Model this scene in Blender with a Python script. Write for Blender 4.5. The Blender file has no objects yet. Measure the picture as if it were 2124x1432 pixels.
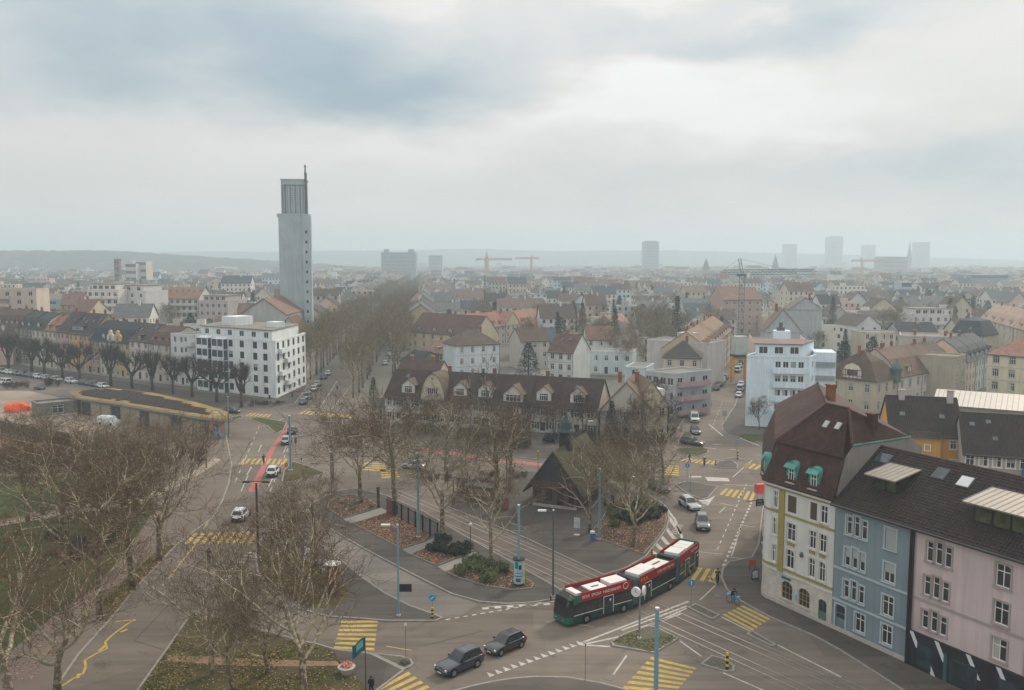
import bpy, bmesh, math, random
from mathutils import Vector, Matrix, noise as mnoise
random.seed(7)
R = math.radians
SC = bpy.context.scene
COL = SC.collection
# ------------------------------------------------------------------ camera
CH, CF, CHY = 36.0, 1800.0, 540.0           # height in m, focal length and horizon row in photo pixels
PITCH = math.atan((716 - CHY) / CF)
cam = bpy.data.cameras.new("camera")
cam.sensor_width = 36.0
cam.lens = 36.0 * CF / 2124.0
cam.clip_start, cam.clip_end = 0.5, 30000
camo = bpy.data.objects.new("camera", cam)
COL.objects.link(camo)
camo.location = (0, 0, CH)
camo.rotation_euler = (math.pi / 2 - PITCH, 0, 0)
SC.camera = camo
# ------------------------------------------------------------------ sky, sun, exposure
SUN_AZ, SUN_EL = R(38), R(36)               # azimuth from +Y towards +X
SKY_GAIN, SUN_W, EXPO = .84, 2.4, 0.08
HAZE_D = 0.00045
world = bpy.data.worlds.new("World")
SC.world = world
world.use_nodes = True
def sky_nodes():
    nt = world.node_tree
    nt.nodes.clear()
    N = nt.nodes.new
    def lk(a, b): nt.links.new(a, b)
    def mth(op, a, b=None, c=None, clamp=False):
        n = N("ShaderNodeMath"); n.operation = op; n.use_clamp = clamp
        for i, x in enumerate((a, b, c)):
            if x is None: continue
            if isinstance(x, (int, float)): n.inputs[i].default_value = x
            else: lk(x, n.inputs[i])
        return n.outputs[0]
    tc = N("ShaderNodeTexCoord")
    sep = N("ShaderNodeSeparateXYZ"); lk(tc.outputs["Generated"], sep.inputs[0])
    az = mth('ARCTAN2', sep.outputs[0], sep.outputs[1])
    el = mth('ARCSINE', sep.outputs[2])
    # a slow warp so that the cloud edges are ragged
    def nz(scale, detail, off, rough=.55):
        mp = N("ShaderNodeMapping"); mp.inputs["Location"].default_value = (off, off * .37, 0)
        mp.inputs["Scale"].default_value = (1, 1, 2.6)
        lk(tc.outputs["Generated"], mp.inputs[0])
        n = N("ShaderNodeTexNoise"); n.inputs["Scale"].default_value = scale
        n.inputs["Detail"].default_value = detail; n.inputs["Roughness"].default_value = rough
        lk(mp.outputs[0], n.inputs["Vector"])
        return mth('SUBTRACT', n.outputs[0], 0.5)
    wa, we = nz(5, 4, 3.1), nz(6, 4, 9.7)
    az2 = mth('MULTIPLY_ADD', wa, .30, az)
    el2 = mth('MULTIPLY_ADD', we, .13, el)
    big = nz(3.2, 5, 21.0)
    fine = nz(9, 6, 5.5, .6)
    val = mth('MULTIPLY_ADD', big, .30, .66)
    val = mth('MULTIPLY_ADD', fine, .16, val)
    # cloud banks: (photo x, y, half width, half height, brightness)
    blobs = [(230, 60, 420, 80, -.22), (840, 200, 300, 66, -.21), (480, 150, 430, 70, -.14), (1690, 70, 110, 60, -.19), (1062, 470, 1600, 50, .06),
             (1500, 150, 150, 36, -.16), (1880, 70, 120, 60, -.08), (60, 240, 240, 60, -.10), (1300, 70, 200, 40, -.10),
             (1390, 190, 85, 26, .22), (1200, 245, 180, 46, .28), (1400, 240, 240, 80, .16), (1480, 300, 160, 40, .10), (1640, 315, 85, 26, .20), (880, 315, 190, 34, .17),
             (1340, 5, 150, 20, .12), (960, 10, 180, 24, .16), (1770, 0, 70, 16, .1), (2000, 170, 210, 90, .09), (1700, 215, 110, 46, .15),
             (1560, 90, 50, 16, .10), (1500, 250, 120, 40, .12), (1900, 300, 60, 40, .06),
             (1960, 370, 220, 76, -.17), (1370, 375, 260, 52, -.07), (300, 330, 500, 60, .06), (250, 480, 700, 50, .07)]
    for (px, py, sx, sy, s) in blobs:
        a, e = math.atan((px - 1062) / CF), math.atan((CHY - py) / CF)
        dx = mth('DIVIDE', mth('SUBTRACT', az2, a), sx / CF)
        dy = mth('DIVIDE', mth('SUBTRACT', el2, e), sy / CF)
        q = mth('ADD', mth('MULTIPLY', dx, dx), mth('MULTIPLY', dy, dy))
        g = mth('POWER', 2.718, mth('MULTIPLY', q, -.8))
        val = mth('MULTIPLY_ADD', g, s * 1.1, val)
    ramp = N("ShaderNodeValToRGB")
    cr = ramp.color_ramp
    cr.elements[0].position, cr.elements[0].color = .28, (.35, .45, .51, 1)
    cr.elements[1].position, cr.elements[1].color = .98, (.93, .915, .895, 1)
    e = cr.elements.new(.66); e.color = (.76, .745, .72, 1)
    e = cr.elements.new(.50); e.color = (.585, .63, .65, 1)
    lk(val, ramp.inputs[0])
    # an overcast vault is brighter overhead than at the horizon
    up = mth('MULTIPLY_ADD', mth('MAXIMUM', sep.outputs[2], 0.0), 1.15, .97)
    sc = N("ShaderNodeVectorMath"); sc.operation = 'SCALE'
    lk(ramp.outputs[0], sc.inputs[0]); lk(up, sc.inputs["Scale"])
    sky = N("ShaderNodeTexSky"); sky.sky_type = 'NISHITA'; sky.sun_disc = False
    sky.sun_elevation = SUN_EL; sky.sun_rotation = SUN_AZ
    bg1 = N("ShaderNodeBackground"); lk(sky.outputs[0], bg1.inputs[0]); bg1.inputs[1].default_value = .08
    bg2 = N("ShaderNodeBackground"); lk(sc.outputs[0], bg2.inputs[0]); bg2.inputs[1].default_value = SKY_GAIN
    mix = N("ShaderNodeMixShader"); mix.inputs[0].default_value = .93
    lk(bg1.outputs[0], mix.inputs[1]); lk(bg2.outputs[0], mix.inputs[2])
    out = N("ShaderNodeOutputWorld"); lk(mix.outputs[0], out.inputs[0])
sky_nodes()
sun = bpy.data.lights.new("sun", 'SUN')
sun.energy, sun.angle, sun.color = SUN_W, R(10), (1.0, .86, .70)
suno = bpy.data.objects.new("sun", sun)
COL.objects.link(suno)
sdir = Vector((math.sin(SUN_AZ) * math.cos(SUN_EL), math.cos(SUN_AZ) * math.cos(SUN_EL), math.sin(SUN_EL)))
suno.rotation_euler = sdir.to_track_quat('Z', 'Y').to_euler()
suno.location = (0, 0, 200)
vs = SC.view_settings
vs.view_transform, vs.look, vs.exposure, vs.gamma = 'Standard', 'None', EXPO, 1.0
vs.use_curve_mapping = False
SC.render.engine = 'CYCLES'
SC.cycles.volume_bounces = 2
SC.cycles.max_bounces = 8
SC.cycles.diffuse_bounces = 3
SC.cycles.transparent_max_bounces = 8
SC.cycles.use_denoising = True
# ------------------------------------------------------------------ helpers
def P(px, py, h=0.0):
    """photo pixel -> point on the horizontal plane z=h"""
    x, y = (px - 1062) / CF, -(py - 716) / CF
    dz = -math.sin(PITCH) + y * math.cos(PITCH)
    t = (h - CH) / dz
    return Vector((x * t, (math.cos(PITCH) + y * math.sin(PITCH)) * t))
def P3(px, py, h=0.0):
    q = P(px, py, h); return Vector((q.x, q.y, h))
MATS = {}
def srgb(c):
    return tuple((v / 12.92 if v <= .04045 else ((v + .055) / 1.055) ** 2.4) for v in c)
def mat(name, col, rough=.85, var=.16, sc=.6, bump=.0, spec=.25, metal=0, col2=None, mix2=.5, sc2=.12, fine=0, kind=None, coat=0, fsc=9):
    """procedural material: base colour with two scales of world-space variation"""
    if name in MATS: return MATS[name]
    m = bpy.data.materials.new(name); m.use_nodes = True
    nt = m.node_tree; b = nt.nodes["Principled BSDF"]
    N = nt.nodes.new; lk = nt.links.new
    b.inputs["Roughness"].default_value = rough
    b.inputs["Metallic"].default_value = metal
    b.inputs["Specular IOR Level"].default_value = spec
    if coat: b.inputs["Coat Weight"].default_value = coat; b.inputs["Coat Roughness"].default_value = .08
    geo = N("ShaderNodeNewGeometry")
    vec = geo.outputs["Position"]
    def noise(s, d=4, r=.55, v=None):
        n = N("ShaderNodeTexNoise"); n.inputs["Scale"].default_value = s; n.inputs["Detail"].default_value = d
        n.inputs["Roughness"].default_value = r; lk(v or vec, n.inputs["Vector"]); return n.outputs[0]
    def ramp(f, a, bb, p0=.3, p1=.7):
        r = N("ShaderNodeValToRGB"); r.color_ramp.elements[0].position = p0; r.color_ramp.elements[1].position = p1
        r.color_ramp.elements[0].color = (*a, 1); r.color_ramp.elements[1].color = (*bb, 1); lk(f, r.inputs[0]); return r.outputs[0]
    def mixc(f, a, bb, mode='MIX'):
        x = N("ShaderNodeMix"); x.data_type = 'RGBA'; x.blend_type = mode
        if isinstance(f, (int, float)): x.inputs[0].default_value = f
        else: lk(f, x.inputs[0])
        for i, c in ((6, a), (7, bb)):
            if isinstance(c, tuple): x.inputs[i].default_value = (*c, 1)
            else: lk(c, x.inputs[i])
        return x.outputs[2]
    lo = tuple(c * (1 - var) for c in col); hi = tuple(min(1, c * (1 + var)) for c in col)
    c = ramp(noise(sc), lo, hi)
    if col2:
        n2 = noise(sc2, 5, .6)
        r2 = ramp(n2, (0, 0, 0), (mix2,) * 3, .42, .68)
        c = mixc(r2, c, col2)
    if fine:
        f = noise(fsc, 3, .7)
        c = mixc(1.0, c, ramp(f, (1 - fine,) * 3, (1 + fine * .6,) * 3, .3, .7), 'MULTIPLY')
    if kind == 'wall':        # faint vertical run-off streaks
        mp = N("ShaderNodeMapping"); mp.inputs["Scale"].default_value = (2.2, 2.2, .12); lk(vec, mp.inputs[0])
        c = mixc(1.0, c, ramp(noise(1.0, 4, .6, mp.outputs[0]), (.86, .86, .85), (1.04, 1.04, 1.04), .3, .62), 'MULTIPLY')
    if kind == 'tile':        # courses of tiles
        w = N("ShaderNodeTexWave"); w.wave_type = 'BANDS'; w.bands_direction = 'Z'; w.wave_profile = 'SAW'
        w.inputs["Scale"].default_value = 1.5; w.inputs["Distortion"].default_value = .25; lk(vec, w.inputs["Vector"])
        c = mixc(1.0, c, ramp(w.outputs[1], (.72,) * 3, (1.06,) * 3, 0, .6), 'MULTIPLY')
        v = N("ShaderNodeTexVoronoi"); v.inputs["Scale"].default_value = 2.6; lk(vec, v.inputs["Vector"])
        c = mixc(.35, c, mixc(1.0, c, ramp(v.outputs["Color"], (.62,) * 3, (1.35,) * 3, .1, .9), 'MULTIPLY'))
    if kind == 'asphalt':
        v = N("ShaderNodeTexVoronoi"); v.feature = 'DISTANCE_TO_EDGE'; v.inputs["Scale"].default_value = .11
        wn = N("ShaderNodeVectorMath"); wn.operation = 'ADD'
        nn = N("ShaderNodeTexNoise"); nn.inputs["Scale"].default_value = .5; lk(vec, nn.inputs["Vector"])
        sn = N("ShaderNodeVectorMath"); sn.operation = 'SCALE'; sn.inputs["Scale"].default_value = 5; lk(nn.outputs[1], sn.inputs[0])
        lk(vec, wn.inputs[0]); lk(sn.outputs[0], wn.inputs[1]); lk(wn.outputs[0], v.inputs["Vector"])
        ck = ramp(v.outputs[0], (.62,) * 3, (1,) * 3, 0, .012)
        c = mixc(ramp(noise(.07, 3), (0,) * 3, (1,) * 3, .48, .6), c, mixc(1.0, c, ck, 'MULTIPLY'))
        # patched squares of newer surfacing
        bk = N("ShaderNodeTexVoronoi"); bk.distance = 'CHEBYCHEV'; bk.inputs["Scale"].default_value = .075; lk(vec, bk.inputs["Vector"])
        c = mixc(1.0, c, ramp(bk.outputs["Color"], (.84,) * 3, (1.09,) * 3, .2, .8), 'MULTIPLY')
        mp = N("ShaderNodeMapping"); mp.inputs["Rotation"].default_value = (0, 0, R(-33)); mp.inputs["Scale"].default_value = (.045, .75, 1); lk(vec, mp.inputs[0])
        c = mixc(1.0, c, ramp(noise(1.0, 5, .65, mp.outputs[0]), (.80,) * 3, (1.07,) * 3, .34, .6), 'MULTIPLY')
        c = mixc(1.0, c, ramp(noise(.45, 3, .5), (.72,) * 3, (1,) * 3, .26, .36), 'MULTIPLY')
    if kind == 'leaves':
        v = N("ShaderNodeTexVoronoi"); v.inputs["Scale"].default_value = 3.2; lk(vec, v.inputs["Vector"])
        c = mixc(.75, c, mixc(1.0, c, ramp(v.outputs["Color"], (.45,) * 3, (1.6, 1.5, 1.45), .15, .85), 'MULTIPLY'))
    if kind == 'bark':        # plane bark: pale flakes on olive brown
        c = mixc(ramp(noise(2.4, 3, .6), (0,) * 3, (1,) * 3, .5, .56), c, col2)
    lk(c, b.inputs["Base Color"])
    if bump:
        bp = N("ShaderNodeBump"); bp.inputs["Strength"].default_value = bump; bp.inputs["Distance"].default_value = .05
        lk(noise(sc * 8 if not fine else fsc, 4, .7), bp.inputs["Height"]); lk(bp.outputs[0], b.inputs["Normal"])
    MATS[name] = m
    return m
def glass(name='glass', col=(.025, .032, .04), rough=.12):
    if name in MATS: return MATS[name]
    m = mat(name, col, rough, .5, .8, spec=.6)
    return m
def wallm(c):      # c: sRGB 0..255
    k = 'wall_%d_%d_%d' % c
    l = srgb(tuple(v / 255 for v in c))
    return mat(k, l, .9, .07, .35, bump=.05, col2=tuple(v * .78 for v in l), mix2=.45, sc2=.18, kind='wall', spec=.15)
def roofm(c):
    k = 'roof_%d_%d_%d' % c
    l = srgb(tuple(v / 255 for v in c))
    return mat(k, l, .82, .22, .5, bump=.15, col2=(l[0] * .75 + .02, l[1] * .8 + .02, l[2] * .75 + .012), mix2=.55, sc2=.25, kind='tile', spec=.2)
def plain(name, c, rough=.6, **k):
    return mat(name, srgb(tuple(v / 255 for v in c)), rough, **k)
class MB:
    def __init__(s): s.v = []; s.f = []; s.m = []
    def poly(s, pts, m=0):
        n = len(s.v); s.v += [tuple(p) for p in pts]; s.f.append(tuple(range(n, n + len(pts)))); s.m.append(m); return s
    def box(s, x0, x1, y0, y1, z0, z1, m=0, mt=None):
        n = len(s.v)
        s.v += [(x0, y0, z0), (x1, y0, z0), (x1, y1, z0), (x0, y1, z0), (x0, y0, z1), (x1, y0, z1), (x1, y1, z1), (x0, y1, z1)]
        for k, f in enumerate(((3, 2, 1, 0), (4, 5, 6, 7), (0, 1, 5, 4), (1, 2, 6, 5), (2, 3, 7, 6), (3, 0, 4, 7))):
            s.f.append(tuple(n + i for i in f)); s.m.append(mt if (k == 1 and mt is not None) else m)
        return s
    def tbox(s, M, sx, sy, sz, m=0):
        """box of size sx,sy,sz centred on M's origin"""
        n = len(s.v)
        for z in (-.5, .5):
            for x, y in ((-.5, -.5), (.5, -.5), (.5, .5), (-.5, .5)):
                s.v.append(tuple(M @ Vector((x * sx, y * sy, z * sz))))
        for f in ((3, 2, 1, 0), (4, 5, 6, 7), (0, 1, 5, 4), (1, 2, 6, 5), (2, 3, 7, 6), (3, 0, 4, 7)):
            s.f.append(tuple(n + i for i in f)); s.m.append(m)
        return s
    def prism(s, pts, z0, z1, m=0, mt=None, bottom=False):
        n = len(s.v); k = len(pts)
        s.v += [(p[0], p[1], z0) for p in pts] + [(p[0], p[1], z1) for p in pts]
        for i in range(k):
            j = (i + 1) % k; s.f.append((n + i, n + j, n + k + j, n + k + i)); s.m.append(m)
        s.f.append(tuple(range(n + k, n + 2 * k))); s.m.append(m if mt is None else mt)
        if bottom: s.f.append(tuple(range(n + k - 1, n - 1, -1))); s.m.append(m)
        return s
    def tube(s, path, rad, n=6, m=0, cap=True):
        path = [Vector(p) for p in path]; base = len(s.v); up = None
        for i, p in enumerate(path):
            d = (path[min(i + 1, len(path) - 1)] - path[max(i - 1, 0)])
            if d.length < 1e-9: d = Vector((0, 0, 1))
            d.normalize()
            if up is None:
                up = Vector((1, 0, 0)) if abs(d.x) < .8 else Vector((0, 1, 0))
            a = (up - d * up.dot(d)); a.normalize(); bb = d.cross(a); up = a
            r = rad[i] if not isinstance(rad, (int, float)) else rad
            for k in range(n):
                t = 2 * math.pi * k / n
                s.v.append(tuple(p + a * (r * math.cos(t)) + bb * (r * math.sin(t))))
        for i in range(len(path) - 1):
            for k in range(n):
                k2 = (k + 1) % n
                s.f.append((base + i * n + k, base + i * n + k2, base + (i + 1) * n + k2, base + (i + 1) * n + k)); s.m.append(m)
        if cap and n > 2:
            s.f.append(tuple(range(base + n - 1, base - 1, -1))); s.m.append(m)
            e = base + (len(path) - 1) * n; s.f.append(tuple(range(e, e + n))); s.m.append(m)
        return s
    def cyl(s, x, y, z0, z1, r, n=10, m=0, r2=None):
        return s.tube([(x, y, z0), (x, y, z1)], [r, r if r2 is None else r2], n, m)
    def lathe(s, x, y, prof, n=12, m=0):
        return s.tube([(x, y, z) for z, r in prof], [max(r, .001) for z, r in prof], n, m)
    def ball(s, c, r, m=0, n=8, k=5, sz=1.0):
        return s.tube([(c[0], c[1], c[2] + r * sz * -math.cos(math.pi * i / k)) for i in range(k + 1)], [max(.002, r * math.sin(math.pi * i / k)) for i in range(k + 1)], n, m)
    def mesh(s, name, mats, smooth=False):
        me = bpy.data.meshes.new(name)
        me.from_pydata(s.v, [], s.f)
        for q in mats: me.materials.append(q)
        if len(mats) > 1: me.polygons.foreach_set("material_index", s.m)
        if smooth: me.polygons.foreach_set("use_smooth", [True] * len(s.f))
        me.update()
        return me
    def obj(s, name, mats, parent=None, smooth=False, loc=None, rz=0):
        return link(name, s.mesh(name, mats if isinstance(mats, (list, tuple)) else [mats], smooth), parent, loc, rz)
def link(name, data, parent=None, loc=None, rz=0):
    o = bpy.data.objects.new(name, data); COL.objects.link(o)
    if parent: o.parent = parent
    if loc is not None: o.location = loc
    if rz: o.rotation_euler = (0, 0, rz)
    return o
def tag(o, label, cat, group=None, kind=None):
    if label: o["label"] = label
    if cat: o["category"] = cat
    if group: o["group"] = group
    if kind: o["kind"] = kind
    return o
def thing(name, label, cat, loc=(0, 0, 0), rz=0, group=None):
    o = link(name, None, None, loc if len(loc) == 3 else (loc[0], loc[1], 0), rz)
    o.empty_display_size = .5
    return tag(o, label, cat, group)
def struct(o, name=None):
    o["kind"] = "structure"; return o
def copy_tree(o, parent=None):
    c = o.copy(); COL.objects.link(c)
    if parent: c.parent = parent
    for ch in o.children: copy_tree(ch, c)
    return c
def remove_tree(o):
    for ch in list(o.children): remove_tree(ch)
    bpy.data.objects.remove(o)
def area2(p):
    return sum(p[i][0] * p[(i + 1) % len(p)][1] - p[(i + 1) % len(p)][0] * p[i][1] for i in range(len(p)))
def ccw(p): return p if area2(p) > 0 else p[::-1]
def inset(poly, d):
    poly = ccw([Vector((p[0], p[1])) for p in poly]); out = []
    for i in range(len(poly)):
        a, b, c = poly[i - 1], poly[i], poly[(i + 1) % len(poly)]
        d1, d2 = (b - a).normalized(), (c - b).normalized()
        n1, n2 = Vector((-d1.y, d1.x)), Vector((-d2.y, d2.x))
        n = (n1 + n2)
        if n.length < .2: n = n1
        n.normalize(); k = max(.45, n.dot(n1))
        out.append(b + n * min(d / k, d * 2))
    return out
def smooth_loop(pts, k=3):
    """Catmull-Rom through a closed loop"""
    out = []; n = len(pts)
    for i in range(n):
        p0, p1, p2, p3 = (Vector(pts[(i + j - 1) % n]) for j in range(4))
        for s in range(k):
            t = s / k
            out.append(.5 * ((2 * p1) + (p2 - p0) * t + (2 * p0 - 5 * p1 + 4 * p2 - p3) * t * t + (3 * p1 - p0 - 3 * p2 + p3) * t ** 3))
    return out
def G(pts): return [P(*p) for p in pts]
# ------------------------------------------------------------------ ground
m_ground = mat('city_ground', (.15, .145, .13), .95, .25, .05, col2=(.09, .10, .065), mix2=.8, sc2=.02, fine=.15)
m_asph = mat('asphalt', (.177, .150, .124), .9, .09, .25, bump=.06, col2=(.14, .122, .107), mix2=.6, sc2=.09, fine=.10, fsc=14, kind='asphalt', spec=.2)
m_walk = mat('pavement_asphalt', (.098, .088, .079), .9, .10, .4, bump=.06, col2=(.12, .108, .097), mix2=.5, sc2=.12, fine=.12, fsc=14, kind='asphalt', spec=.2)
m_conc = mat('lane_concrete', (.215, .195, .175), .88, .08, .3, bump=.04, col2=(.165, .15, .135), mix2=.7, sc2=.15, fine=.08, kind='asphalt')
m_kerb = mat('kerb_granite', (.26, .245, .225), .85, .18, 3, bump=.1)
m_grass = mat('lawn', (.058, .060, .020), .95, .3, .8, bump=.4, col2=(.12, .095, .045), mix2=.75, sc2=.22, fine=.45, fsc=12)
m_grassg = mat('lawn_green', (.046, .066, .017), .95, .3, .8, bump=.4, col2=(.085, .075, .032), mix2=.75, sc2=.16, fine=.5, fsc=12)
m_soil = mat('leafy_soil', (.085, .055, .04), .95, .3, 1.2, bump=.5, col2=(.05, .055, .03), mix2=.85, sc2=.28, fine=.35, fsc=7, kind='leaves')
m_gravel = mat('park_gravel', (.165, .135, .11), .95, .12, .5, bump=.1, col2=(.14, .115, .095), mix2=.7, sc2=.15, fine=.15)
m_path = mat('pale_path', (.33, .28, .22), .95, .1, .5, col2=(.25, .21, .16), mix2=.6, fine=.12)
m_sand = mat('sandy_yard', (.30, .245, .19), .95, .14, .25, col2=(.20, .16, .12), mix2=.8, sc2=.07, fine=.12)
m_rust = mat('ochre_rubble', (.36, .19, .09), .95, .3, 1.5, bump=.5, col2=(.12, .08, .05), mix2=.7, sc2=.4, fine=.3, kind='leaves')
m_cob = mat('cobbles', (.12, .11, .09), .9, .25, 3, bump=.5, col2=(.11, .11, .06), mix2=.8, sc2=.5, fine=.4, fsc=6)
m_yel = mat('yellow_paint', (.50, .36, .085), .8, .12, 1.2, col2=(.26, .21, .10), mix2=.6, sc2=1.3, fine=.25, fsc=8)
m_whi = mat('white_paint', (.50, .48, .45), .8, .12, 1.2, col2=(.27, .25, .235), mix2=.6, sc2=1.1, fine=.25, fsc=8)
m_red = mat('red_surfacing', (.40, .125, .12), .85, .1, .6, col2=(.30, .13, .115), mix2=.6, sc2=.4, fine=.12)
m_rail = mat('rail_steel', (.46, .43, .39), .4, .15, 2, metal=.8)
m_dark = mat('groove_dark', (.05, .045, .042), .9, .2, 2)
gs = MB()
gs.poly([(-9000, -400, 0), (9000, -400, 0), (9000, 11000, 0), (-9000, 11000, 0)])
struct(gs.obj('ground', m_ground))
def sheet(name, pts, m, z, smooth=0):
    pts = ccw([Vector((p[0], p[1])) for p in pts])
    if smooth: pts = smooth_loop(pts, smooth)
    return struct(MB().poly([(p.x, p.y, z) for p in pts]).obj(name, m))
sheet('road', [(-95, 40), (75, 40), (75, 130), (62, 215), (30, 225), (-35, 232), (-62, 262), (-100, 262), (-95, 150)], m_asph, .006)
AVE0, AVD = Vector((-51.7, 257.1)), Vector((-.0910, 1)).normalized()   # the avenue's centre line
def strip(name, p, q, w, m, z):
    d = (q - p).normalized(); n = Vector((-d.y, d.x)) * w / 2
    return sheet(name, [p + n, q + n, q - n, p - n], m, z)
strip('avenue_road', AVE0 - AVD * 30, AVE0 + AVD * 1600, 10, m_asph, .010)
LS0, LS1 = P(-60, 783), P(500, 858)          # left street
strip('side_street', LS0, LS1, 11, m_asph, .010)
RS0, RSD = P(1478, 850), (P(1538, 740) - P(1478, 850)).normalized()
strip('side_street', RS0 - RSD * 30, RS0 + RSD * 700, 8, m_asph, .010)
def island(name, px, m, kerb=.22, z=.13, smooth=0, world=False):
    pts = ccw([Vector((p[0], p[1])) for p in (px if world else G(px))])
    if smooth: pts = smooth_loop(pts, smooth)
    b = MB(); b.prism(pts, .0, z, 0)
    o = struct(b.obj('kerb', m_kerb))
    ins = inset(pts, kerb)
    t = MB().poly([(p.x, p.y, z + .005) for p in ins]).obj(name, m)
    struct(t); return t
def overlay(name, px, m, z, smooth=0): return sheet(name, G(px), m, z, smooth)
# middle of the square: left platform with beds, right platform with the shelter
LPL = [(643, 1048), (638, 1060), (648, 1074), (681, 1097), (754, 1140), (826, 1178), (880, 1206), (936, 1234), (993, 1250), (1049, 1255), (1106, 1252), (1154, 1244), (1180, 1233),
       (1050, 1160), (960, 1110), (880, 1062), (800, 1028), (740, 1014), (690, 1020)]
island('pavement', LPL, m_walk)
RPL = [(1252, 1195), (1300, 1180), (1340, 1157), (1362, 1129), (1384, 1098), (1389, 1078), (1386, 1060), (1374, 1044), (1350, 1030), (1290, 1010), (1200, 985), (1100, 978), (1000, 996), (945, 1018), (912, 1044), (930, 1054), (1076, 1112), (1157, 1150)]
island('pavement', RPL, m_walk)
BEDS = [[(679, 1058), (681, 1046), (700, 1034), (729, 1028), (764, 1037), (788, 1055), (712, 1078)],
        [(731, 1089), (803, 1067), (850, 1085), (894, 1112), (877, 1127), (832, 1141), (780, 1114)],
        [(851, 1153), (877, 1142), (930, 1124), (983, 1146), (906, 1177)],
        [(924, 1189), (987, 1160), (1050, 1180), (1108, 1214), (1102, 1224), (1064, 1227), (1007, 1219), (951, 1202)],
        [(1246, 1122), (1335, 1153), (1358, 1127), (1379, 1097), (1383, 1078), (1380, 1062), (1370, 1048), (1340, 1036), (1290, 1030), (1262, 1052), (1248, 1080), (1228, 1104)]]
for i, b in enumerate(BEDS):
    pts = inset(G(b), .0)
    kb = MB().prism(pts, .0, .25, 0); struct(kb.obj('bed_kerb', m_kerb))
    struct(MB().poly([(p.x, p.y, .262) for p in inset(pts, .12)]).obj('planting_bed', m_soil))
for q in ([(712, 1079), (790, 1055), (806, 1064), (729, 1088)], [(834, 1142), (879, 1128), (900, 1118), (930, 1122), (876, 1141), (850, 1152)], [(908, 1178), (984, 1147), (1000, 1157), (987, 1159), (923, 1188)]):
    overlay('paved_path', q, mat('pale_slab', (.24, .23, .21), .9, .1, .6, col2=(.19, .18, .165), fine=.1), .141)
# lower left islands
island('pavement', [(537, 1125), (558, 1097), (580, 1088), (610, 1095), (650, 1118), (716, 1169), (754, 1200), (802, 1233), (850, 1257), (900, 1275), (920, 1283), (905, 1290), (800, 1290), (754, 1286), (678, 1281), (635, 1269), (606, 1257), (575, 1238), (554, 1221), (532, 1187), (528, 1152)], m_walk)
overlay('grass', [(538, 1132), (595, 1138), (640, 1165), (700, 1205), (722, 1235), (700, 1262), (650, 1262), (606, 1247), (575, 1228), (552, 1205), (538, 1180)], m_grass, .142, 2)
overlay('bus_lane', [(648, 1076), (700, 1110), (800, 1166), (900, 1220), (990, 1254), (950, 1282), (922, 1281), (850, 1255), (802, 1231), (754, 1198), (716, 1167), (652, 1115), (614, 1092)], m_conc, .011)
island('pavement', [(399, 1268), (440, 1278), (506, 1299), (563, 1313), (623, 1330), (659, 1337), (700, 1349), (770, 1357), (840, 1392), (770, 1445), (275, 1445), (344, 1348)], m_walk)
overlay('grass', [(402, 1274), (506, 1304), (620, 1335), (688, 1352), (722, 1392), (762, 1430), (768, 1444), (284, 1444), (348, 1350)], m_grass, .142)
overlay('gravel_path', [(350, 1362), (480, 1368), (700, 1376), (705, 1384), (600, 1386), (480, 1384), (344, 1374)], mat('ochre_path', (.26, .17, .11), .95, .15, .5, fine=.15), .148)
island('cobbled_island', [(771, 1357), (835, 1363), (853, 1370), (859, 1379), (851, 1386), (838, 1391)], m_cob)
# right hand islands
island('cobbled_island', [(1266, 1333), (1299, 1314), (1344, 1300), (1362, 1302), (1408, 1326), (1366, 1352), (1355, 1356), (1271, 1342)], m_cob)
island('cobbled_island', [(1426, 1262), (1442, 1253), (1494, 1278), (1478, 1287)], m_cob)
island('cobbled_island', [(1548, 1317), (1558, 1309), (1612, 1340), (1600, 1343)], m_cob)
island('cobbled_island', [(1452, 1380), (1475, 1361), (1502, 1368), (1524, 1383), (1524, 1394), (1506, 1396)], m_cob)
island('pavement', [(935, 1436), (975, 1425), (1021, 1415), (1060, 1409), (1106, 1405), (1177, 1406), (1247, 1418), (1304, 1433), (1320, 1445), (920, 1445)], m_walk)
island('pavement', [(1424, 999), (1491, 1010), (1470, 1034), (1460, 1037), (1450, 1035), (1432, 1028), (1415, 1019), (1400, 1006)], m_walk)
island('pavement', [(1477, 969), (1490, 958), (1520, 956), (1532, 966), (1530, 973), (1500, 973)], m_walk)
island('pavement', [(1503, 955), (1525, 949), (1541, 955)], m_walk)
island('grass', [(1397, 933), (1424, 929), (1455, 929), (1470, 934), (1469, 941), (1452, 947), (1425, 944), (1408, 940)], m_grassg)
island('grass', [(1405, 916), (1421, 894), (1437, 904), (1420, 917)], m_grassg)
island('pavement', [(1495, 1200), (1497, 1182), (1510, 1167), (1558, 1157), (1572, 1130), (1580, 1060), (1592, 1015), (1640, 1000), (1900, 1130), (2200, 1300), (2200, 1445), (1888, 1445), (1740, 1350), (1687, 1321), (1593, 1281), (1534, 1248), (1506, 1225)], m_walk)
island('pavement', [(1524, 842), (1496, 884), (1499, 895), (1508, 901), (1530, 908), (1600, 925), (1700, 925), (1700, 850), (1560, 800), (1537, 800)], m_walk)
overlay('grass', [(1530, 907), (1545, 902), (1600, 904), (1620, 914), (1560, 917)], m_grassg, .145)
island('grass', [(584, 1000), (588, 978), (607, 958), (640, 968), (676, 982), (650, 990), (624, 996), (597, 1003)], m_grass)
island('grass', [(515, 870), (534, 866), (596, 877), (588, 893), (578, 899), (568, 898), (553, 884)], m_grassg)
island('grass', [(476, 868), (500, 862), (505, 866), (482, 874)], m_grassg)
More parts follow.
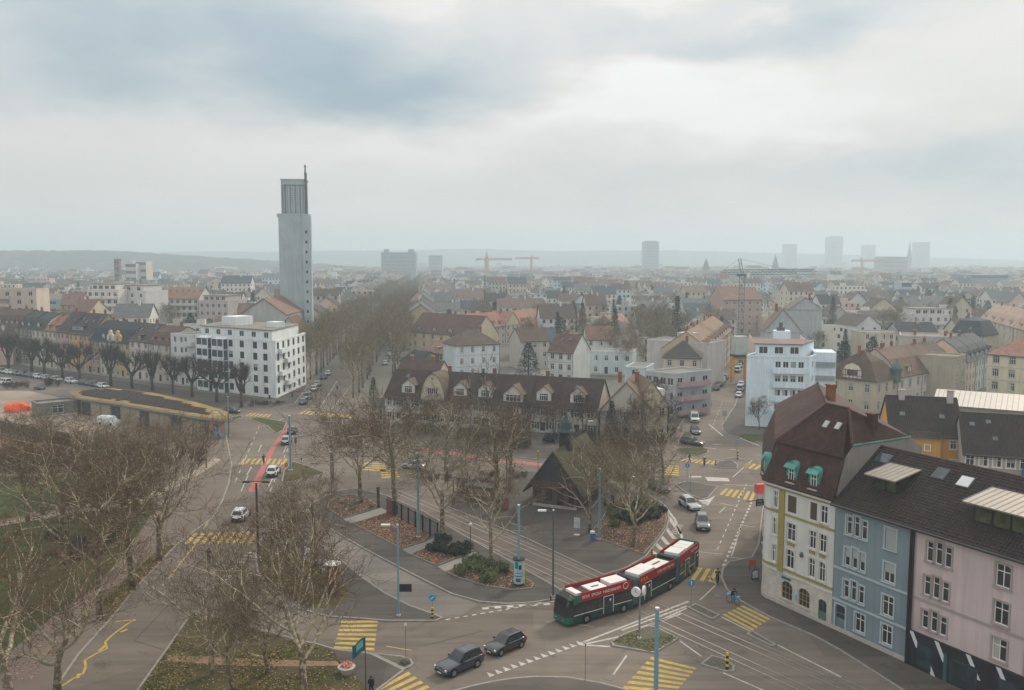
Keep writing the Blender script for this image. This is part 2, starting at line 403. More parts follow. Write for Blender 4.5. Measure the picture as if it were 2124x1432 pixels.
# far kerb in front of the cottages, pavements of the left street
island('pavement', [(800, 900), (900, 930), (1000, 945), (1130, 955), (1250, 955), (1380, 930), (1405, 895), (1430, 850), (1460, 800), (1430, 790), (1250, 905), (800, 878), (775, 840), (755, 850)], m_walk)
island('pavement', [(360, 838), (470, 852), (565, 848), (612, 838), (640, 800), (600, 790), (550, 828), (350, 806), (0, 752), (0, 768)], m_walk)
# the park
PARK = [(-80, 1440), (110, 1440), (167, 1357), (222, 1296), (279, 1225), (365, 1134), (405, 1103), (440, 1078), (462, 1042), (476, 1003), (482, 965), (474, 925), (470, 905), (440, 900), (200, 880), (0, 860), (-120, 850), (-200, 1000)]
island('park_ground', PARK, m_gravel)
overlay('grass', [(339, 1134), (362, 1134), (279, 1222), (222, 1292), (201, 1290), (215, 1248), (282, 1185)], m_grass, .145)
overlay('grass', [(-90, 1100), (0, 1094), (119, 1074), (225, 1056), (310, 1040), (318, 1060), (270, 1140), (190, 1225), (103, 1288), (0, 1372), (-70, 1430)], m_grassg, .145)
overlay('grass', [(-150, 980), (0, 990), (60, 990), (180, 985), (300, 975), (320, 1000), (300, 1022), (225, 1040), (119, 1058), (0, 1080), (-120, 1090)], m_grassg, .145)
overlay('pale_path', [(-100, 1100), (0, 1086), (119, 1067), (225, 1048), (306, 1029), (392, 985), (446, 950), (458, 956), (400, 996), (312, 1038), (225, 1056), (119, 1074), (0, 1094), (-100, 1108)], m_path, .151)
overlay('sandy_yard', [(-100, 800), (0, 812), (60, 812), (130, 828), (170, 835), (300, 872), (300, 905), (160, 905), (90, 895), (0, 868), (-120, 850)], m_sand, .152)
overlay('rubble_strip', [(-60, 898), (0, 903), (60, 918), (120, 930), (135, 940), (60, 936), (0, 922), (-60, 915)], m_rust, .153)
overlay('bare_earth', [(-60, 925), (0, 935), (110, 950), (240, 955), (330, 960), (340, 972), (180, 982), (60, 985), (-60, 980)], m_soil, .149)
# ------------------------------------------------------------------ painted markings, rails
ZP = .018
def mark(name, px, m, z=ZP, world=False): return sheet(name, px if world else G(px), m, z)
def crosswalk(l0, l1, r0, r1, n, fill=.52, m=None):
    """n stripes; the stripes run from the line l0-l1 to the line r0-r1"""
    a0, a1, b0, b1 = P(*l0), P(*l1), P(*r0), P(*r1)
    for i in range(n):
        t0 = i / (n - 1 + fill); t1 = t0 + fill / (n - 1 + fill)
        o = mark('crosswalk_stripe', [a0.lerp(a1, t0), a0.lerp(a1, t1), b0.lerp(b1, t1), b0.lerp(b1, t0)], m or m_yel, world=True)
crosswalk((495, 964), (590, 964), (505, 952), (596, 952), 9)
crosswalk((382, 1129), (522, 1127), (402, 1107), (538, 1102), 9)
crosswalk((620, 859), (728, 868), (632, 852), (736, 861), 11)
crosswalk((708, 1289), (692, 1346), (784, 1287), (776, 1350), 7)
crosswalk((780, 1430), (826, 1466), (847, 1394), (905, 1436), 5)
crosswalk((1351, 1363), (1280, 1440), (1445, 1386), (1392, 1446), 8)
crosswalk((1540, 1256), (1499, 1276), (1598, 1284), (1560, 1309), 5)
crosswalk((1432, 1203), (1478, 1208), (1449, 1178), (1492, 1182), 3)
crosswalk((1492, 1026), (1560, 1040), (1505, 1014), (1568, 1021), 6)
crosswalk((1408, 957), (1478, 964), (1425, 951), (1486, 956), 7)
crosswalk((1540, 970), (1568, 975), (1550, 961), (1582, 965), 3)
crosswalk((1380, 965), (1376, 985), (1408, 967), (1408, 987), 5)
crosswalk((508, 863), (556, 866), (520, 857), (564, 860), 6)
crosswalk((750, 960), (745, 975), (800, 962), (800, 978), 4)
crosswalk((788, 975), (792, 992), (822, 976), (830, 990), 4)
overlay('cycle_lane', [(598, 882), (583, 899), (558, 934), (535, 980), (514, 1020), (532, 1020), (553, 968), (571, 930), (598, 893)], m_red, .014)
overlay('cycle_lane', [(870, 928), (940, 938), (1000, 949), (1135, 963), (1230, 968), (1230, 973), (1135, 968), (1000, 955), (940, 945), (868, 934)], m_red, .014)
def line(a, b, w=.15, m=None, z=ZP, name='painted_line', world=False):
    p, q = (a, b) if world else (P(*a), P(*b))
    d = (q - p).normalized(); n = Vector((-d.y, d.x)) * w / 2
    return sheet(name, [p + n, q + n, q - n, p - n], m or m_whi, z)
def dashes(a, b, n, w=.15, fill=.5, m=None):
    p, q = P(*a), P(*b)
    for i in range(n):
        line(p.lerp(q, i / n), p.lerp(q, (i + fill) / n), w, m, world=True)
def bars(a, b, n, ln, w=.3, m=None):
    """short cross bars along a-b"""
    p, q = P(*a), P(*b); d = (q - p).normalized(); nn = Vector((-d.y, d.x))
    for i in range(n):
        c = p.lerp(q, (i + .5) / n)
        line(c - nn * ln / 2, c + nn * ln / 2, w, m, world=True)
p, q = P(1020, 1402), P(1205, 1336)           # give-way triangles
d = (q - p).normalized(); nn = Vector((-d.y, d.x))
for i in range(13):
    c = p.lerp(q, i / 12)
    mark('give_way_triangle', [c - d * .32 - nn * .1, c + d * .32 - nn * .1, c + nn * .75], m_whi, world=True)
bars((446, 1222), (524, 1144), 11, .9, .3)
bars((580, 1084), (642, 1052), 9, .9, .3)
bars((1396, 1108), (1412, 1088), 6, .9, .25); bars((1448, 1060), (1466, 1040), 5, .8, .25)
dashes((925, 1286), (1150, 1247), 13, .22); dashes((1000, 1263), (1152, 1252), 6, .5, .55)
line((1010, 1260), (1152, 1248), .14)
for a, b in (((1205, 1338), (1265, 1342)), ((1210, 1333), (1428, 1248)), ((1216, 1336), (1310, 1316)), ((1340, 1302), (1424, 1262)), ((1330, 1302), (1412, 1274)), ((1290, 1308), (1424, 1258))):
    line(a, b, .28)
for a, b in (((1300, 1360), (1272, 1400)), ((1500, 1396), (1600, 1440)), ((1612, 1338), (1745, 1405)), ((1496, 1280), (1560, 1312)), ((1410, 1330), (1455, 1362))):
    line(a, b, .18)
for k in range(5):                            # hatched corner by the right bed
    a, b = [((1347, 1140), (1361, 1150)), ((1356, 1124), (1373, 1141)), ((1367, 1108), (1386, 1130)), ((1377, 1090), (1399, 1118)), ((1386, 1072), (1412, 1108))][k]
    line(a, b, .55)
for a, b in (((1376, 1047), (1400, 1078)), ((1400, 1078), (1414, 1112)), ((1414, 1112), (1414, 1130))): line(a, b, .35)
mark('painted_island', [(1449, 1038), (1468, 1036), (1484, 1028), (1468, 1050)], m_whi)
mark('painted_island', [(1462, 990), (1510, 992), (1514, 999), (1468, 998)], m_whi)
mark('painted_island', [(1430, 988), (1455, 988), (1455, 991), (1430, 991)], m_whi)
dashes((1500, 1175), (1560, 1040), 18, .3, .55); dashes((1488, 1140), (1550, 1000), 14, .15, .45)
for a, b in (((1517, 1155), (1538, 1090)), ((1512, 1156), (1560, 1162)), ((1536, 1090), (1566, 1094)), ((1446, 1145), (1500, 1150)), ((1500, 1005), (1564, 1008)), ((1494, 1044), (1530, 1052)), ((1505, 1052), (1492, 1064)), ((1520, 990), (1560, 955)),
             ((700, 790), (664, 846)), ((728, 800), (690, 848)), ((545, 884), (590, 868)), ((604, 905), (628, 903)), ((500, 1020), (515, 985)), ((1470, 1195), (1488, 1215)), ((1484, 1215), (1452, 1245))):
    line(a, b, .16)
dashes((1476, 890), (1500, 830), 9, .12); dashes((488, 1000), (540, 880), 9, .14); dashes((560, 1020), (610, 900), 8, .14)
for a, b in (((1460, 928), (1486, 932)), ((1478, 923), (1496, 922)), ((1512, 933), (1526, 933)), ((1500, 895), (1575, 925)), ((1470, 880), (1500, 905))): line(a, b, .3)
for (a, b) in (((512, 985), (520, 972)), ((556, 1012), (564, 996)), ((536, 938), (541, 926)), ((588, 940), (594, 926))):   # lane arrows
    p, q = P(*a), P(*b); d = (q - p).normalized(); nn = Vector((-d.y, d.x))
    mark('lane_arrow', [p - nn * .08, p + nn * .08, q + nn * .08, q + nn * .3, q + d * 1.1, q - nn * .3, q - nn * .08], m_whi, world=True)
for a, b in (((350, 1200), (408, 1126)), ((420, 1100), (436, 1078)), ((801, 1341), (854, 1350)), ((1190, 1295), (1230, 1300))): line(a, b, .16, m_yel)
zz = [(128, 1424), (152, 1408), (172, 1398), (178, 1384), (176, 1370), (196, 1358), (222, 1346), (218, 1332), (235, 1316), (268, 1292), (282, 1286), (240, 1290)]
for a, b in zip(zz, zz[1:]): line(a, b, .22, m_yel, .018 + .004 * (zz.index(a) % 2), 'bus_stop_zigzag')
for a, b in (((205, 1352), (220, 1338)), ((160, 1408), (164, 1398)), ((250, 1312), (264, 1306))): line(a, b, .3, m_yel, .026)
# rails
r4a, r4b = P(930, 1063), P(1584, 1347)
rd = (r4b - r4a).normalized(); rn = Vector((rd.y, -rd.x))
for off in (0, 1.0, 3.0, 4.0):
    a, b = r4a + rn * off - rd * 45 * (0.35), r4a + rn * off + rd * 92
    line(a, b, .16, m_dark, .019, 'rail_groove', True)
    n = Vector((-rd.y, rd.x)) * .065
    struct(MB().prism([a + n, b + n, b - n, a - n][::-1], .0, .026).obj('rail', m_rail))
for off in (-.75, 4.75): line(r4a + rn * off + rd * 2, r4a + rn * off + rd * 92, .1, mat('seam', (.24, .22, .2), .9), .019, 'bed_edge', True)
# tar seams and drain covers
for a, b in (((279, 1330), (346, 1350)), ((279, 1330), (420, 1180)), ((1390, 1140), (1410, 1125)), ((880, 1340), (1000, 1310))): line(a, b, .07, m_dark, .0175, 'tar_seam')
for c in ((1265, 1408), (1488, 1236), (884, 1283), (1140, 1290), (700, 1330), (440, 1180)):
    q = P(*c); struct(MB().cyl(q.x, q.y, 0.005, .021, .38, 14).obj('manhole_cover', mat('iron_cover', (.16, .15, .14), .6, .2, 3, metal=.3)))
# ------------------------------------------------------------------ buildings: kit
m_frame = plain('white_frame', (226, 226, 222), .5, var=.04)
m_frdark = plain('dark_frame', (52, 50, 50), .5, var=.1)
m_stone = plain('trim_stone', (178, 172, 165), .85, var=.1, sc=2)
m_blind = plain('roller_blind', (150, 152, 150), .6, var=.06)
m_curt = plain('net_curtain', (170, 168, 160), .8, var=.12, sc=3)
m_glass = glass('window_glass')
m_glassb = glass('sky_glass', (.05, .075, .09), .08)
m_gutter = plain('zinc', (96, 98, 99), .5, var=.12, metal=.3)
m_brick = plain('chimney_brick', (132, 88, 68), .9, var=.2, sc=3)
m_flat = mat('gravel_roof', (.23, .215, .195), .95, .15, .5, col2=(.15, .145, .12), mix2=.6, sc2=.2, fine=.2)
m_iron = plain('black_iron', (38, 38, 40), .55, var=.1)
m_copper = plain('copper_green', (92, 158, 146), .7, var=.14, sc=1.5, col2=srgb((.26, .47, .45)), mix2=.7, sc2=.8)
m_shut = plain('shutter_green', (62, 92, 84), .7, var=.1)
WMESH = {}
def win_mesh(w, h, style=0, arch=False, trim=None, bars=(1, 1), frame=None, depth=.14):
    """window in local axes: x along the wall, -y outward, origin at bottom centre of the opening"""
    key = (round(w, 2), round(h, 2), style, arch, trim.name if trim else None, bars, frame.name if frame else None, depth)
    if key in WMESH: return WMESH[key]
    b = MB(); t = .065; y0, y1 = depth - .05, depth
    f = 0
    b.box(-w / 2, -w / 2 + t, y0, y1, 0, h, f); b.box(w / 2 - t, w / 2, y0, y1, 0, h, f)
    b.box(-w / 2 + t, w / 2 - t, y0, y1, 0, t, f); b.box(-w / 2 + t, w / 2 - t, y0, y1, h - t, h, f)
    for i in range(bars[0]):
        x = -w / 2 + w * (i + 1) / (bars[0] + 1); b.box(x - .035, x + .035, y0 - .004, y1 - .004, t, h - t, f)
    if bars[1]:
        z = h * .68; b.box(-w / 2 + t, w / 2 - t, y0 - .008, y1 - .008, z - .035, z + .035, f)
    gy = y1 - .02
    b.poly([(-w / 2, gy, 0), (w / 2, gy, 0), (w / 2, gy, h), (-w / 2, gy, h)], 1)
    if style in (1, 2):
        z = h * (.52 if style == 1 else .06); b.box(-w / 2 + .02, w / 2 - .02, y0 - .03, y0 - .012, z, h, 3)
    if style == 3:
        b.poly([(-w / 2 + t, gy - .006, t), (0, gy - .006, t), (0, gy - .006, h - t), (-w / 2 + t, gy - .006, h - t)], 4)
    if arch:      # spandrels that close the top corners
        r = w / 2; k = 6
        for s in (-1, 1):
            pts = [(s * r, -.002, h), ] + [(s * r * math.cos(a), -.002, h - r * .62 + r * .62 * math.sin(a)) for a in [math.pi / 2 * i / k for i in range(k + 1)]]
            if s > 0: pts = pts[::-1]
            b.poly(pts, 2)
            bk = [(p[0], depth - .03, p[2]) for p in pts]
            for i in range(1, len(pts) - 1 if s < 0 else len(pts) - 1):
                pass
    if trim:
        q = .13
        b.box(-w / 2 - q, -w / 2, -.045, .0, -.02, h + q, 2); b.box(w / 2, w / 2 + q, -.045, .0, -.02, h + q, 2)
        b.box(-w / 2, w / 2, -.045, .0, h, h + q, 2)
        b.box(-w / 2 - q - .05, w / 2 + q + .05, -.12, .0, -.14, -.02, 2)
    me = b.mesh('window', [frame or m_frame, m_glass, trim or m_stone, m_blind, m_curt])
    WMESH[key] = me
    return me
def facade(b, p0, p1, z0, z1, holes, m=0, rev=.14, mrev=None):
    """wall rectangle p0->p1 (outside on the right hand) with recessed openings"""
    p0, p1 = Vector(p0), Vector(p1); L = (p1 - p0).length; d = (p1 - p0) / L; n = Vector((d.y, -d.x))
    us = sorted({0, L} | {h[0] for h in holes} | {h[1] for h in holes})
    zs = sorted({z0, z1} | {h[2] for h in holes} | {h[3] for h in holes})
    def pt(u, z, y=0.0):
        q = p0 + d * u - n * y; return (q.x, q.y, z)
    for zi in range(len(zs) - 1):
        run = None
        za, zb = zs[zi], zs[zi + 1]; zc = (za + zb) / 2
        segs = []
        for ui in range(len(us) - 1):
            uc = (us[ui] + us[ui + 1]) / 2
            if any(h[0] < uc < h[1] and h[2] < zc < h[3] for h in holes):
                if run: segs.append(run); run = None
            else:
                run = (run[0], us[ui + 1]) if run else (us[ui], us[ui + 1])
        if run: segs.append(run)
        for ua, ub in segs: b.poly([pt(ua, za), pt(ub, za), pt(ub, zb), pt(ua, zb)], m)
    r = m if mrev is None else mrev
    for (ua, ub, za, zb) in [h[:4] for h in holes]:
        b.poly([pt(ua, za), pt(ua, zb), pt(ua, zb, rev), pt(ua, za, rev)][::-1], r); b.poly([pt(ub, za), pt(ub, zb), pt(ub, zb, rev), pt(ub, za, rev)], r)
        b.poly([pt(ua, za), pt(ub, za), pt(ub, za, rev), pt(ua, za, rev)][::-1], r); b.poly([pt(ua, zb), pt(ub, zb), pt(ub, zb, rev), pt(ua, zb, rev)], r)
def thick(top, t, m=0, mt=0, b=None):
    """top: list of polygons (3d); returns MB with a slab of thickness t below"""
    b = b or MB(); key = lambda p: tuple(round(c, 3) for c in p)
    edges = {}
    for f in top:
        b.poly(f, mt); b.poly([(p[0], p[1], p[2] - t) for p in f][::-1], m)
        for i in range(len(f)):
            e = (key(f[i]), key(f[(i + 1) % len(f)]))
            if (e[1], e[0]) in edges: del edges[(e[1], e[0])]
            else: edges[e] = 1
    for a, c in edges: b.poly([a, (a[0], a[1], a[2] - t), (c[0], c[1], c[2] - t), c], m)
    return b
OCC = []      # occupied circles (x, y, r)
def occupy(x, y, r): OCC.append((x, y, r))
class H: pass
def near_window(o, spec, p, z, a, trim, mw, isd=False):
    _, w, h, st, ar, br, fm = spec
    b = MB(); t = .07; y0, y1 = .10, .16
    b.box(-w / 2, -w / 2 + t, y0, y1, 0, h); b.box(w / 2 - t, w / 2, y0, y1, 0, h); b.box(-w / 2 + t, w / 2 - t, y0, y1, 0, t); b.box(-w / 2 + t, w / 2 - t, y0, y1, h - t, h)
    for i in range(br[0]):
        x = -w / 2 + w * (i + 1) / (br[0] + 1); b.box(x - .035, x + .035, y0 + .004, y1 - .004, t, h - t)
    for k in range(br[1]):
        zz = h * (.68 if br[1] == 1 else (k + 1) / (br[1] + 1)); b.box(-w / 2 + t, w / 2 - t, y0 + .008, y1 - .008, zz - .035, zz + .035)
    if isd: b.box(-w / 2 + t, w / 2 - t, y0 + .02, y1 + .02, t, h * .5)
    wo = b.obj('door' if isd else 'window', fm or m_frame, o, False, (p.x, p.y, z), a)
    pm = mat('window_pane_near', (.028, .034, .042), .07, .5, .6, spec=.6)
    MB().box(-w / 2 + .02, w / 2 - .02, y1 - .03, y1 - .01, .02, h - .02).obj('pane', pm, wo)
    if st in (1, 2): MB().box(-w / 2 + .02, w / 2 - .02, y0 - .05, y0 - .02, h * (.5 if st == 1 else .04), h - .01).obj('roller_blind', plain('blind_%s' % mw.name, tuple(int(255 * v) for v in (.62, .64, .65)), .6, var=.05), wo)
    if st == 3: MB().box(-w / 2 + t, -w * .05, y1 - .045, y1 - .035, t, h - t).obj('curtain', m_curt, wo)
    if ar:
        sp = MB(); r = w / 2; rh = r * ar; k = 8
        for s in (-1, 1):
            pts = [(s * r, h)] + [(s * r * math.cos(math.pi / 2 * i / k), h - rh + rh * math.sin(math.pi / 2 * i / k)) for i in range(k + 1)]
            if s < 0: pts = pts[::-1]
            sp.poly([(x, -.003, zz) for x, zz in pts[::-1]])
            for i in range(len(pts) - 1):
                (xa, za), (xb, zb) = pts[i], pts[i + 1]; sp.poly([(xa, -.003, za), (xb, -.003, zb), (xb, y0, zb), (xa, y0, za)])
        sp.obj('arch_head', mw, wo)
    if trim:
        q = .16; tb = MB()
        tb.box(-w / 2 - q, -w / 2, -.05, -.004, -.02, h + q); tb.box(w / 2, w / 2 + q, -.05, -.004, -.02, h + q); tb.box(-w / 2, w / 2, -.05, -.004, h, h + q)
        tb.obj('surround', trim, wo)
    if not isd: MB().box(-w / 2 - .2, w / 2 + .2, -.14, .09, -.14, -.022).obj('sill', trim or m_stone, wo)
    return wo
def house(label, A, B, D, h, roof='gx', rise=4.0, wall=(200, 195, 185), rc=(92, 70, 60), fl=4, nf=3, nl=0, nr=0, sk=0, ww=1.1, wh=1.65, ov=.4,
          name='house', cat='house', group=None, trim=m_stone, dorm=0, dkind='gable', dwall=None, chim=1, sky=0, plinth=True, band=True, cols=None, bars=(1, 1),
          frame=None, blinds=.25, cornice=True, door=True, shut=None, ground=None, gsize=None, sidewin=None, lowc=None, mtop=.62, skipw=(), arch=(), fh0=None, rmat=None, thickness=.22, seed=None, inm=.22, gutter=True, expl=None):
    rnd = random.Random(hash((round(A[0], 1), round(A[1], 1), fl)) if seed is None else seed)
    A, B = Vector(A), Vector(B); L = (B - A).length; d = (B - A) / L; ang = math.atan2(d.y, d.x)
    o = thing(name, label, cat, (A.x, A.y, 0), ang, group)
    c = A + d * (L + sk) / 2 + Vector((-d.y, d.x)) * D / 2; occupy(c.x, c.y, .5 * math.hypot(L, D))
    if L > D * 1.6:
        for t in (.15, .5, .85):
            c = A + d * L * t + Vector((-d.y, d.x)) * D / 2; occupy(c.x, c.y, D * .6)
    mw, mr = wallm(wall), rmat or roofm(rc)
    q = H(); q.o, q.L, q.D, q.h, q.d, q.ang, q.sk, q.rise, q.mr, q.mw = o, L, D, h, d, ang, sk, rise, mr, mw
    cs = [(0, 0), (L, 0), (L + sk, D), (sk, D)]
    b = MB(); wins = []
    fh = h / fl
    def side(i, n, colsx=None):
        p0, p1 = Vector(cs[i]), Vector(cs[(i + 1) % 4]); LL = (p1 - p0).length; dd = (p1 - p0) / LL; holes = []
        if n:
            cu = [LL * t for t in colsx] if colsx else [LL * (k + .5) / n for k in range(n)]
            for f in range(fl):
                if f == 0 and ground == 'none' and i == 0: continue
                z = f * fh + fh * .29; hh = min(wh, fh * .62)
                for k, u in enumerate(cu):
                    if (i, f, k) in skipw: continue
                    if u - ww / 2 < .2 or u + ww / 2 > LL - .2: continue
                    isd = (f == 0 and i == 0 and door and k == len(cu) // 2)
                    za = .15 if isd else z; hb = (z + hh - .15) if isd else hh
                    holes.append((u - ww / 2, u + ww / 2, za, za + hb))
                    ar = (f in arch)
                    r = rnd.random(); st = 0 if r > blinds else rnd.choice((1, 2, 3, 3, 1))
                    me = win_mesh(ww, hb, st if not isd else 0, ar, trim, bars if not isd else (1, 0), (frame or m_frame) if not isd else m_frdark)
                    wins.append((me, p0 + dd * u, za, math.atan2(dd.y, dd.x), isd))
        if i == 0 and expl:
            for e in expl:
                u, w_, z, hh, st, ar, br = e[:7]
                holes.append((u - w_ / 2, u + w_ / 2, z, z + hh)); wins.append((('near', w_, hh, st, ar, br, e[7] if len(e) > 7 else None), p0 + dd * u, z, math.atan2(dd.y, dd.x), len(e) > 8))
        facade(b, p0, p1, 0, h, holes, 0)
    side(0, nf, cols); side(1, nr); side(2, 0); side(3, nl)
    # roof
    sl = rise / (D / 2)
    def rp(x, y, z): return (x + sk * y / D, y, z)
    top = []; ez = h - ov * (sl if roof in ('gx', 'hip') else .5) * .6
    if roof == 'gx':
        top = [[rp(-ov * .4, -ov, ez), rp(L + ov * .4, -ov, ez), rp(L + ov * .4, D / 2, h + rise), rp(-ov * .4, D / 2, h + rise)],
               [rp(L + ov * .4, D + ov, ez), rp(-ov * .4, D + ov, ez), rp(-ov * .4, D / 2, h + rise), rp(L + ov * .4, D / 2, h + rise)]]
        e = h + rise - .1
        b.poly([cs[1] + (h,), cs[2] + (h,), rp(L, D / 2, e)]); b.poly([cs[3] + (h,), cs[0] + (h,), rp(0, D / 2, e)])
    elif roof == 'gy':
        ez = h - ov * rise / (L / 2) * .6
        top = [[rp(-ov, -ov * .6, ez), rp(L / 2, -ov * .6, h + rise), rp(L / 2, D + ov * .4, h + rise), rp(-ov, D + ov * .4, ez)][::-1],
               [rp(L + ov, -ov * .6, ez), rp(L + ov, D + ov * .4, ez), rp(L / 2, D + ov * .4, h + rise), rp(L / 2, -ov * .6, h + rise)]]
        e = h + rise - .1
        b.poly([cs[0] + (h,), cs[1] + (h,), rp(L / 2, 0, e)]); b.poly([cs[2] + (h,), cs[3] + (h,), rp(L / 2, D, e)])
    elif roof == 'hip':
        i = min(D / 2, L / 2 - .05)
        c0, c1, c2, c3 = rp(-ov, -ov, ez), rp(L + ov, -ov, ez), rp(L + ov, D + ov, ez), rp(-ov, D + ov, ez)
        r0, r1 = rp(i, D / 2, h + rise), rp(L - i, D / 2, h + rise)
        top = [[c0, c1, r1, r0], [c2, c3, r0, r1], [c1, c2, r1], [c3, c0, r0]]
    elif roof in ('mx', 'mh'):
        zt = h + rise * mtop; i = inm * D if roof == 'mx' else inm * D
        f0, f1 = (-.15, L + .15)
        if roof == 'mx':
            a = [rp(f0, -ov, h + .02), rp(f1, -ov, h + .02), rp(f1, i, zt), rp(f0, i, zt)]
            r0, r1 = rp(f0, D / 2, h + rise), rp(f1, D / 2, h + rise)
            bb = [rp(f1, D + ov, h + .02), rp(f0, D + ov, h + .02), rp(f0, D - i, zt), rp(f1, D - i, zt)]
            top = [a, [a[3], a[2], r1, r0], bb, [bb[3], bb[2], r0, r1]]
            b.poly([cs[1] + (h,), cs[2] + (h,), rp(L, D - i, zt - .1), rp(L, D / 2, h + rise - .1), rp(L, i, zt - .1)])
            b.poly([cs[3] + (h,), cs[0] + (h,), rp(0, i, zt - .1), rp(0, D / 2, h + rise - .1), rp(0, D - i, zt - .1)])
        else:
            e4 = [rp(-ov, -ov, h + .02), rp(L + ov, -ov, h + .02), rp(L + ov, D + ov, h + .02), rp(-ov, D + ov, h + .02)]
            t4 = [rp(i, i, zt), rp(L - i, i, zt), rp(L - i, D - i, zt), rp(i, D - i, zt)]
            j = min(D / 2, L / 2 - .1)
            r0, r1 = rp(max(j, i), D / 2, h + rise), rp(min(L - j, L - i), D / 2, h + rise)
            top = [[e4[k], e4[(k + 1) % 4], t4[(k + 1) % 4], t4[k]] for k in range(4)] + [[t4[0], t4[1], r1, r0], [t4[2], t4[3], r0, r1], [t4[1], t4[2], r1], [t4[3], t4[0], r0]]
    if top:
        rf = thick(top, thickness).obj('roof', mr, o)
    else:       # flat
        rb = MB(); pr = .45
        for k in range(4):
            p0, p1 = Vector(cs[k]), Vector(cs[(k + 1) % 4]); dd = (p1 - p0).normalized(); n = Vector((dd.y, -dd.x))
            s0 = p0 + n * .06 - dd * .06; s1 = p1 + n * .06 + dd * .06
            rb.prism([s0, s1, s1 - n * .3, s0 - n * .3][::-1] if area2([s0, s1, s1 - n * .3, s0 - n * .3]) < 0 else [s0, s1, s1 - n * .3, s0 - n * .3], h - .02 - .001 * k, h + pr + .001 * k, 0)
        rb.poly([rp(0, 0, h + .05), rp(L, 0, h + .05), rp(L, D, h + .05), rp(0, D, h + .05)], 1)
        rf = rb.obj('roof', [mw if cornice else m_gutter, rmat or m_flat], o)
    q.roof = rf
    wo = b.obj('wall', mw, o); q.wall = wo
    for me, p, z, a, isd in wins:
        if isinstance(me, tuple): near_window(o, me, p, z, a, trim, mw, isd); continue
        w = link('door' if isd else 'window', me, o, (p.x, p.y, z), a)
        if shut and not isd:
            for s in (-1, 1):
                pass
    if cornice and roof != 'flat': MB().box(-.1, L + .1, -.22, -.003, h - .3, h - .02).obj('cornice', trim or m_stone, o)
    if band:
        for f in range(1, fl): MB().box(0, L, -.07, -.003, f * fh + .01, f * fh + .18).obj('string_course', trim or m_stone, o)
    if plinth: MB().box(-.02, L + .02, -.06, -.003, 0, .55).obj('plinth', m_stone, o)
    if gutter and roof in ('gx', 'mx', 'mh', 'hip'):
        gb = MB(); gb.tube([(-.1, -ov - .08, ez if roof != 'mx' else h), (L + .1, -ov - .08, ez if roof != 'mx' else h)], .08, 6)
        gb.cyl(L - .1, -.12, 0, h - .3, .06, 6); gb.obj('gutter', m_gutter, o)
    # dormers
    q.slope = lambda y: (h + rise * y / (D / 2)) if roof == 'gx' else (h + rise * mtop * y / (inm * D))
    for k in range(dorm):
        dormer(q, L * (k + .5) / dorm, dkind, dwall)
    for k in range(chim):
        x = L * (.2 + .6 * rnd.random()) if chim == 1 else L * (k + .5) / chim
        y = D * (.5 + .12 * (rnd.random() - .3)); zt = h + (rise if roof != 'flat' else .5)
        chimney(q, x, y, zt - 1.2 if roof != 'flat' else h, zt + 1.1)
    for k in range(sky):
        skylight(q, L * (k + .3 + .4 * rnd.random()) / sky, D * (.26 + .1 * rnd.random()))
    return q
def chimney(q, x, y, z0, z1, w=.75, dp=.5, m=None):
    b = MB().box(x - w / 2, x + w / 2, y - dp / 2, y + dp / 2, z0, z1, 0)
    b.box(x - w / 2 - .08, x + w / 2 + .08, y - dp / 2 - .08, y + dp / 2 + .08, z1, z1 + .12, 1)
    for s in (-.2, .2): b.cyl(x + s * w / .75, y, z1 + .12, z1 + .4, .1, 8, 0)
    return b.obj('chimney', [m or m_brick, m_stone], q.o)
def skylight(q, x, y, w=.8, l=1.2, m=None):
    s = q.rise / (q.D / 2); a = math.atan(s); z = q.h + s * y + .22
    M = Matrix.Translation((x, y, z)) @ Matrix.Rotation(a, 4, 'X')
    b = MB().tbox(M, w, l, .16, 0); b.tbox(M @ Matrix.Translation((0, 0, .06)), w - .16, l - .16, .1, 1)
    return b.obj('skylight', [m_gutter, m or m_glassb], q.o)
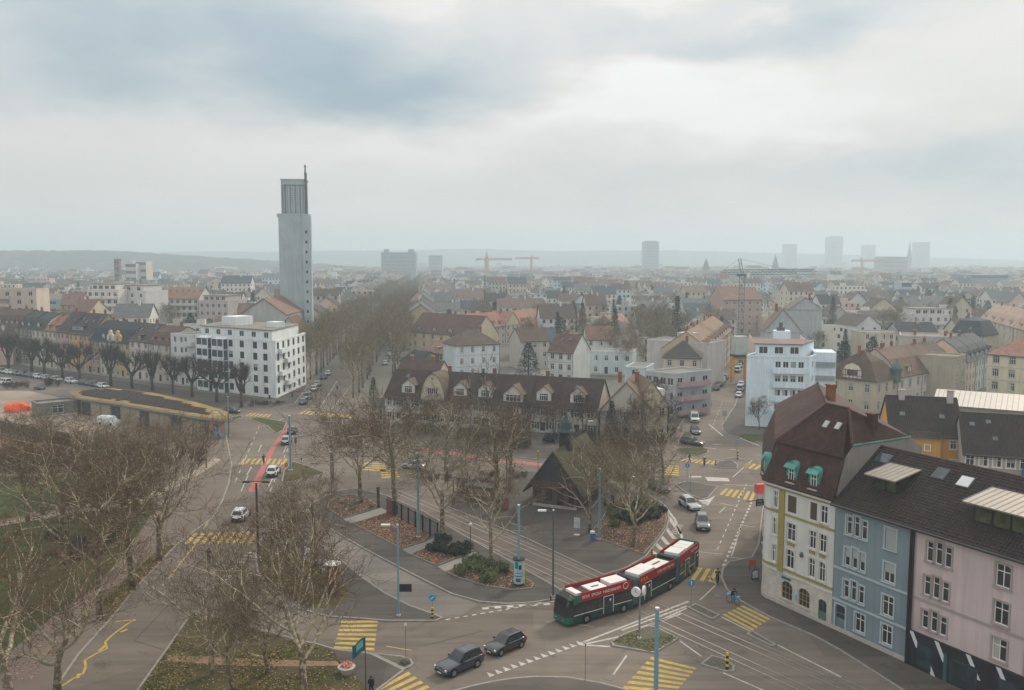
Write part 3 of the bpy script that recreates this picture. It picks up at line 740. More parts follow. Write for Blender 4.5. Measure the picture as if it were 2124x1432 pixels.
def dormer(q, x, kind='gable', wc=None, w=1.5, hh=1.5, y0=None, rm=None, zb=None, glassw=None, ww=None):
    """a dormer whose front face stands at depth y0 on the front slope"""
    y0 = .35 if y0 is None else y0
    zb = q.slope(y0) - .1 if zb is None else zb; zt = zb + hh
    yb = q.D * .42
    mw = wallm(wc) if wc else q.mw; rm = rm or q.mr
    b = MB()
    b.poly([(x - w / 2, y0, zb), (x + w / 2, y0, zb), (x + w / 2, y0, zt), (x - w / 2, y0, zt)], 0)
    b.poly([(x - w / 2, yb, zb), (x - w / 2, y0, zb), (x - w / 2, y0, zt), (x - w / 2, yb, zt)], 1); b.poly([(x + w / 2, y0, zb), (x + w / 2, yb, zb), (x + w / 2, yb, zt), (x + w / 2, y0, zt)], 1)
    e = .18
    if kind == 'gable':
        r = w * .42
        b.poly([(x - w / 2, y0, zt), (x + w / 2, y0, zt), (x, y0, zt + r)], 0)
        thick([[(x - w / 2 - e, y0 - .25, zt - e * .8), (x, y0 - .25, zt + r), (x, yb, zt + r), (x - w / 2 - e, yb, zt - e * .8)][::-1], [(x + w / 2 + e, y0 - .25, zt - e * .8), (x + w / 2 + e, yb, zt - e * .8), (x, yb, zt + r), (x, y0 - .25, zt + r)]], .12, 1, 1, b)
    elif kind == 'shed':
        thick([[(x - w / 2 - e, y0 - .3, zt), (x + w / 2 + e, y0 - .3, zt), (x + w / 2 + e, yb, zt + .35), (x - w / 2 - e, yb, zt + .35)]], .12, 1, 1, b)
    else:      # round top
        k = 8; pr = [(x + (w / 2 + .08) * math.cos(math.pi * i / k), zt + w * .38 * math.sin(math.pi * i / k)) for i in range(k + 1)]
        b.poly([(p[0], y0, p[1]) for p in pr], 0)
        thick([[(pr[i][0], y0 - .2, pr[i][1]), (pr[i + 1][0], y0 - .2, pr[i + 1][1]), (pr[i + 1][0], yb, pr[i + 1][1]), (pr[i][0], yb, pr[i][1])][::-1] for i in range(k)], .08, 1, 1, b)
    o = b.obj('dormer', [mw, rm], q.o)
    wv = ww or w * .62
    me = win_mesh(round(wv, 2), round(hh * .72, 2), 0, False, None, (1 if wv < 1.6 else 3, 1))
    link('window', me, o, (x, y0 - .16, zb + hh * .16))
    return o
def tiles(b, p00, p10, p11, p01, rows, cols, m=0, amp=.07):
    """rows of overlapping pantiles over the slope p00-p10 (eave) to p01-p11 (ridge)"""
    p00, p10, p11, p01 = (Vector(p) for p in (p00, p10, p11, p01))
    n = (p10 - p00).cross(p01 - p00).normalized()
    base = len(b.v); K = cols * 2 + 1
    for r in range(rows):
        for e, (t, l) in enumerate(((r / rows, .09), ((r + 1.05) / rows, .0))):
            t = min(t, 1.0); a, c = p00.lerp(p01, t), p10.lerp(p11, t)
            for k in range(K):
                b.v.append(tuple(a.lerp(c, k / (K - 1)) + n * (l + (amp if k % 2 else 0) + .035)))
    for r in range(rows):
        s = base + r * 2 * K
        for k in range(K - 1):
            b.f.append((s + k, s + k + 1, s + K + k + 1, s + K + k)); b.m.append(m)
    return b
def attic(q, inset_=2.0, hh=2.8, wall=None, nf=4, inr=2.0):
    """set-back top storey on a flat roof"""
    x0, x1, y0, y1 = inset_, q.L - inr, inset_, q.D - inset_
    b = MB(); ww = min(1.8, (x1 - x0) / (nf + 1)); hs = []
    for k in range(nf):
        u = (x1 - x0) * (k + .5) / nf; hs.append((u - ww / 2, u + ww / 2, q.h + .7, q.h + .7 + 1.5))
    S = lambda x, y: (x + q.sk * y / q.D, y)
    facade(b, S(x0, y0), S(x1, y0), q.h, q.h + hh, hs)
    for p, r in ((S(x1, y0), S(x1, y1)), (S(x1, y1), S(x0, y1)), (S(x0, y1), S(x0, y0))): facade(b, p, r, q.h, q.h + hh, [])
    b.prism([S(x0 - .3, y0 - .3), S(x1 + .3, y0 - .3), S(x1 + .3, y1 + .3), S(x0 - .3, y1 + .3)], q.h + hh, q.h + hh + .25, 1, bottom=True)
    o = b.obj('attic_storey', [wallm(wall) if wall else q.mw, m_flat], q.o)
    for hsv in hs: link('window', win_mesh(round(ww, 2), 1.5, 0, False, None, (1, 0)), o, (S(x0, y0)[0] + (hsv[0] + hsv[1]) / 2, y0, q.h + .7))
    return o
def balcony(q, u0, u1, z, dp=1.3, side=0, m=None, rail=1.0, solid=True):
    b = MB(); m = m or q.mw
    if side == 0:
        b.box(u0, u1, -dp, -.004, z - .18, z, 0)
        if solid: b.box(u0, u1, -dp, -dp + .1, z, z + rail, 0); b.box(u0, u0 + .1, -dp + .1, -.004, z, z + rail, 0); b.box(u1 - .1, u1, -dp + .1, -.004, z, z + rail, 0)
        else:
            k = int((u1 - u0) / .3)
            for i in range(k + 1): x = u0 + (u1 - u0 - .03) * i / k; b.box(x, x + .03, -dp, -dp + .03, z, z + rail, 1)
            b.box(u0, u1, -dp - .01, -dp + .05, z + rail, z + rail + .05, 1)
    else:
        k = q.sk / q.D; S = lambda x, y: (q.L + x + k * y, y)
        for (xa, xb, ya, yb, za, zb) in ((.004, dp, u0, u1, z - .18, z), (dp - .1, dp, u0, u1, z, z + rail), (.004, dp - .1, u0, u0 + .1, z, z + rail), (.004, dp - .1, u1 - .1, u1, z, z + rail)):
            b.prism([S(xa, ya), S(xb, ya), S(xb, yb), S(xa, yb)], za, zb, 0, bottom=True)
    return b.obj('balcony', [m, m_iron], q.o)
def E_(pl, pr, h): return P(pl[0], pl[1], h), P(pr[0], pr[1], h)
# ------------------------------------------------------------------ left terrace
xs = [-62, -27, 8, 39, 65, 91, 117, 142, 171, 187, 205, 236, 267, 308, 352]
T0, T1 = P(8, 676, 13), P(355, 706, 13)
def tp(x):       # a point of the terrace front for a photo column
    lo, hi = -1.0, 2.0
    for _ in range(40):
        t = (lo + hi) / 2; q = T0.lerp(T1, t)
        px = 1062 + CF * q.x / (q.y * math.cos(PITCH) - (13 - CH) * math.sin(PITCH))
        if px < x: lo = t
        else: hi = t
    return T0.lerp(T1, t)
TER = [('grey rendered terraced house with brown mansard at the left edge of the frame', 'mx', (160, 150, 138), (88, 74, 66), 12.6, 5.5, 3, 2, 'gable', (150, 140, 130)),
       ('dull ochre terraced house, second from the left frame edge', 'mx', (164, 148, 120), (80, 66, 58), 13, 5.5, 3, 2, 'gable', (150, 140, 130)),
       ('brown grey terraced house with a steep brown mansard and three pale dormers', 'mx', (130, 116, 102), (84, 70, 64), 13, 5.8, 3, 3, 'gable', (190, 180, 175)),
       ('dark green grey terraced house with a row of white dormers', 'mx', (112, 112, 104), (58, 66, 64), 12.8, 5.6, 3, 2, 'gable', (208, 206, 202)),
       ('white terraced house with a scalloped white dormer under a green black mansard', 'mx', (206, 204, 196), (62, 70, 68), 12.6, 5.6, 3, 1, 'round', (216, 214, 210)),
       ('cream terraced house beside the pink one, with two small grey dormers', 'gx', (216, 206, 186), (140, 98, 80), 12.8, 4.8, 3, 2, 'shed', (190, 184, 176)),
       ('pink terraced house under a long charcoal roof with skylights', 'gx', (202, 158, 152), (66, 62, 64), 12.8, 6.2, 3, 0, 'gable', None),
       ('yellow terraced house with a long grey dormer under the charcoal roof', 'gx', (214, 178, 118), (66, 62, 64), 12.6, 6.2, 3, 1, 'wide', (150, 160, 162)),
       ('narrow salmon pink terraced house next to the tan gable wall', 'gx', (206, 160, 140), (66, 62, 64), 12.6, 6.2, 2, 0, 'gable', None),
       ('dusty pink terraced house with a blue black mansard', 'mx', (190, 152, 142), (52, 60, 64), 10.8, 6, 2, 0, 'gable', None),
       ('white terraced house with a curved baroque gable', 'mx', (212, 208, 200), (52, 60, 64), 10.8, 6, 3, 2, 'round', (214, 210, 204)),
       ('yellow ochre terraced house with a curved gable and slate mansard', 'mx', (206, 178, 126), (52, 58, 62), 10.8, 6, 3, 0, 'gable', None),
       ('pale pinkish terraced house with three tall windows a floor', 'gx', (212, 200, 194), (78, 68, 66), 12, 4.8, 3, 1, 'shed', (110, 120, 122)),
       ('beige terraced house with three red brown dormers next to the white flats', 'mx', (196, 186, 176), (92, 74, 68), 11.6, 5, 3, 3, 'shed', (150, 118, 104))]
for i, (lab, rf, wc, rc, hh, ri, nf, nd, dk, dw) in enumerate(TER):
    a, b = tp(xs[i]), tp(xs[i + 1])
    q = house(lab, a, b, 12 + .3 * (i % 3), hh, rf, ri, wc, rc, 4, nf, name='terraced_house', group='terraced houses of the left street', dorm=0 if dk == 'wide' else nd, dkind=dk, dwall=dw, sky=2 if rf == 'gx' and nd < 2 else 0, inm=.2, ww=min(1.15, (b - a).length / nf * .52), mtop=.66, cornice=True, chim=1)
    if dk == 'wide': dormer(q, q.L / 2, 'shed', dw, q.L * .8, 1.7, .8, None, None, None, 2.6)
    if i in (10, 11):      # curved gables standing on the front wall
        x0, x1 = (q.L * .55, q.L) if i == 10 else (0, q.L * .5)
        xc, w = (x0 + x1) / 2, (x1 - x0)
        pr = [(x0, q.h - .1), (x1, q.h - .1), (x1, q.h + 1.9), (x1 - w * .12, q.h + 2.4), (xc + w * .22, q.h + 2.6), (xc + w * .2, q.h + 3.4), (xc, q.h + 3.8), (xc - w * .2, q.h + 3.4), (xc - w * .22, q.h + 2.6), (x0 + w * .12, q.h + 2.4), (x0, q.h + 1.9)]
        gb = MB(); gb.poly([(p[0], -.06, p[1]) for p in pr]); gb.poly([(p[0], .4, p[1]) for p in pr][::-1])
        for k in range(len(pr)):
            k2 = (k + 1) % len(pr); gb.poly([(pr[k][0], -.06, pr[k][1]), (pr[k][0], .4, pr[k][1]), (pr[k2][0], .4, pr[k2][1]), (pr[k2][0], -.06, pr[k2][1])])
        go = gb.obj('gable', q.mw, q.o)
        link('window', win_mesh(1.0, 1.7, 0, False, m_stone, (1, 1)), go, (xc, -.22, q.h + .3))
    if i == 8:            # tan party wall that shows above the lower neighbour
        MB().poly([(q.L + .02, -.1, q.h - 2), (q.L + .02, q.D, q.h - 2), (q.L + .02, q.D, q.h), (q.L + .02, q.D / 2, q.h + q.rise + .25), (q.L + .02, -.1, q.h)]).obj('party_wall', wallm((176, 158, 128)), q.o)
# ------------------------------------------------------------------ white flats on the corner
WW = (222, 228, 230)
a0 = tp(354); a1 = tp(404)
q = house('lower pale grey flats with open corner balconies between terrace and white corner block', a0, a1, 13, 14.6, 'flat', 0, (204, 208, 208), fl=5, nf=3, name='apartment_building', cat='apartments', band=False, bars=(1, 0), trim=None, chim=0, cols=(.18, .45, .62))
for f in range(1, 5): balcony(q, q.L * .66, q.L - .1, f * 3.0, 1.1)
a0 = a1 + (a1 - a0).normalized() * .3; a1 = tp(571)
q = house('white five storey corner flats with glazed bays at the avenue junction', a0, a1, 22, 14.8, 'flat', 0, WW, fl=5, nf=8, nr=6, sk=-13, name='apartment_building', cat='apartments', band=False, trim=None, bars=(1, 0), ww=1.7, wh=2.1, frame=m_frdark, cols=(.04, .245, .46, .60, .76, .88), chim=0, blinds=.12, plinth=False)
attic(q, 1.6, 2.7, nf=6)
for (u0, u1) in ((.07, .22), (.27, .42)):      # projecting glazed bays, a part each
    for f in range(0, 5):
        b = MB(); x0, x1 = q.L * u0, q.L * u1; z = f * 2.96
        b.box(x0, x1, -1.5, -.004, z + 2.75, z + 2.96, 0)
        for x in (x0, (x0 + x1) / 2 - .1, x1 - .2): b.box(x, x + .2, -1.5, -1.3, z, z + 2.75, 0)
        b.box(x0 + .2, x1 - .2, -1.42, -1.38, z, z + 2.75, 1); b.box(x0 + .02, x0 + .06, -1.3, -.01, z, z + 2.75, 1); b.box(x1 - .06, x1 - .02, -1.3, -.01, z, z + 2.75, 1)
        b.box(x0 + .2, x1 - .2, -1.5, -1.43, z, z + .85, 0)
        b.obj('glazed_bay', [q.mw, m_glassb], q.o)
for f in range(1, 5): balcony(q, 2 + 4 * (f % 2), 8 + 4 * (f % 2), f * 2.96, 1.4, side=1)
MB().box(q.L * .12, q.L * .12 + 6, 6, 12, 14.6, 20.2).obj('lift_housing', q.mw, q.o)
MB().box(q.L * .62, q.L * .62 + 4, 8, 11, 14.6, 19.2).obj('roof_box', q.mw, q.o)
# ------------------------------------------------------------------ church: tower, nave
m_con = mat('church_concrete', srgb((.68, .73, .75)), .9, .07, .3, bump=.1, col2=srgb((.58, .62, .635)), mix2=.5, sc2=.12, kind='wall')
def tower():
    Z = 283.0
    def X(px): return (px - 1062) / CF * Z * 1.003
    o = thing('church_tower', 'tall slender raw concrete church tower with perforated belfry and thin mast', 'tower', (X(583), Z, 0), R(4))
    w, dp = 8.3, 8.0
    htop = 36 + (540 - 452) / CF * Z * 1.0
    s = MB()
    nb = 14
    for k in range(nb):      # cast in lifts with a small recess between
        z0, z1 = htop * k / nb, htop * (k + 1) / nb
        s.box(0, w, 0, dp, z0, z1 - .06); s.box(.03, w - .03, .03, dp - .03, z1 - .06, z1)
    s.obj('shaft', m_con, o)
    # stair turret on the right edge, with slit windows
    t = MB().box(w - .6, w + 1.8, -.6, 2.2, 0, htop + 1.0, 0); t.obj('stair_turret', m_con, o)
    for k in range(13):
        z = 6 + k * (htop - 8) / 13
        MB().box(w + .3, w + .9, -.64, -.55, z, z + .9).obj('slit_window', m_dark, o)
    MB().box(w + 1.802, w + 2.0, -.4, 2.0, 0, htop + .5).obj('edge_rib', m_con, o)
    MB().box(-.5, 1.2, .5, dp, htop, htop + 1.2).obj('parapet', m_con, o)
    # belfry of open frames
    bt = 36 + (540 - 376) / CF * Z
    x0, x1, y0, y1 = 1.0, w + .2, .4, 7.4
    b = MB(); rows, colsn = 13, 9
    b.box(x0, x1, y0, y1, htop, htop + 1.2); b.box(x0, x1, y0, y1, bt - 1.5, bt)
    zz0, zz1 = htop + 1.2, bt - 1.5
    for k in range(colsn + 1):
        x = x0 + (x1 - x0 - .24) * k / colsn
        wd = .36 if k % 2 == 0 else .22
        b.box(x, x + wd, y0, y0 + .5, zz0, zz1); b.box(x, x + wd, y1 - .5, y1, zz0, zz1)
        y = y0 + .5 + (y1 - y0 - 1.25) * k / colsn
        b.box(x0, x0 + .5, y, y + .22, zz0, zz1); b.box(x1 - .5, x1, y, y + .22, zz0, zz1)
    for r in range(1, rows):
        z = zz0 + (zz1 - zz0) * r / rows
        b.box(x0 + .01, x1 - .01, y0 + .03, y0 + .4, z - .11, z + .11); b.box(x0 + .01, x1 - .01, y1 - .4, y1 - .03, z - .11, z + .11)
        b.box(x0 + .03, x0 + .4, y0 + .42, y1 - .42, z - .11, z + .11); b.box(x1 - .4, x1 - .03, y0 + .42, y1 - .42, z - .11, z + .11)
    b.obj('belfry', m_con, o)
    MB().box(x0 - .15, x1 + .3, y0 - .15, y1 + .15, bt, bt + .3).obj('belfry_cap', m_con, o)
    mt = 36 + (540 - 345) / CF * Z
    m = MB().box(w + .35, w + 1.05, -.3, .6, htop + 1, bt + 2.2); m.tube([(w + .6, .1, bt + 2.2), (w + .6, .1, mt)], [.28, .16], 6); m.box(w + .2, w + 1.0, 0, .2, mt - .8, mt - .5)
    m.obj('mast', mat('mast_steel', (.12, .13, .13), .6), o)
    occupy(X(610), Z + 5, 9)
tower()
def nave():
    Z = 262.0; X = lambda px: (px - 1062) / CF * Z
    o = thing('church_nave', 'grey rendered church hall with a wide gable beside the concrete tower', 'church', (X(496), Z, 0), 0)
    L = X(592) - X(496); he, ha = 19.8, 24.6
    b = MB(); facade(b, (0, 0), (L, 0), 0, he, [])
    b.poly([(0, 0, he), (L, 0, he), (L * .53, 0, ha)])
    facade(b, (L, 0), (L, 30), 0, he, []); facade(b, (L, 30), (0, 30), 0, he, []); facade(b, (0, 30), (0, 0), 0, he, [])
    b.obj('wall', wallm((170, 172, 170)), o)
    thick([[(-.3, -.3, he - .1), (L * .53, -.3, ha), (L * .53, 30, ha), (-.3, 30, he - .1)][::-1], [(L + .3, -.3, he - .1), (L + .3, 30, he - .1), (L * .53, 30, ha), (L * .53, -.3, ha)]], .3).obj('roof', roofm((128, 106, 98)), o)
    occupy(X(545), Z + 15, 18)
    # side building with a brown roof falling towards the avenue
    q = house('church annexe with steep brown roof falling towards the avenue', (-72.5, 262), (-62.8, 262), 12, 12.5, 'gy', 6.5, (176, 174, 170), (104, 84, 74), 4, 2, nr=2, name='church_annexe', cat='building', chim=0)
nave()
# ------------------------------------------------------------------ big flats behind the terrace
def flats(label, A, B, D, h, wc, fl, nf, nr=0, att=0, balc=(), **k):
    q = house(label, A, B, D, h, 'flat', 0, wc, fl=fl, nf=nf, nr=nr, name='apartment_building', cat='apartments', band=False, trim=None, bars=(1, 0), chim=0, **k)
    if att: attic(q, 1.5, att, nf=max(2, nf - 1))
    for (u0, u1) in balc:
        for f in range(1, fl): balcony(q, q.L * u0, q.L * u1, h / fl * f, 1.3)
    return q
def at(px, Z): return Vector(((px - 1062) / CF * Z, Z))
flats('beige flats with long white balconies at the far left behind the terrace', at(-70, 330), at(76, 335), 16, 24.5, (196, 184, 172), 8, 6, balc=((.35, .62), (.05, .3)), ww=1.4)
flats('big white stepped apartment block with rows of loggias behind the terrace', at(181, 378), at(246, 376), 15, 22.8, (214, 210, 204), 7, 5, balc=((.08, .5), (.55, .95)), att=2.8, ww=1.5)
flats('white right wing of the stepped apartment block', at(247, 384), at(302, 380), 15, 22, (206, 206, 204), 7, 3, att=2.8, ww=1.3)
flats('blue green glass fronted office behind the pink terraced house', at(74, 420), at(130, 420), 14, 17, (150, 172, 170), 5, 8, ww=1.9)
q = house('olive flats with a painted disc on the windowless end wall', at(338, 398), at(412, 396), 14, 18.6, 'gx', 5, (200, 200, 188), (138, 110, 92), 6, 6, name='apartment_building', cat='apartments', band=False, trim=None, chim=0, sky=6, ww=1.5)
for f in range(1, 6): balcony(q, q.L * .05, q.L * .95, 3.1 * f, 1.1, rail=.9)
b = MB().poly([(-.02, 14.1, 0), (-.02, -.1, 0), (-.02, -.1, 18.6), (-.02, 7, 23.4), (-.02, 14.1, 18.6)]); b.obj('end_wall', wallm((150, 140, 112)), q.o)
q2 = house('low olive flats with an end wall facing the terrace, pale disc painted on it', at(301, 392), at(337, 396), 13, 18.4, 'gy', 4.6, (150, 140, 112), (150, 118, 96), 6, 0, name='apartment_building', cat='apartments', band=False, trim=None, chim=0, door=False)
b = MB(); b.tube([(q2.L * .42, -.03, 12), (q2.L * .42, -.08, 12)], 2.6, 24); b.box(q2.L * .78, q2.L * .8, -.06, -.004, 1, 18); b.box(q2.L * .84, q2.L * .86, -.06, -.004, 1, 18); b.box(0, q2.L * .95, -.07, -.004, 15.6, 15.9); b.obj('wall_painting', wallm((206, 196, 160)), q2.o)
flats('pinkish grey flats between the olive block and the church', at(412, 390), at(472, 385), 14, 17.5, (186, 176, 174), 5, 5, ww=1.3, att=2.6)
flats('lower grey flats with blue terrace awning in front of the church gable', at(440, 330), at(500, 322), 12, 13.5, (178, 182, 184), 4, 5, ww=1.6)
house('small cream house with big gable window in front of the stepped block', at(146, 352), at(184, 350), 12, 15, 'gx', 5, (204, 192, 168), (122, 96, 82), 5, 3, chim=1)
house('brown roofed house behind the cream gable', at(125, 400), at(170, 402), 12, 15.5, 'gx', 5, (176, 166, 158), (120, 96, 88), 5, 4, sky=2)
# ------------------------------------------------------------------ cottage row across the square
CW = (206, 204, 198)
c0, c1 = P(798, 820, 6), P(1240, 847, 6)
cd = (c1 - c0).normalized(); CL = (c1 - c0).length
RR = (66, 54, 51)
def crow(t): return c0 + cd * CL * t
segs = [(0, .185, 'white end cottage of the row by the avenue with shuttered windows', (208, 208, 204)), (.185, .31, 'beige cottage with a tall bell shaped gable', (196, 186, 166)),
        (.31, .43, 'white cottage with one small gabled dormer next to the beige gable', (206, 206, 202)), (.43, .55, 'white cottage behind the pale birch trunk', (200, 198, 194)),
        (.55, .70, 'cottage with a wide white gable above a green loggia', (204, 198, 190)), (.70, .82, 'cottage hidden by bare shrubs with a twig covered dormer', (196, 190, 184)),
        (.82, 1.0, 'cream cottage at the right end of the row with one dormer', (198, 192, 176))]
for i, (t0, t1, lab, wc) in enumerate(segs):
    q = house(lab, crow(t0), crow(t1 - .002), 11, 5.9, 'gx', 5.4, wc, RR, 2, 3 if i else 4, name='cottage', group='row of gabled cottages', chim=1 if i % 2 else 0, ov=.5, cornice=False, band=False, shut=True, ww=1.15, wh=1.45, blinds=.15, nl=3 if i == 0 else 0, sky=1 if i in (0, 6) else 0)
    L = q.L
    for k in range(3 if i else 4):      # shutters
        for f in (0, 1):
            for s in (-1, 1):
                x = L * (k + .5) / (3 if i else 4) + s * .92
                if .3 < x < L - .3 and (k + f) % 2 == 0: MB().box(x - .26, x + .26, -.09, -.05, f * 2.95 + .85, f * 2.95 + 2.3).obj('shutter', m_shut, q.o)
    if i == 1:            # bell gable
        w = L * .98; n = 12
        pr = [(0.1, 5.5), (L - .1, 5.5)] + [(L / 2 + (w / 2) * (1 - s ** 2.2) if False else L / 2 + (w / 2) * math.sqrt(max(0, 1 - (s / 1.02) ** 1.6)), 5.5 + 5.9 * s) for s in [k / n for k in range(1, n)]] + [(L / 2, 11.6)]
        pr += [(L - p[0], p[1]) for p in pr[2:-1][::-1]]
        gb = MB(); gb.poly([(p[0], -.5, p[1]) for p in pr]); go = gb.obj('gable', q.mw, q.o)
        rim = [p for p in pr[1:]] + [pr[0]]
        thick([[(rim[k][0], -.75, rim[k][1] + .1), (rim[k + 1][0], -.75, rim[k + 1][1] + .1), (rim[k + 1][0], 5.5, rim[k + 1][1] + .1), (rim[k][0], 5.5, rim[k][1] + .1)][::-1] for k in range(len(rim) - 1)], .15).obj('gable_roof', roofm((100, 88, 76)), q.o)
        MB().box(.1, L - .1, -.5, 0, 5.3, 5.55).obj('gable_sill', q.mw, q.o)
        link('window', win_mesh(2.4, 1.3, 0, False, m_stone, (4, 0)), go, (L / 2, -.66, 7.0)); link('window', win_mesh(.7, .7, 0, True, None, (1, 0)), go, (L / 2, -.66, 10))
    elif i == 4:
        dormer(q, L * .5, 'gable', (206, 200, 192), L * .62, 2.0, .2, roofm((100, 88, 76)), None, None, 3.4)
    else:
        dormer(q, L * (.5 if i else .62), 'gable', (212, 208, 202), 3.2, 2.1, .7, roofm((96, 82, 73)), None, None, 1.9)
# right end of the row: hipped cross wing
q = house('end cottage with a big half hipped cross roof beside the dark conifer', crow(1.0) + Vector((.4, -1.5)), crow(1.0) + Vector((10.5, -4.0)), 13, 6, 'gy', 5.8, (190, 186, 172), (112, 92, 80), 2, 3, name='cottage', group='row of gabled cottages', chim=1, band=False)
q = house('low white porch pavilion with green roof at the avenue end of the cottages', crow(0) - cd * 4.5, crow(0) - cd * .2, 6, 3.6, 'hip', 1.2, (204, 206, 202), (72, 84, 78), 1, 2, name='pavilion', cat='porch', chim=0)
# ------------------------------------------------------------------ behind the cottages
def eh(label, pl, pr, h, D, **k):
    a, b = E_(pl, pr, h); return house(label, a, b, D, h, **k)
eh('brown roofed villa directly behind the cottage chimneys', (818, 782), (905, 786), 6.5, 10, roof='gx', rise=4, wall=(188, 176, 168), rc=(82, 66, 62), fl=2, nf=3, chim=2)
q = eh('large cream villa with gambrel roof and left gable facing the avenue', (852, 688), (984, 698), 9, 13, roof='mx', rise=7, wall=(206, 192, 162), rc=(98, 74, 68), fl=3, nf=7, nl=2, dorm=4, dkind='gable', dwall=(196, 196, 190), chim=1, mtop=.5, sky=0, name='villa')
eh('low pinkish roofed house in front of the cream villa', (866, 728), (944, 736), 6.2, 10, roof='hip', rise=3.6, wall=(196, 184, 160), rc=(142, 112, 100), fl=2, nf=4, dorm=1, dkind='shed', dwall=(200, 190, 170))
eh('dark slate shed roof beside the avenue parking', (830, 748), (864, 752), 4, 12, roof='gx', rise=3, wall=(120, 116, 110), rc=(54, 58, 62), fl=1, nf=2, chim=0)
eh('tall white blue house with dark gable roof and narrow windows', (946, 716), (1036, 712), 10.4, 11, roof='hip', rise=4, wall=(206, 216, 222), rc=(92, 80, 72), fl=3, nf=4, ww=.8, chim=1, name='townhouse')
eh('white house with dark brown tiled roof and cream side gable', (1137, 729), (1189, 732), 9.2, 12, roof='gx', rise=5, wall=(208, 212, 210), rc=(96, 74, 68), fl=3, nf=3, nr=0, sky=2, name='townhouse')
eh('dark roofed house behind the cedar tree', (1080, 708), (1140, 706), 9.5, 11, roof='gx', rise=4, wall=(180, 176, 170), rc=(88, 74, 66), fl=3, nf=3)
flats('long flat roofed pale blue house with few windows', *E_((1204, 730), (1312, 733), 7.2), 10, 7.2, (198, 210, 216), 2, 5)
eh('white house with brown roof behind the pale blue flat roof', (1216, 704), (1276, 704), 9, 12, roof='gx', rise=4.2, wall=(212, 212, 208), rc=(116, 88, 76), fl=3, nf=3, chim=1)
ga, gb_ = P(985, 679, 9), P(1136, 664, 9)
for i in range(5):
    a, b = ga.lerp(gb_, i / 5), ga.lerp(gb_, (i + .96) / 5)
    house(['first', 'second', 'middle', 'fourth', 'last'][i] + ' terraced house from the left in the row with sunlit red roofs', a, b, 11, 8.6, 'gx' if i != 2 else 'gy', 5.6, [(196, 186, 170), (188, 180, 172), (200, 188, 160), (186, 188, 180), (196, 200, 192)][i], [(150, 104, 88), (140, 100, 86), (158, 116, 98), (150, 108, 90), (142, 104, 90)][i], 3, 3, name='terraced_house', group='terrace with sunlit red roofs', dorm=2, dkind='gable', dwall=(110, 96, 90))
eh('grey windowless gable house among the gardens', (1222, 684), (1286, 688), 9, 12, roof='gy', rise=6, wall=(150, 150, 146), rc=(156, 122, 104), fl=3, nf=0, door=False)
flats('long low white school building with flat roof', *E_((1034, 619), (1226, 618), 9), 14, 9, (196, 206, 208), 3, 16, ww=2.2, att=2.4)
flats('green hoarded low building behind the red roofed terrace', *E_((1130, 660), (1250, 656), 5), 10, 5, (150, 172, 150), 2, 6)
# right of the cottages: street towards the crane
q = house('pale grey party wall block that ends the street terrace', P(1342, 706, 12.6), P(1468, 724, 11.2), 12, 12.4, 'flat', 0, (190, 186, 184), fl=4, nf=0, door=False, name='apartment_building', cat='apartments', band=False, trim=None, chim=0)
MB().box(q.L * .4, q.L * .4 + 5, 4, 8, 12.4, 15).obj('lift_housing', q.mw, q.o)
ja, jb = P(1470, 724, 11), P(1516, 683, 11)
for i in range(5):
    a, b = ja.lerp(jb, i / 5), ja.lerp(jb, (i + .98) / 5)
    house('street terrace house with mottled brown roof, ' + ['nearest the party wall block', 'second from the party wall block', 'third from the party wall block', 'fourth from the party wall block', 'nearest the crane'][i], a, b, 13, 10.8, 'mx', 5, [(196, 178, 150), (186, 170, 160), (198, 186, 168), (182, 170, 158), (190, 176, 166)][i], (128, 108, 90), 4, 3, name='terraced_house', group='terrace along the crane street', dorm=2, dwall=(196, 192, 188), mtop=.5)
eh('house with low hipped charcoal roof below the party wall', (1376, 740), (1454, 742), 10.4, 12, roof='hip', rise=4, wall=(198, 186, 168), rc=(70, 66, 66), fl=3, nf=3, nr=2, name='townhouse')
q = flats('flat roofed modern block with pink balcony side', P(1338, 772, 10), P(1398, 779, 10), 12, 10, (176, 182, 184), 3, 4, nr=3, ww=1.6, sk=2)
for f in range(1, 4): balcony(q, 1, 10, f * 3.2 - 2.2, 1.4, side=1, m=wallm((178, 152, 150)))
flats('flat roofed pale blue block with dark glass next to the pink balconies', P(1296, 764, 8), P(1340, 766, 8), 10, 8, (190, 204, 212), 3, 3, ww=1.8)
q = house('house with white metal dormer on a grey brown gable roof', P(1318, 840, 7.2), P(1384, 836, 7.2), 11, 7, 'gy', 5, (188, 176, 156), (122, 104, 90), 2, 3, nr=3, name='townhouse', sk=2.5)
MB().box(q.L * .55, q.L + .3, 1.5, 7, 7, 9.8, 0, 1).obj('box_dormer', [wallm((206, 210, 210)), wallm((214, 202, 186))], q.o)
# ------------------------------------------------------------------ pale blue flats on the right
a, b = P(1549, 739, 15.4), P(1681, 742, 15.4)
q = house('pale blue six storey flats with loggias and pinkish roof terrace', a, b, 13, 15.2, 'flat', 0, (218, 234, 245), fl=5, nf=4, nr=3, sk=4.5, name='apartment_building', cat='apartments', band=False, trim=None, bars=(1, 0), chim=0, cols=(.5, .62, .74, .86), ww=1.15, wh=1.35, blinds=.4, plinth=False, door=False)
attic(q, 1.4, 2.7, nf=3); 
for f in range(1, 5): balcony(q, q.L * .42, q.L * .92, f * 3.04 - .1, .9, rail=.95)
b2 = MB(); m_pink = plain('pink_screen', (222, 196, 188), .7, var=.08)
for (x0, x1, y0, y1) in ((1.0, q.L - 1, 1.0, 1.08), (q.L - 1.1, q.L - 1.02, 1.0, 11), (1.0, 1.08, 1, 11)): b2.box(x0, x1, y0, y1, 18.1, 19.2)
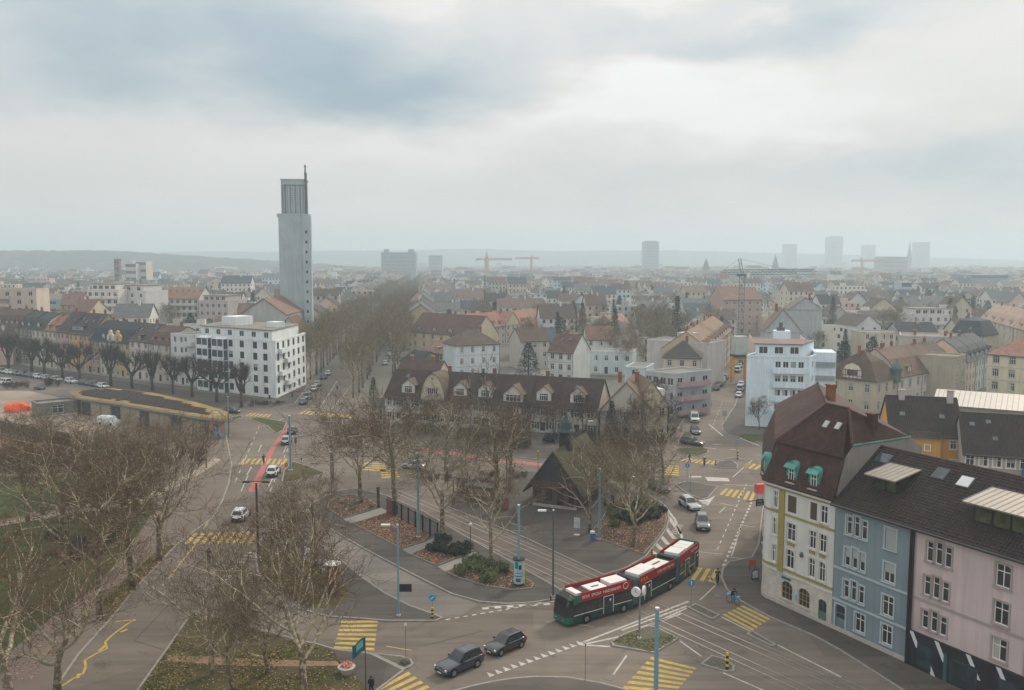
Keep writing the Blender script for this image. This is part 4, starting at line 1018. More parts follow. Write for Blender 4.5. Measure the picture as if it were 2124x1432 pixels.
b2.obj('terrace_screen', m_pink, q.o)
MB().box(q.L * .45, q.L * .45 + 3.4, 4, 8, 18, 20.6).obj('roof_housing', q.mw, q.o)
b3 = MB().box(q.L * .5, q.L * .5 + 1.6, 5, 6.5, 20.6, 21.4); b3.cyl(q.L * .5 + .8, 5.7, 21.4, 22.4, .4, 8); b3.obj('vent_cluster', m_gutter, q.o)
MB().box(q.L + 1.5, q.L + 6, 5.5, 12.5, 0, 16).obj('stair_wing', q.mw, q.o)
for f in range(5): MB().box(q.L + 1.4, q.L + 5.8, 5.0, 5.48, 3 * f + .9, 3 * f + 1.9).obj('loggia_front', wallm((150, 156, 158)), q.o)
# ------------------------------------------------------------------ villas beyond
va, vb = P(1816, 792, 8), P(1980, 762, 8)
vl = (vb - va).length; vd = (vb - va).normalized()
vil = [(0, .26, 'half timbered corner villa with brown mansard and arched gable', (186, 176, 156), (88, 72, 64), 'mh'), (.262, .56, 'villa with mottled brown mansard and white curved gable', (196, 192, 182), (112, 92, 80), 'mx'),
       (.562, .80, 'white and cream villa with pointed timber gable', (206, 200, 190), (104, 86, 76), 'mx'), (.802, 1.0, 'bright yellow narrow house at the end of the villas', (206, 164, 72), (88, 76, 70), 'mx')]
for t0, t1, lab, wc, rc, rf in vil:
    q = house(lab, va + vd * vl * t0, va + vd * vl * t1, 12, 8, rf, 6.6, wc, rc, 2, 3, nl=3 if t0 == 0 else 0, name='villa', group='villas with brown mansards', arch=(0, 1), wh=2.0, dorm=1 if t0 else 0, dkind='round', dwall=(196, 190, 182), mtop=.62, chim=2 if t0 == .262 else 1)
    if t0 == 0:
        MB().lathe(q.L - 1.2, -.2, [(7, .01), (7.02, 1.0), (9.6, 1.0), (9.7, 1.3), (10.4, 1.35), (11.4, .8), (12.0, .25), (12.8, .05)], 12).obj('corner_turret', plain('verdigris_dark', (84, 104, 102), .7, var=.15), q.o)
        # timber framed gable on the left side
        tb = MB(); tb.poly([(-.16, 8.2, 7.9), (-.16, 3.2, 7.9), (-.16, 3.2, 10), (-.16, 4.2, 11.3), (-.16, 5.7, 11.8), (-.16, 7.2, 11.3), (-.16, 8.2, 10)], 0)
        for y in (3.3, 4.4, 5.4, 6.4, 7.4, 8.0): tb.box(-.24, -.17, y - .07, y + .07, 7.9, 10.4, 1)
        for z in (8.0, 8.9, 10.2): tb.box(-.26, -.17, 3.2, 8.2, z - .07, z + .07, 1)
        tb.box(-.2, -.165, 4.5, 7, 9.0, 10.1, 2); tb.obj('timber_gable', [wallm((206, 196, 180)), plain('timber', (92, 60, 50), .8), m_glass], q.o)
house('tall narrow grey apartment house after the yellow one', P(1982, 752, 11), P(2003, 746, 11), 13, 12, 'flat', 0, (172, 164, 148), fl=4, nf=2, name='apartment_building', cat='apartments', chim=0)
for i, (x0, y0, x1, y1, lab, wc) in enumerate(((2004, 752, 2024, 745, 'pale pink mansard house in the right hand terrace', (206, 190, 176)), (2025, 745, 2042, 739, 'pale green mansard house in the right hand terrace', (186, 196, 186)), (2043, 739, 2060, 733, 'pale grey mansard house partly behind the yellow corner building', (190, 190, 186)))):
    house(lab, P(x0, y0, 9), P(x1, y1, 9), 12, 9, 'mx', 6, wc, (82, 86, 88), 3, 3, name='terraced_house', dorm=2, mtop=.6)
q = house('huge blank grey party wall building behind the villas', P(1868, 699, 13), P(1998, 703, 13), 14, 13, 'flat', 0, (186, 180, 172), fl=4, nf=0, nr=2, door=False, name='apartment_building', cat='apartments', chim=2, trim=None, band=False)
flats('beige three storey house with flat roof left of the grey wall', P(1792, 692, 11), P(1858, 692, 11), 11, 11, (194, 184, 168), 4, 4)
flats('long glass fronted hall with white flat roof edge', P(1754, 670, 9), P(1890, 672, 9), 16, 9, (160, 176, 178), 2, 14, ww=2.0)
q = flats('white balcony block with red cornice right of the long hall', P(1893, 655, 13.5), P(1970, 655, 13.5), 14, 13.5, (206, 204, 204), 4, 5, balc=((.05, .95),), att=2.6)
house('building with blue black mansard roof and white parapet', P(1972, 690, 11), P(2040, 694, 11), 13, 10.5, 'mh', 6, (190, 180, 160), (58, 70, 74), 4, 4, name='corner_building', cat='building', mtop=.8, inm=.16)
q = house('pale yellow four storey house with pinkish hipped roof at the right edge', P(2050, 733, 13), P(2190, 744, 13), 15, 13, 'hip', 5.5, (212, 206, 178), (160, 118, 108), 4, 4, nl=1, name='corner_building', cat='building', chim=1, ww=1.4, bars=(2, 1), wh=1.9)
la, lb = P(2034, 660, 12), P(2200, 706, 12)
for i in range(4):
    a, b = la.lerp(lb, i / 4), la.lerp(lb, (i + .97) / 4)
    house(['farthest', 'second farthest', 'second nearest', 'nearest'][i] + ' house of the cream terrace with sunlit pinkish roofs at the right', a, b, 12, 12, 'mx', 6, [(206, 192, 168), (200, 190, 172), (196, 184, 160), (204, 186, 166)][i], (166, 142, 128), 4, 3, name='terraced_house', group='cream terrace on the right', dorm=2, mtop=.55)
# grey gables behind the pale blue flats
house('plain grey gable house behind the pale blue flats', at(1588, 252), at(1664, 250), 14, 15.5, 'gy', 6.5, (176, 182, 186), (128, 108, 98), 5, 0, name='apartment_building', cat='apartments', door=False, chim=1)
house('taller grey gabled block with terrace behind the first grey gable', at(1638, 305), at(1706, 303), 14, 19, 'gy', 4, (172, 180, 182), (120, 112, 106), 6, 0, nr=3, name='apartment_building', cat='apartments', door=False)
house('grey gable house with white roof edge left of the crane', at(1446, 318), at(1512, 318), 14, 9.5, 'gy', 5.5, (150, 156, 156), (140, 126, 112), 3, 0, door=False, name='apartment_building', cat='apartments')
house('pinkish brown block behind the crane mast', at(1500, 420), at(1580, 424), 16, 17, 'gx', 6, (176, 152, 142), (132, 104, 94), 5, 5, name='apartment_building', cat='apartments')
house('long house with blue grey mansard behind the conifer', at(1420, 430), at(1500, 432), 14, 11, 'mx', 6, (190, 184, 178), (96, 108, 112), 3, 7, dorm=5, name='apartment_building', cat='apartments')
# low hall with pale metal roof
q = house('low hall with a bright standing seam metal roof', P(1935, 838, 5), P(2190, 858, 5), 17, 5, 'gx', 2.2, (160, 150, 138), (220, 214, 206), 1, 12, name='hall', cat='hall', chim=0, rmat=mat('metal_roof', srgb((.66, .65, .635)), .6, .1, .8, col2=srgb((.6, .58, .55)), mix2=.4, sc2=.4, metal=.35), ww=1.6, wh=2.2, cornice=False, band=False)
b = MB(); s = q.rise / (q.D / 2)
for k in range(22):
    x = q.L * (k + .5) / 22; b.poly([(x - .05, -.3, 5.08), (x + .05, -.3, 5.08), (x + .05, q.D / 2, 7.36), (x - .05, q.D / 2, 7.36)])
b.obj('standing_seam', m_gutter, q.o)
# ------------------------------------------------------------------ the three near houses on the right
FR0, FR1 = Vector((31.3, 82.0)), Vector((35.35, 74.6))
fd = (FR1 - FR0).normalized(); fn = Vector((-fd.y, fd.x))
m_tile = mat('brown_pantile', srgb((.24, .205, .20)), .75, .25, 1.6, bump=.1, col2=srgb((.185, .165, .165)), mix2=.7, sc2=.35, fine=.25, fsc=5, spec=.3)
m_tile2 = mat('red_brown_tile', srgb((.295, .21, .19)), .8, .28, 1.6, bump=.1, col2=srgb((.20, .155, .15)), mix2=.7, sc2=.35, fine=.3, fsc=5, spec=.25)
def tri(u, z, h, st, ar, w=.62):      # three narrow lights side by side
    return [(u + k * (w + .24), w, z, h + (.18 if k == 0 else 0), st, ar, (0, 1)) for k in (-1, 0, 1)]
LB = (FR1 - FR0).length
BL = (126, 141, 149)
ex = tri(LB * .30, 10.0, 1.75, 0, 0) + tri(LB * .29, 6.9, 1.75, 1, 0) + tri(LB * .29, 3.75, 1.7, 0, 0)
ex += [(LB * .74, 1.15, 9.9, 1.9, 2, .35, (1, 1)), (LB * .74, 1.15, 6.8, 1.8, 1, 0, (1, 1)), (LB * .74, 1.15, 3.65, 1.85, 0, 0, (1, 1)),
       (LB * .39, 1.1, .95, 1.8, 0, .5, (1, 1)), (LB * .74, 1.1, .95, 1.8, 0, .5, (1, 1)), (LB * .12, 1.15, .08, 2.7, 0, .6, (0, 1), plain('blue_door', (108, 122, 128), .5), 1)]
m_btrim = plain('blue_trim', (168, 180, 184), .85, var=.06)
q = house('pale blue four storey house between the cream corner house and the pink house', FR0, FR1, 12.4, 12.9, 'gx', 4.6, BL, (74, 62, 60), 4, 0, name='townhouse', expl=ex, trim=m_btrim, band=False, chim=0, ov=.55, door=False)
QB = q
b = MB()
for z in (6.4, 3.2): MB().box(0, q.L, -.09, -.003, z - .1, z + .1).obj('string_course', m_btrim, q.o)
b.box(-.02, q.L, -.35, -.222, 12.55, 12.72); b.obj('eaves_board', m_btrim, q.o)
def pantiles(q, x0, x1, name='roof_tile', m=None, z_=0, ov=.55):
    s = q.rise / (q.D / 2); ez = q.h - ov * s * .6
    b = MB(); nr_ = int(math.hypot(q.D / 2 + ov, q.rise) / .34); nc = int((x1 - x0) / .3)
    tiles(b, (x0, -ov, ez), (x1, -ov, ez), (x1, q.D / 2, q.h + q.rise), (x0, q.D / 2, q.h + q.rise), nr_, nc)
    tiles(b, (x1, q.D + ov, ez), (x0, q.D + ov, ez), (x0, q.D / 2, q.h + q.rise), (x1, q.D / 2, q.h + q.rise), nr_, nc)
    o = b.obj(name, m or m_tile, q.o); o["kind"] = "stuff"
    MB().tube([(x0, q.D / 2, q.h + q.rise + .05), (x1, q.D / 2, q.h + q.rise + .05)], .16, 8).obj('ridge_tile', m or m_tile, q.o)
pantiles(q, -.1, q.L + .1)
m_zinc = mat('pale_zinc', srgb((.55, .53, .495)), .5, .1, .8, metal=.2, col2=srgb((.5, .48, .45)), mix2=.4, sc2=.6)
def box_dormer(q, x, w, y0, hh, yb, nw):
    s = q.rise / (q.D / 2); zb = q.h + s * y0 + .05; zt = zb + hh
    b = MB(); b.box(x - w / 2, x + w / 2, y0, yb, zb - .3, zt, 0)
    o = b.obj('dormer', plain('dark_cladding', (48, 44, 44), .7, var=.12), q.o)
    thick([[(x - w / 2 - .5, y0 - .9, zt + .02), (x + w / 2 + .3, y0 - .9, zt + .02), (x + w / 2 + .3, yb, zt + .75), (x - w / 2 - .5, yb, zt + .75)]], .12).obj('dormer_roof', m_zinc, o)
    n = int((w + .8) / .55)
    sb = MB()
    for k in range(n + 1):
        xx = x - w / 2 - .5 + (w + .8) * k / n
        sb.poly([(xx - .03, y0 - .9, zt + .07), (xx + .03, y0 - .9, zt + .07), (xx + .03, yb, zt + .80), (xx - .03, yb, zt + .80)])
    sb.obj('standing_seam', m_gutter, o)
    for k in range(nw):
        wx = (w - .3) / nw; xc = x - w / 2 + .15 + wx * (k + .5)
        wb = MB(); wb.box(xc - wx / 2 + .05, xc + wx / 2 - .05, y0 - .06, y0 - .01, zb + .25, zt - .15)
        wo = wb.obj('window', m_frdark, o)
        MB().box(xc - wx / 2 + .12, xc + wx / 2 - .12, y0 - .075, y0 - .062, zb + .32, zt - .22).obj('pane', mat('dormer_glass', (.05, .06, .035), .07, .6, 1.2, spec=.6, col2=(.13, .13, .07), mix2=.7, sc2=.8), wo)
box_dormer(q, 4.1, 2.6, 1.9, 1.55, 5.2, 2)
skylight(q, 1.4, 4.9, 1.5, 1.2, m_glassb); skylight(q, 7.6, 4.7, 1.3, 1.3, m_glassb)
# pink house with the striped shop front
LP = 10.6
ex = tri(LP * .235, 10.0, 1.75, 0, .3) + tri(LP * .225, 6.95, 1.7, 0, 0) + tri(LP * .22, 3.95, 1.6, 0, 0)
ex += [(LP * .77, 1.2, 9.9, 1.85, 0, .35, (1, 1)), (LP * .77, 1.2, 6.8, 1.85, 0, 0, (1, 1)), (LP * .77, 1.2, 3.8, 1.8, 3, 0, (1, 1))]
m_ptrim = plain('pink_trim', (158, 150, 146), .85, var=.08)
p0 = FR1 + fd * .12
q = house('pale pink four storey house with black shop front and white slanting stripes', p0, p0 + fd * LP, 12.4, 12.9, 'gx', 4.6, (200, 184, 184), (74, 62, 60), 4, 0, name='townhouse', expl=ex, trim=m_ptrim, band=False, chim=0, ov=.55, door=False)
QP = q
MB().box(0, q.L, -.09, -.003, 6.3, 6.5).obj('string_course', m_ptrim, q.o); MB().box(-.02, q.L, -.35, -.222, 12.55, 12.72).obj('eaves_board', m_ptrim, q.o)
MB().box(q.L - .45, q.L, -.06, -.002, 3.35, 12.55).obj('quoin_strip', m_ptrim, q.o)
m_shop = mat('black_shop_panel', (.022, .022, .027), .45, .3, 1, spec=.35)
sf = MB().box(.05, q.L + 11, -.22, -.004, .05, 3.35).obj('shop_front', m_shop, q.o)
for (x, z0, z1) in ((.15, 2.0, 3.32), (2.6, 1.75, 3.32), (5.5, 1.55, 3.32), (8.1, .3, 3.32), (1.6, .06, 1.65)):
    w = .42; k = (z1 - z0) * .55
    MB().poly([(x + k, -.226, z0), (x + k + w, -.226, z0), (x + w, -.226, z1), (x, -.226, z1)]).obj('white_stripe', plain('stripe_white', (206, 210, 214), .6, var=.05), sf)
for (x0, x1) in ((1.0, 2.4), (4.1, 6.6), (8.4, 10.2)):
    MB().box(x0, x1, -.232, -.224, .35, 2.5).obj('shop_window', mat('shop_glass', (.03, .045, .05), .08, .4, 1, spec=.6), sf)
MB().box(3.55, 3.85, -.24, -.224, .1, 2.6).obj('door_edge', plain('teal_edge', (58, 92, 96), .6), sf)
MB().box(3.42, 3.52, -.24, -.226, 2.15, 2.3).obj('number_plate', plain('pale_plate', (196, 198, 200), .6), sf)
pantiles(q, -.1, q.L + .1)
box_dormer(q, 7.0, 5.0, 1.4, 1.9, 5.2, 3)
skylight(q, 1.6, 4.5, 1.3, 1.3, mat('bright_blind', srgb((.82, .83, .84)), .5))
MB().cyl(-.06, -.2, .1, 12.6, .11, 8).obj('downpipe', m_iron, q.o); MB().cyl(.18, -.2, .1, 12.6, .09, 8).obj('downpipe', m_iron, q.o)
p0 = p0 + fd * (LP + .05)
q = house('second pinkish house cut off by the right frame edge', p0, p0 + fd * 9, 12.4, 12.9, 'gx', 4.6, (190, 178, 174), (74, 62, 60), 4, 0, name='townhouse', expl=[(1.9, 1.3, z, 1.8, s, 0, (1, 1)) for z, s in ((9.9, 2), (6.8, 0), (3.8, 1))], trim=m_ptrim, band=False, chim=0, ov=.55, door=False)
pantiles(q, -.1, q.L + .1)
# cream corner house -------------------------------------------------
LW = 8.5
o0 = FR0 - fd * (LW + .03)
CO = thing('corner_house', 'cream corner house with olive bands, copper dormers and a rounded corner', 'house', (o0.x, o0.y, 0), math.atan2(fd.y, fd.x))
occupy(o0.x + 8, o0.y + 3, 11)
m_crm = wallm((208, 210, 206)); m_olive = plain('olive_paint', (150, 140, 84), .85, var=.08, sc=1)
m_rust2 = mat('rusticated_render', srgb((.78, .765, .725)), .9, .12, 1.5, bump=.6, col2=srgb((.62, .6, .56)), mix2=.5, sc2=.5, fine=.15, fsc=6)
RC = 1.6; ac = Vector((-.1, RC))
arc = [(ac.x + RC * math.sin(-t), ac.y - RC * math.cos(t)) for t in [math.pi / 4 * k / 6 for k in range(6, -1, -1)]]
foot = [(-18.0, 17.6)] + arc + [(LW, 0)]          # left street side, corner, front
HW = 12.9
wl, wu = MB(), MB()
zg = 3.6
front_hi = [(3.05, 1.15, 10.25, 1.75, 4, 0, (0, 0)), (5.85, .85, 10.25, 1.75, 4, 0, (0, 0)), (7.15, .85, 10.25, 1.75, 0, 0, (1, 1)),
            (3.05, 1.15, 7.3, 1.8, 0, 0, (1, 1)), (5.85, .85, 7.3, 1.8, 0, 0, (1, 1)), (7.15, .85, 7.3, 1.8, 0, 0, (1, 1)),
            (3.0, 1.05, 4.35, 1.95, 0, .9, (1, 1)), (5.85, .8, 4.35, 1.95, 0, 1.0, (1, 1)), (7.15, .8, 4.35, 1.95, 0, 1.0, (1, 1))] + [(.75, .55, z, 1.8, 0, 0, (1, 1)) for z in (10.2, 7.3, 4.4)]
front_lo = [(2.7, 1.45, .95, 1.9, 0, .75, (2, 2), plain('ochre_frame', (150, 128, 84), .6)), (5.0, 1.45, .95, 1.9, 0, .75, (2, 2), plain('ochre_frame', (150, 128, 84), .6)), (7.35, 1.05, .06, 2.5, 0, .75, (1, 0), plain('green_door', (92, 110, 104), .5), 1)]
facade(wu, foot[-2], foot[-1], zg, HW, [(e[0] + .1 - e[1] / 2, e[0] + .1 + e[1] / 2, e[2], e[2] + e[3]) for e in front_hi])
facade(wl, foot[-2], foot[-1], 0, zg, [(e[0] + .1 - e[1] / 2, e[0] + .1 + e[1] / 2, e[2], e[2] + e[3]) for e in front_lo])
arcw = []
for i in range(len(arc) - 1):
    p, r = Vector(arc[i]), Vector(arc[i + 1]); l = (r - p).length; hs = []
    if i in (-1,):
        for z, hh in ((10.25, 1.75), (7.3, 1.8), (4.35, 1.9)): hs.append((.06, l - .06, z, z + hh)); arcw.append((p, r, l, z, hh))
    facade(wu, p, r, zg, HW, hs); facade(wl, p, r, 0, zg, [])
fw0, fw1 = Vector(foot[0]), Vector(foot[1]); fwd_ = (fw1 - fw0).normalized(); fwl = (fw1 - fw0).length
sidew = [(fwl * (k + .5) / 8, z) for k in range(8) for z in (4.35, 7.3, 10.25)]
facade(wu, foot[0], foot[1], zg, HW, [(u - .55, u + .55, z, z + 1.8) for u, z in sidew]); facade(wl, foot[0], foot[1], 0, zg, [(fwl * (k + .5) / 8 - .8, fwl * (k + .5) / 8 + .8, .6, 2.8) for k in range(8)])
for i_, (u, z) in enumerate(sidew): link('window', win_mesh(1.1, 1.8, (0, 0, 1, 0, 3)[i_ % 5], False, m_stone), CO, (*(fw0 + fwd_ * u), z), math.atan2(fwd_.y, fwd_.x))
for k in range(8): link('shop_window', win_mesh(1.6, 2.2, 0, False, None, (1, 0), m_frdark), CO, (*(fw0 + fwd_ * (fwl * (k + .5) / 8)), .6), math.atan2(fwd_.y, fwd_.x))
for (p, r) in (((LW, 0), (LW, 12.5)), ((LW, 12.5), (-18.0, 17.6))): facade(wu, p, r, 0, HW, [])
wu.obj('wall', m_crm, CO); wl.obj('ground_floor_wall', m_rust2, CO)
m_btr = plain('cream_trim', (198, 196, 188), .85)
for e in front_hi:
    if e[4] == 4:      # closed brown shutters
        x, w, z, h = e[:4]; MB().box(x - w / 2 + .01, x + w / 2 - .01, .05, .1, z + .01, z + h - .01).obj('shutter', plain('brown_shutter', (84, 70, 66), .7), CO)
    else: near_window(CO, ('near', e[1], e[3], e[4], e[5], e[6], None), Vector((e[0], 0)), e[2], 0, m_btr if e[2] < 9 else None, m_crm)
for e in front_lo: near_window(CO, ('near', e[1], e[3], e[4], e[5], e[6], e[7]), Vector((e[0], 0)), e[2], 0, None, m_rust2, len(e) > 8)
for p, r, l, z, hh in arcw:
    c = (p + r) / 2; near_window(CO, ('near', l - .14, hh, 0, 0, (1, 1), None), c, z, math.atan2(r.y - p.y, r.x - p.x), None, m_crm)
def ring(poly, z0, z1, proud, m, name, start=0):
    b = MB()
    for i in range(start, len(poly) - 1):
        p, r = Vector(poly[i]), Vector(poly[i + 1]); d_ = (r - p).normalized(); n = Vector((d_.y, -d_.x))
        b.prism([p + n * .004 + d_ * -.01, p + n * proud - d_ * .01, r + n * proud + d_ * .01, r + n * .004 + d_ * .01], z0, z1, 0, bottom=True)
    return b.obj(name, m, CO)
ring(foot, 9.75, 9.98, .07, m_olive, 'olive_band'); ring(foot, 12.3, 12.55, .08, m_olive, 'olive_band'); ring(foot, 3.9, 4.15, .09, m_olive, 'olive_band')
ring(foot, 12.56, 12.92, .34, m_btr, 'cornice'); ring(foot, 3.5, 3.62, .06, m_btr, 'string_course'); ring(foot, .0, .5, .08, m_stone, 'plinth')
MB().box(1.35, 2.1, -.12, -.003, 3.64, 12.28).obj('olive_pilaster', m_olive, CO)
for (x, w) in ((3.05, 1.0), (5.85, .75), (7.15, .75)): MB().box(x - w / 2, x + w / 2, -.05, -.003, 6.75, 7.08).obj('apron_panel', m_olive, CO)
MB().lathe(4.6, -.15, [(6.0, .02), (6.1, .14), (6.35, .2), (6.55, .1), (6.6, .02)], 8).obj('carved_boss', m_gutter, CO)
MB().box(2.0, 3.2, -.08, -.01, 3.05, 3.3).obj('street_sign', plain('teal_sign', (38, 104, 112), .5), CO)
MB().box(3.75, 4.1, -.2, -.05, 1.5, 1.95).obj('wall_plate', plain('pale_blue_plate', (140, 190, 214), .5), CO)
# mansard
out = [(-18.29, 17.32)] + [(ac.x + (RC + .4) * math.sin(-t), ac.y - (RC + .4) * math.cos(t)) for t in [math.pi / 4 * k / 6 for k in range(6, -1, -1)]] + [(LW + .05, -.4)]
inn = [(-17.1, 18.4)] + [(ac.x + (RC - 1.15) * math.sin(-t), ac.y - (RC - 1.15) * math.cos(t)) for t in [math.pi / 4 * k / 6 for k in range(6, -1, -1)]] + [(LW + .05, 1.15)]
z0, z1, z2 = 12.95, 17.0, 21.2
lo = [[(*out[i], z0), (*out[i + 1], z0), (*inn[i + 1], z1), (*inn[i], z1)] for i in range(len(out) - 1)]
wide = [(p[0] - .25 if i < 4 else p[0], p[1] - (.3 if i > 3 else .1), z1 - .06) for i, p in enumerate(inn)]
ra, rb_ = (2.7, 5.0, 21.0), (5.8, 4.6, 21.0); rl = (-12.0, 20.0, 20.4)
up = [[wide[0], wide[1], ra, rl]] + [[wide[i], wide[i + 1], ra] for i in range(1, len(wide) - 2)] + [[wide[-2], wide[-1], rb_, ra]] + [[wide[-1], (LW + .05, 2.0, 18.1), rb_], [(LW + .05, 2.0, 18.1), (LW + .05, 10.5, 18.1), rb_], [(LW + .05, 10.5, 18.1), (-6.0, 22.0, 17.5), rl, ra], [(LW + .05, 10.5, 18.1), ra, rb_]]
thick(lo, .15).obj('mansard', m_tile2, CO); thick(up, .15).obj('roof', m_tile2, CO)
b = MB()
tiles(b, lo[-1][0], lo[-1][1], lo[-1][2], lo[-1][3], 14, 24, amp=.03); tiles(b, lo[0][0], lo[0][1], lo[0][2], lo[0][3], 14, 34, amp=.03)
tiles(b, *up[-5], 22, 24, amp=.03); tiles(b, *up[0], 22, 50, amp=.03)
for f in (up[-4], up[-3]): tiles(b, f[0], f[1], f[2], f[2], 20, 24, amp=.03)
b.obj('roof_tile', m_tile2, CO)["kind"] = "stuff"
for a_, c_ in ((wide[-2], ra), ((LW, 2.0, 18.1), rb_), (ra, rb_), (ra, rl)): MB().tube([Vector(a_) + Vector((0, 0, .08)), Vector(c_) + Vector((0, 0, .08))], .15, 8).obj('ridge_tile', m_tile2, CO)
MB().poly([(LW + .03, -.2, 12.5), (LW + .03, 12.5, 12.5), (LW + .03, 12.5, 16.9), (LW + .03, 10.5, 18.0), (LW + .03, 2.0, 18.0), (LW + .03, 1.0, 16.9), (LW + .03, .0, 13)]).obj('party_wall', wallm((140, 136, 130)), CO)
MB().tube([(LW + .06, 2.0, 18.1), (LW + .06, 10.5, 18.1)], .12, 6).obj('verge_flashing', m_copper, CO)
qc = H(); qc.o, qc.D, qc.h, qc.L, qc.rise = CO, 13, HW, LW, 4; qc.slope = lambda y: 12.95 + (y + .4) / 1.55 * 4.05; qc.mw = m_copper; qc.mr = m_copper
def copper_dormer(x, y0=-.12, rz=0, org=None):
    w, hh, zb = 1.15, 1.75, 13.35
    b = MB(); k = 7
    def T(px, py, pz):
        v = Vector((px, py)); 
        if rz: v = Matrix.Rotation(rz, 2) @ v
        return (v.x + x, v.y + (org or 0), pz)
    yb = 1.7
    pr = [(w / 2 + .1, zb), (w / 2 + .1, zb + hh)] + [((w / 2 + .1) * math.cos(math.pi * i / k), zb + hh + .55 * math.sin(math.pi * i / k)) for i in range(1, k)] + [(-w / 2 - .1, zb + hh), (-w / 2 - .1, zb)]
    for i in range(len(pr) - 1): b.poly([T(pr[i][0], y0 - .1, pr[i][1]), T(pr[i][0], yb, pr[i][1]), T(pr[i + 1][0], yb, pr[i + 1][1]), T(pr[i + 1][0], y0 - .1, pr[i + 1][1])])
    b.poly([T(p_[0], y0, p_[1]) for p_ in pr]); b.poly([T(-w / 2 - .2, y0 - .3, zb), T(w / 2 + .2, y0 - .3, zb), T(w / 2 + .2, y0, zb + .1), T(-w / 2 - .2, y0, zb + .1)])
    # hood over the window
    b.poly([T(-w / 2 - .2, y0 - .45, zb + hh - .15), T(w / 2 + .2, y0 - .45, zb + hh - .15), T(w / 2 + .1, y0, zb + hh + .35), T(-w / 2 - .1, y0, zb + hh + .35)])
    o = b.obj('dormer', m_copper, CO)
    p_ = T(0, y0 - .18, 0)
    wo = near_window(o, ('near', .72, 1.45, 0, 0, (1, 1), None), Vector((p_[0], p_[1])), zb + .12, rz, None, m_copper)
copper_dormer(3.0); copper_dormer(5.9); copper_dormer(-1.3, -.12, -R(40), .6)
for (x, y, z) in ((4.4, 3.0, 19.4), (6.0, 2.9, 19.5)):
    M = Matrix.Translation((x, y, z)) @ Matrix.Rotation(math.atan2(4.0, 3.7), 4, 'X'); MB().tbox(M, .55, .8, .14).obj('skylight', mat('pale_skylight', srgb((.68, .69, .68)), .3), CO)
for (x, y, z0_, z1_, m) in ((-1.5, 9.5, 19, 22.2, m_brick), (7.0, 5.8, 18, 20.6, m_tile2)):
    MB().box(x, x + .8, y, y + .7, z0_, z1_).box(x - .1, x + .9, y - .1, y + .8, z1_, z1_ + .15).obj('chimney', m, CO)
# cafe things by the corner
def shop_bits():
    p = P(1578, 1172, .13)
    o = thing('cafe_bench', 'slatted wooden bench beside the cream corner house', 'bench', (p.x + .6, p.y - 1.2, .135), R(60))
    for k in range(4): MB().box(-.9, .9, -.25 + k * .14, -.15 + k * .14, .42, .46).obj('slat', plain('bench_wood', (128, 104, 82), .8), o)
    for s in (-.7, .7): MB().box(s - .04, s + .04, -.22, .26, 0, .42).obj('leg', m_iron, o)
    p = P(1566, 1205)
    o = thing('sandwich_board', 'dark framed pavement board with a pale poster near the corner house', 'sign', (p.x, p.y, .135), R(15))
    MB().box(-.42, .42, -.02, .02, .05, 1.15).obj('frame', m_iron, o); MB().box(-.34, .34, -.034, -.022, .18, 1.05).obj('poster', plain('pale_poster', (176, 196, 198), .6, var=.2, sc=3), o)
    for s in (-.36, .3): MB().box(s, s + .06, -.25, .25, 0, .05).obj('foot', m_iron, o)
    p = P(1563, 1190)
    o = thing('sandwich_board', 'red topped folding stand next to the pavement board', 'sign', (p.x, p.y + .6, .135), R(10))
    MB().box(-.4, .4, -.03, .03, .6, 1.35).obj('panel', plain('red_panel', (196, 70, 56), .6), o)
    for s in (-.36, .3): MB().box(s, s + .05, -.03, .03, 0, .6).obj('leg', m_iron, o)
    p = P(1576, 1125)
    o = thing('cafe_parasol', 'closed cream parasol by the corner house', 'parasol', (p.x + .2, p.y - .8, .135)); MB().lathe(0, 0, [(0, .25), (.1, .25), (.12, .03), (1.0, .03), (1.02, .16), (2.2, .2), (2.9, .03)], 8).obj('canopy', plain('cream_cloth', (196, 188, 176), .9), o)
    p = P(1575, 1110)
    o = thing('awning', 'pale awning over a red post at the side street shop', 'awning', (p.x + 1.2, p.y, .13), R(70))
    thick([[(-2.2, -1.4, 2.6), (2.2, -1.4, 2.6), (2.2, .6, 3.1), (-2.2, .6, 3.1)]], .06).obj('canopy', plain('pale_awning', (206, 186, 170), .85), o)
    for x in (-2.1, 2.0): MB().box(x, x + .1, -1.35, -1.25, 0, 2.6).obj('post', plain('red_post', (150, 60, 56), .6), o)
    MB().box(-2.2, 2.2, -1.42, -1.36, 2.3, 2.6).obj('valance', plain('red_valance', (160, 66, 62), .7), o)
    p = P(1581, 1062, 3.5)
    o = thing('hanging_sign', 'black shop sign with white letters on a bracket at the side street', 'sign', (32.6, 113.0, 3.4), R(20))
    MB().box(-.1, 1.3, -.05, .05, 0, .9).obj('board', m_iron, o); MB().box(-1.6, -.1, -.03, .03, .75, .82).obj('bracket', m_iron, o)
    text('KEBI', o, (.08, -.06, .5), .38, m_frame); text('HUZI', o, (.08, -.06, .1), .38, m_frame)
    o = thing('shop_sign', 'bright red illuminated cube sign beyond the black hanging sign', 'sign', (33.3, 115.5, 4.4), R(20))
    MB().box(-.1, 1.1, -.3, .3, 0, 1.3).obj('box', plain('bright_red', (236, 92, 84), .5), o); MB().box(1.1, 3.4, -.03, .03, .5, .6).obj('bracket', m_iron, o)
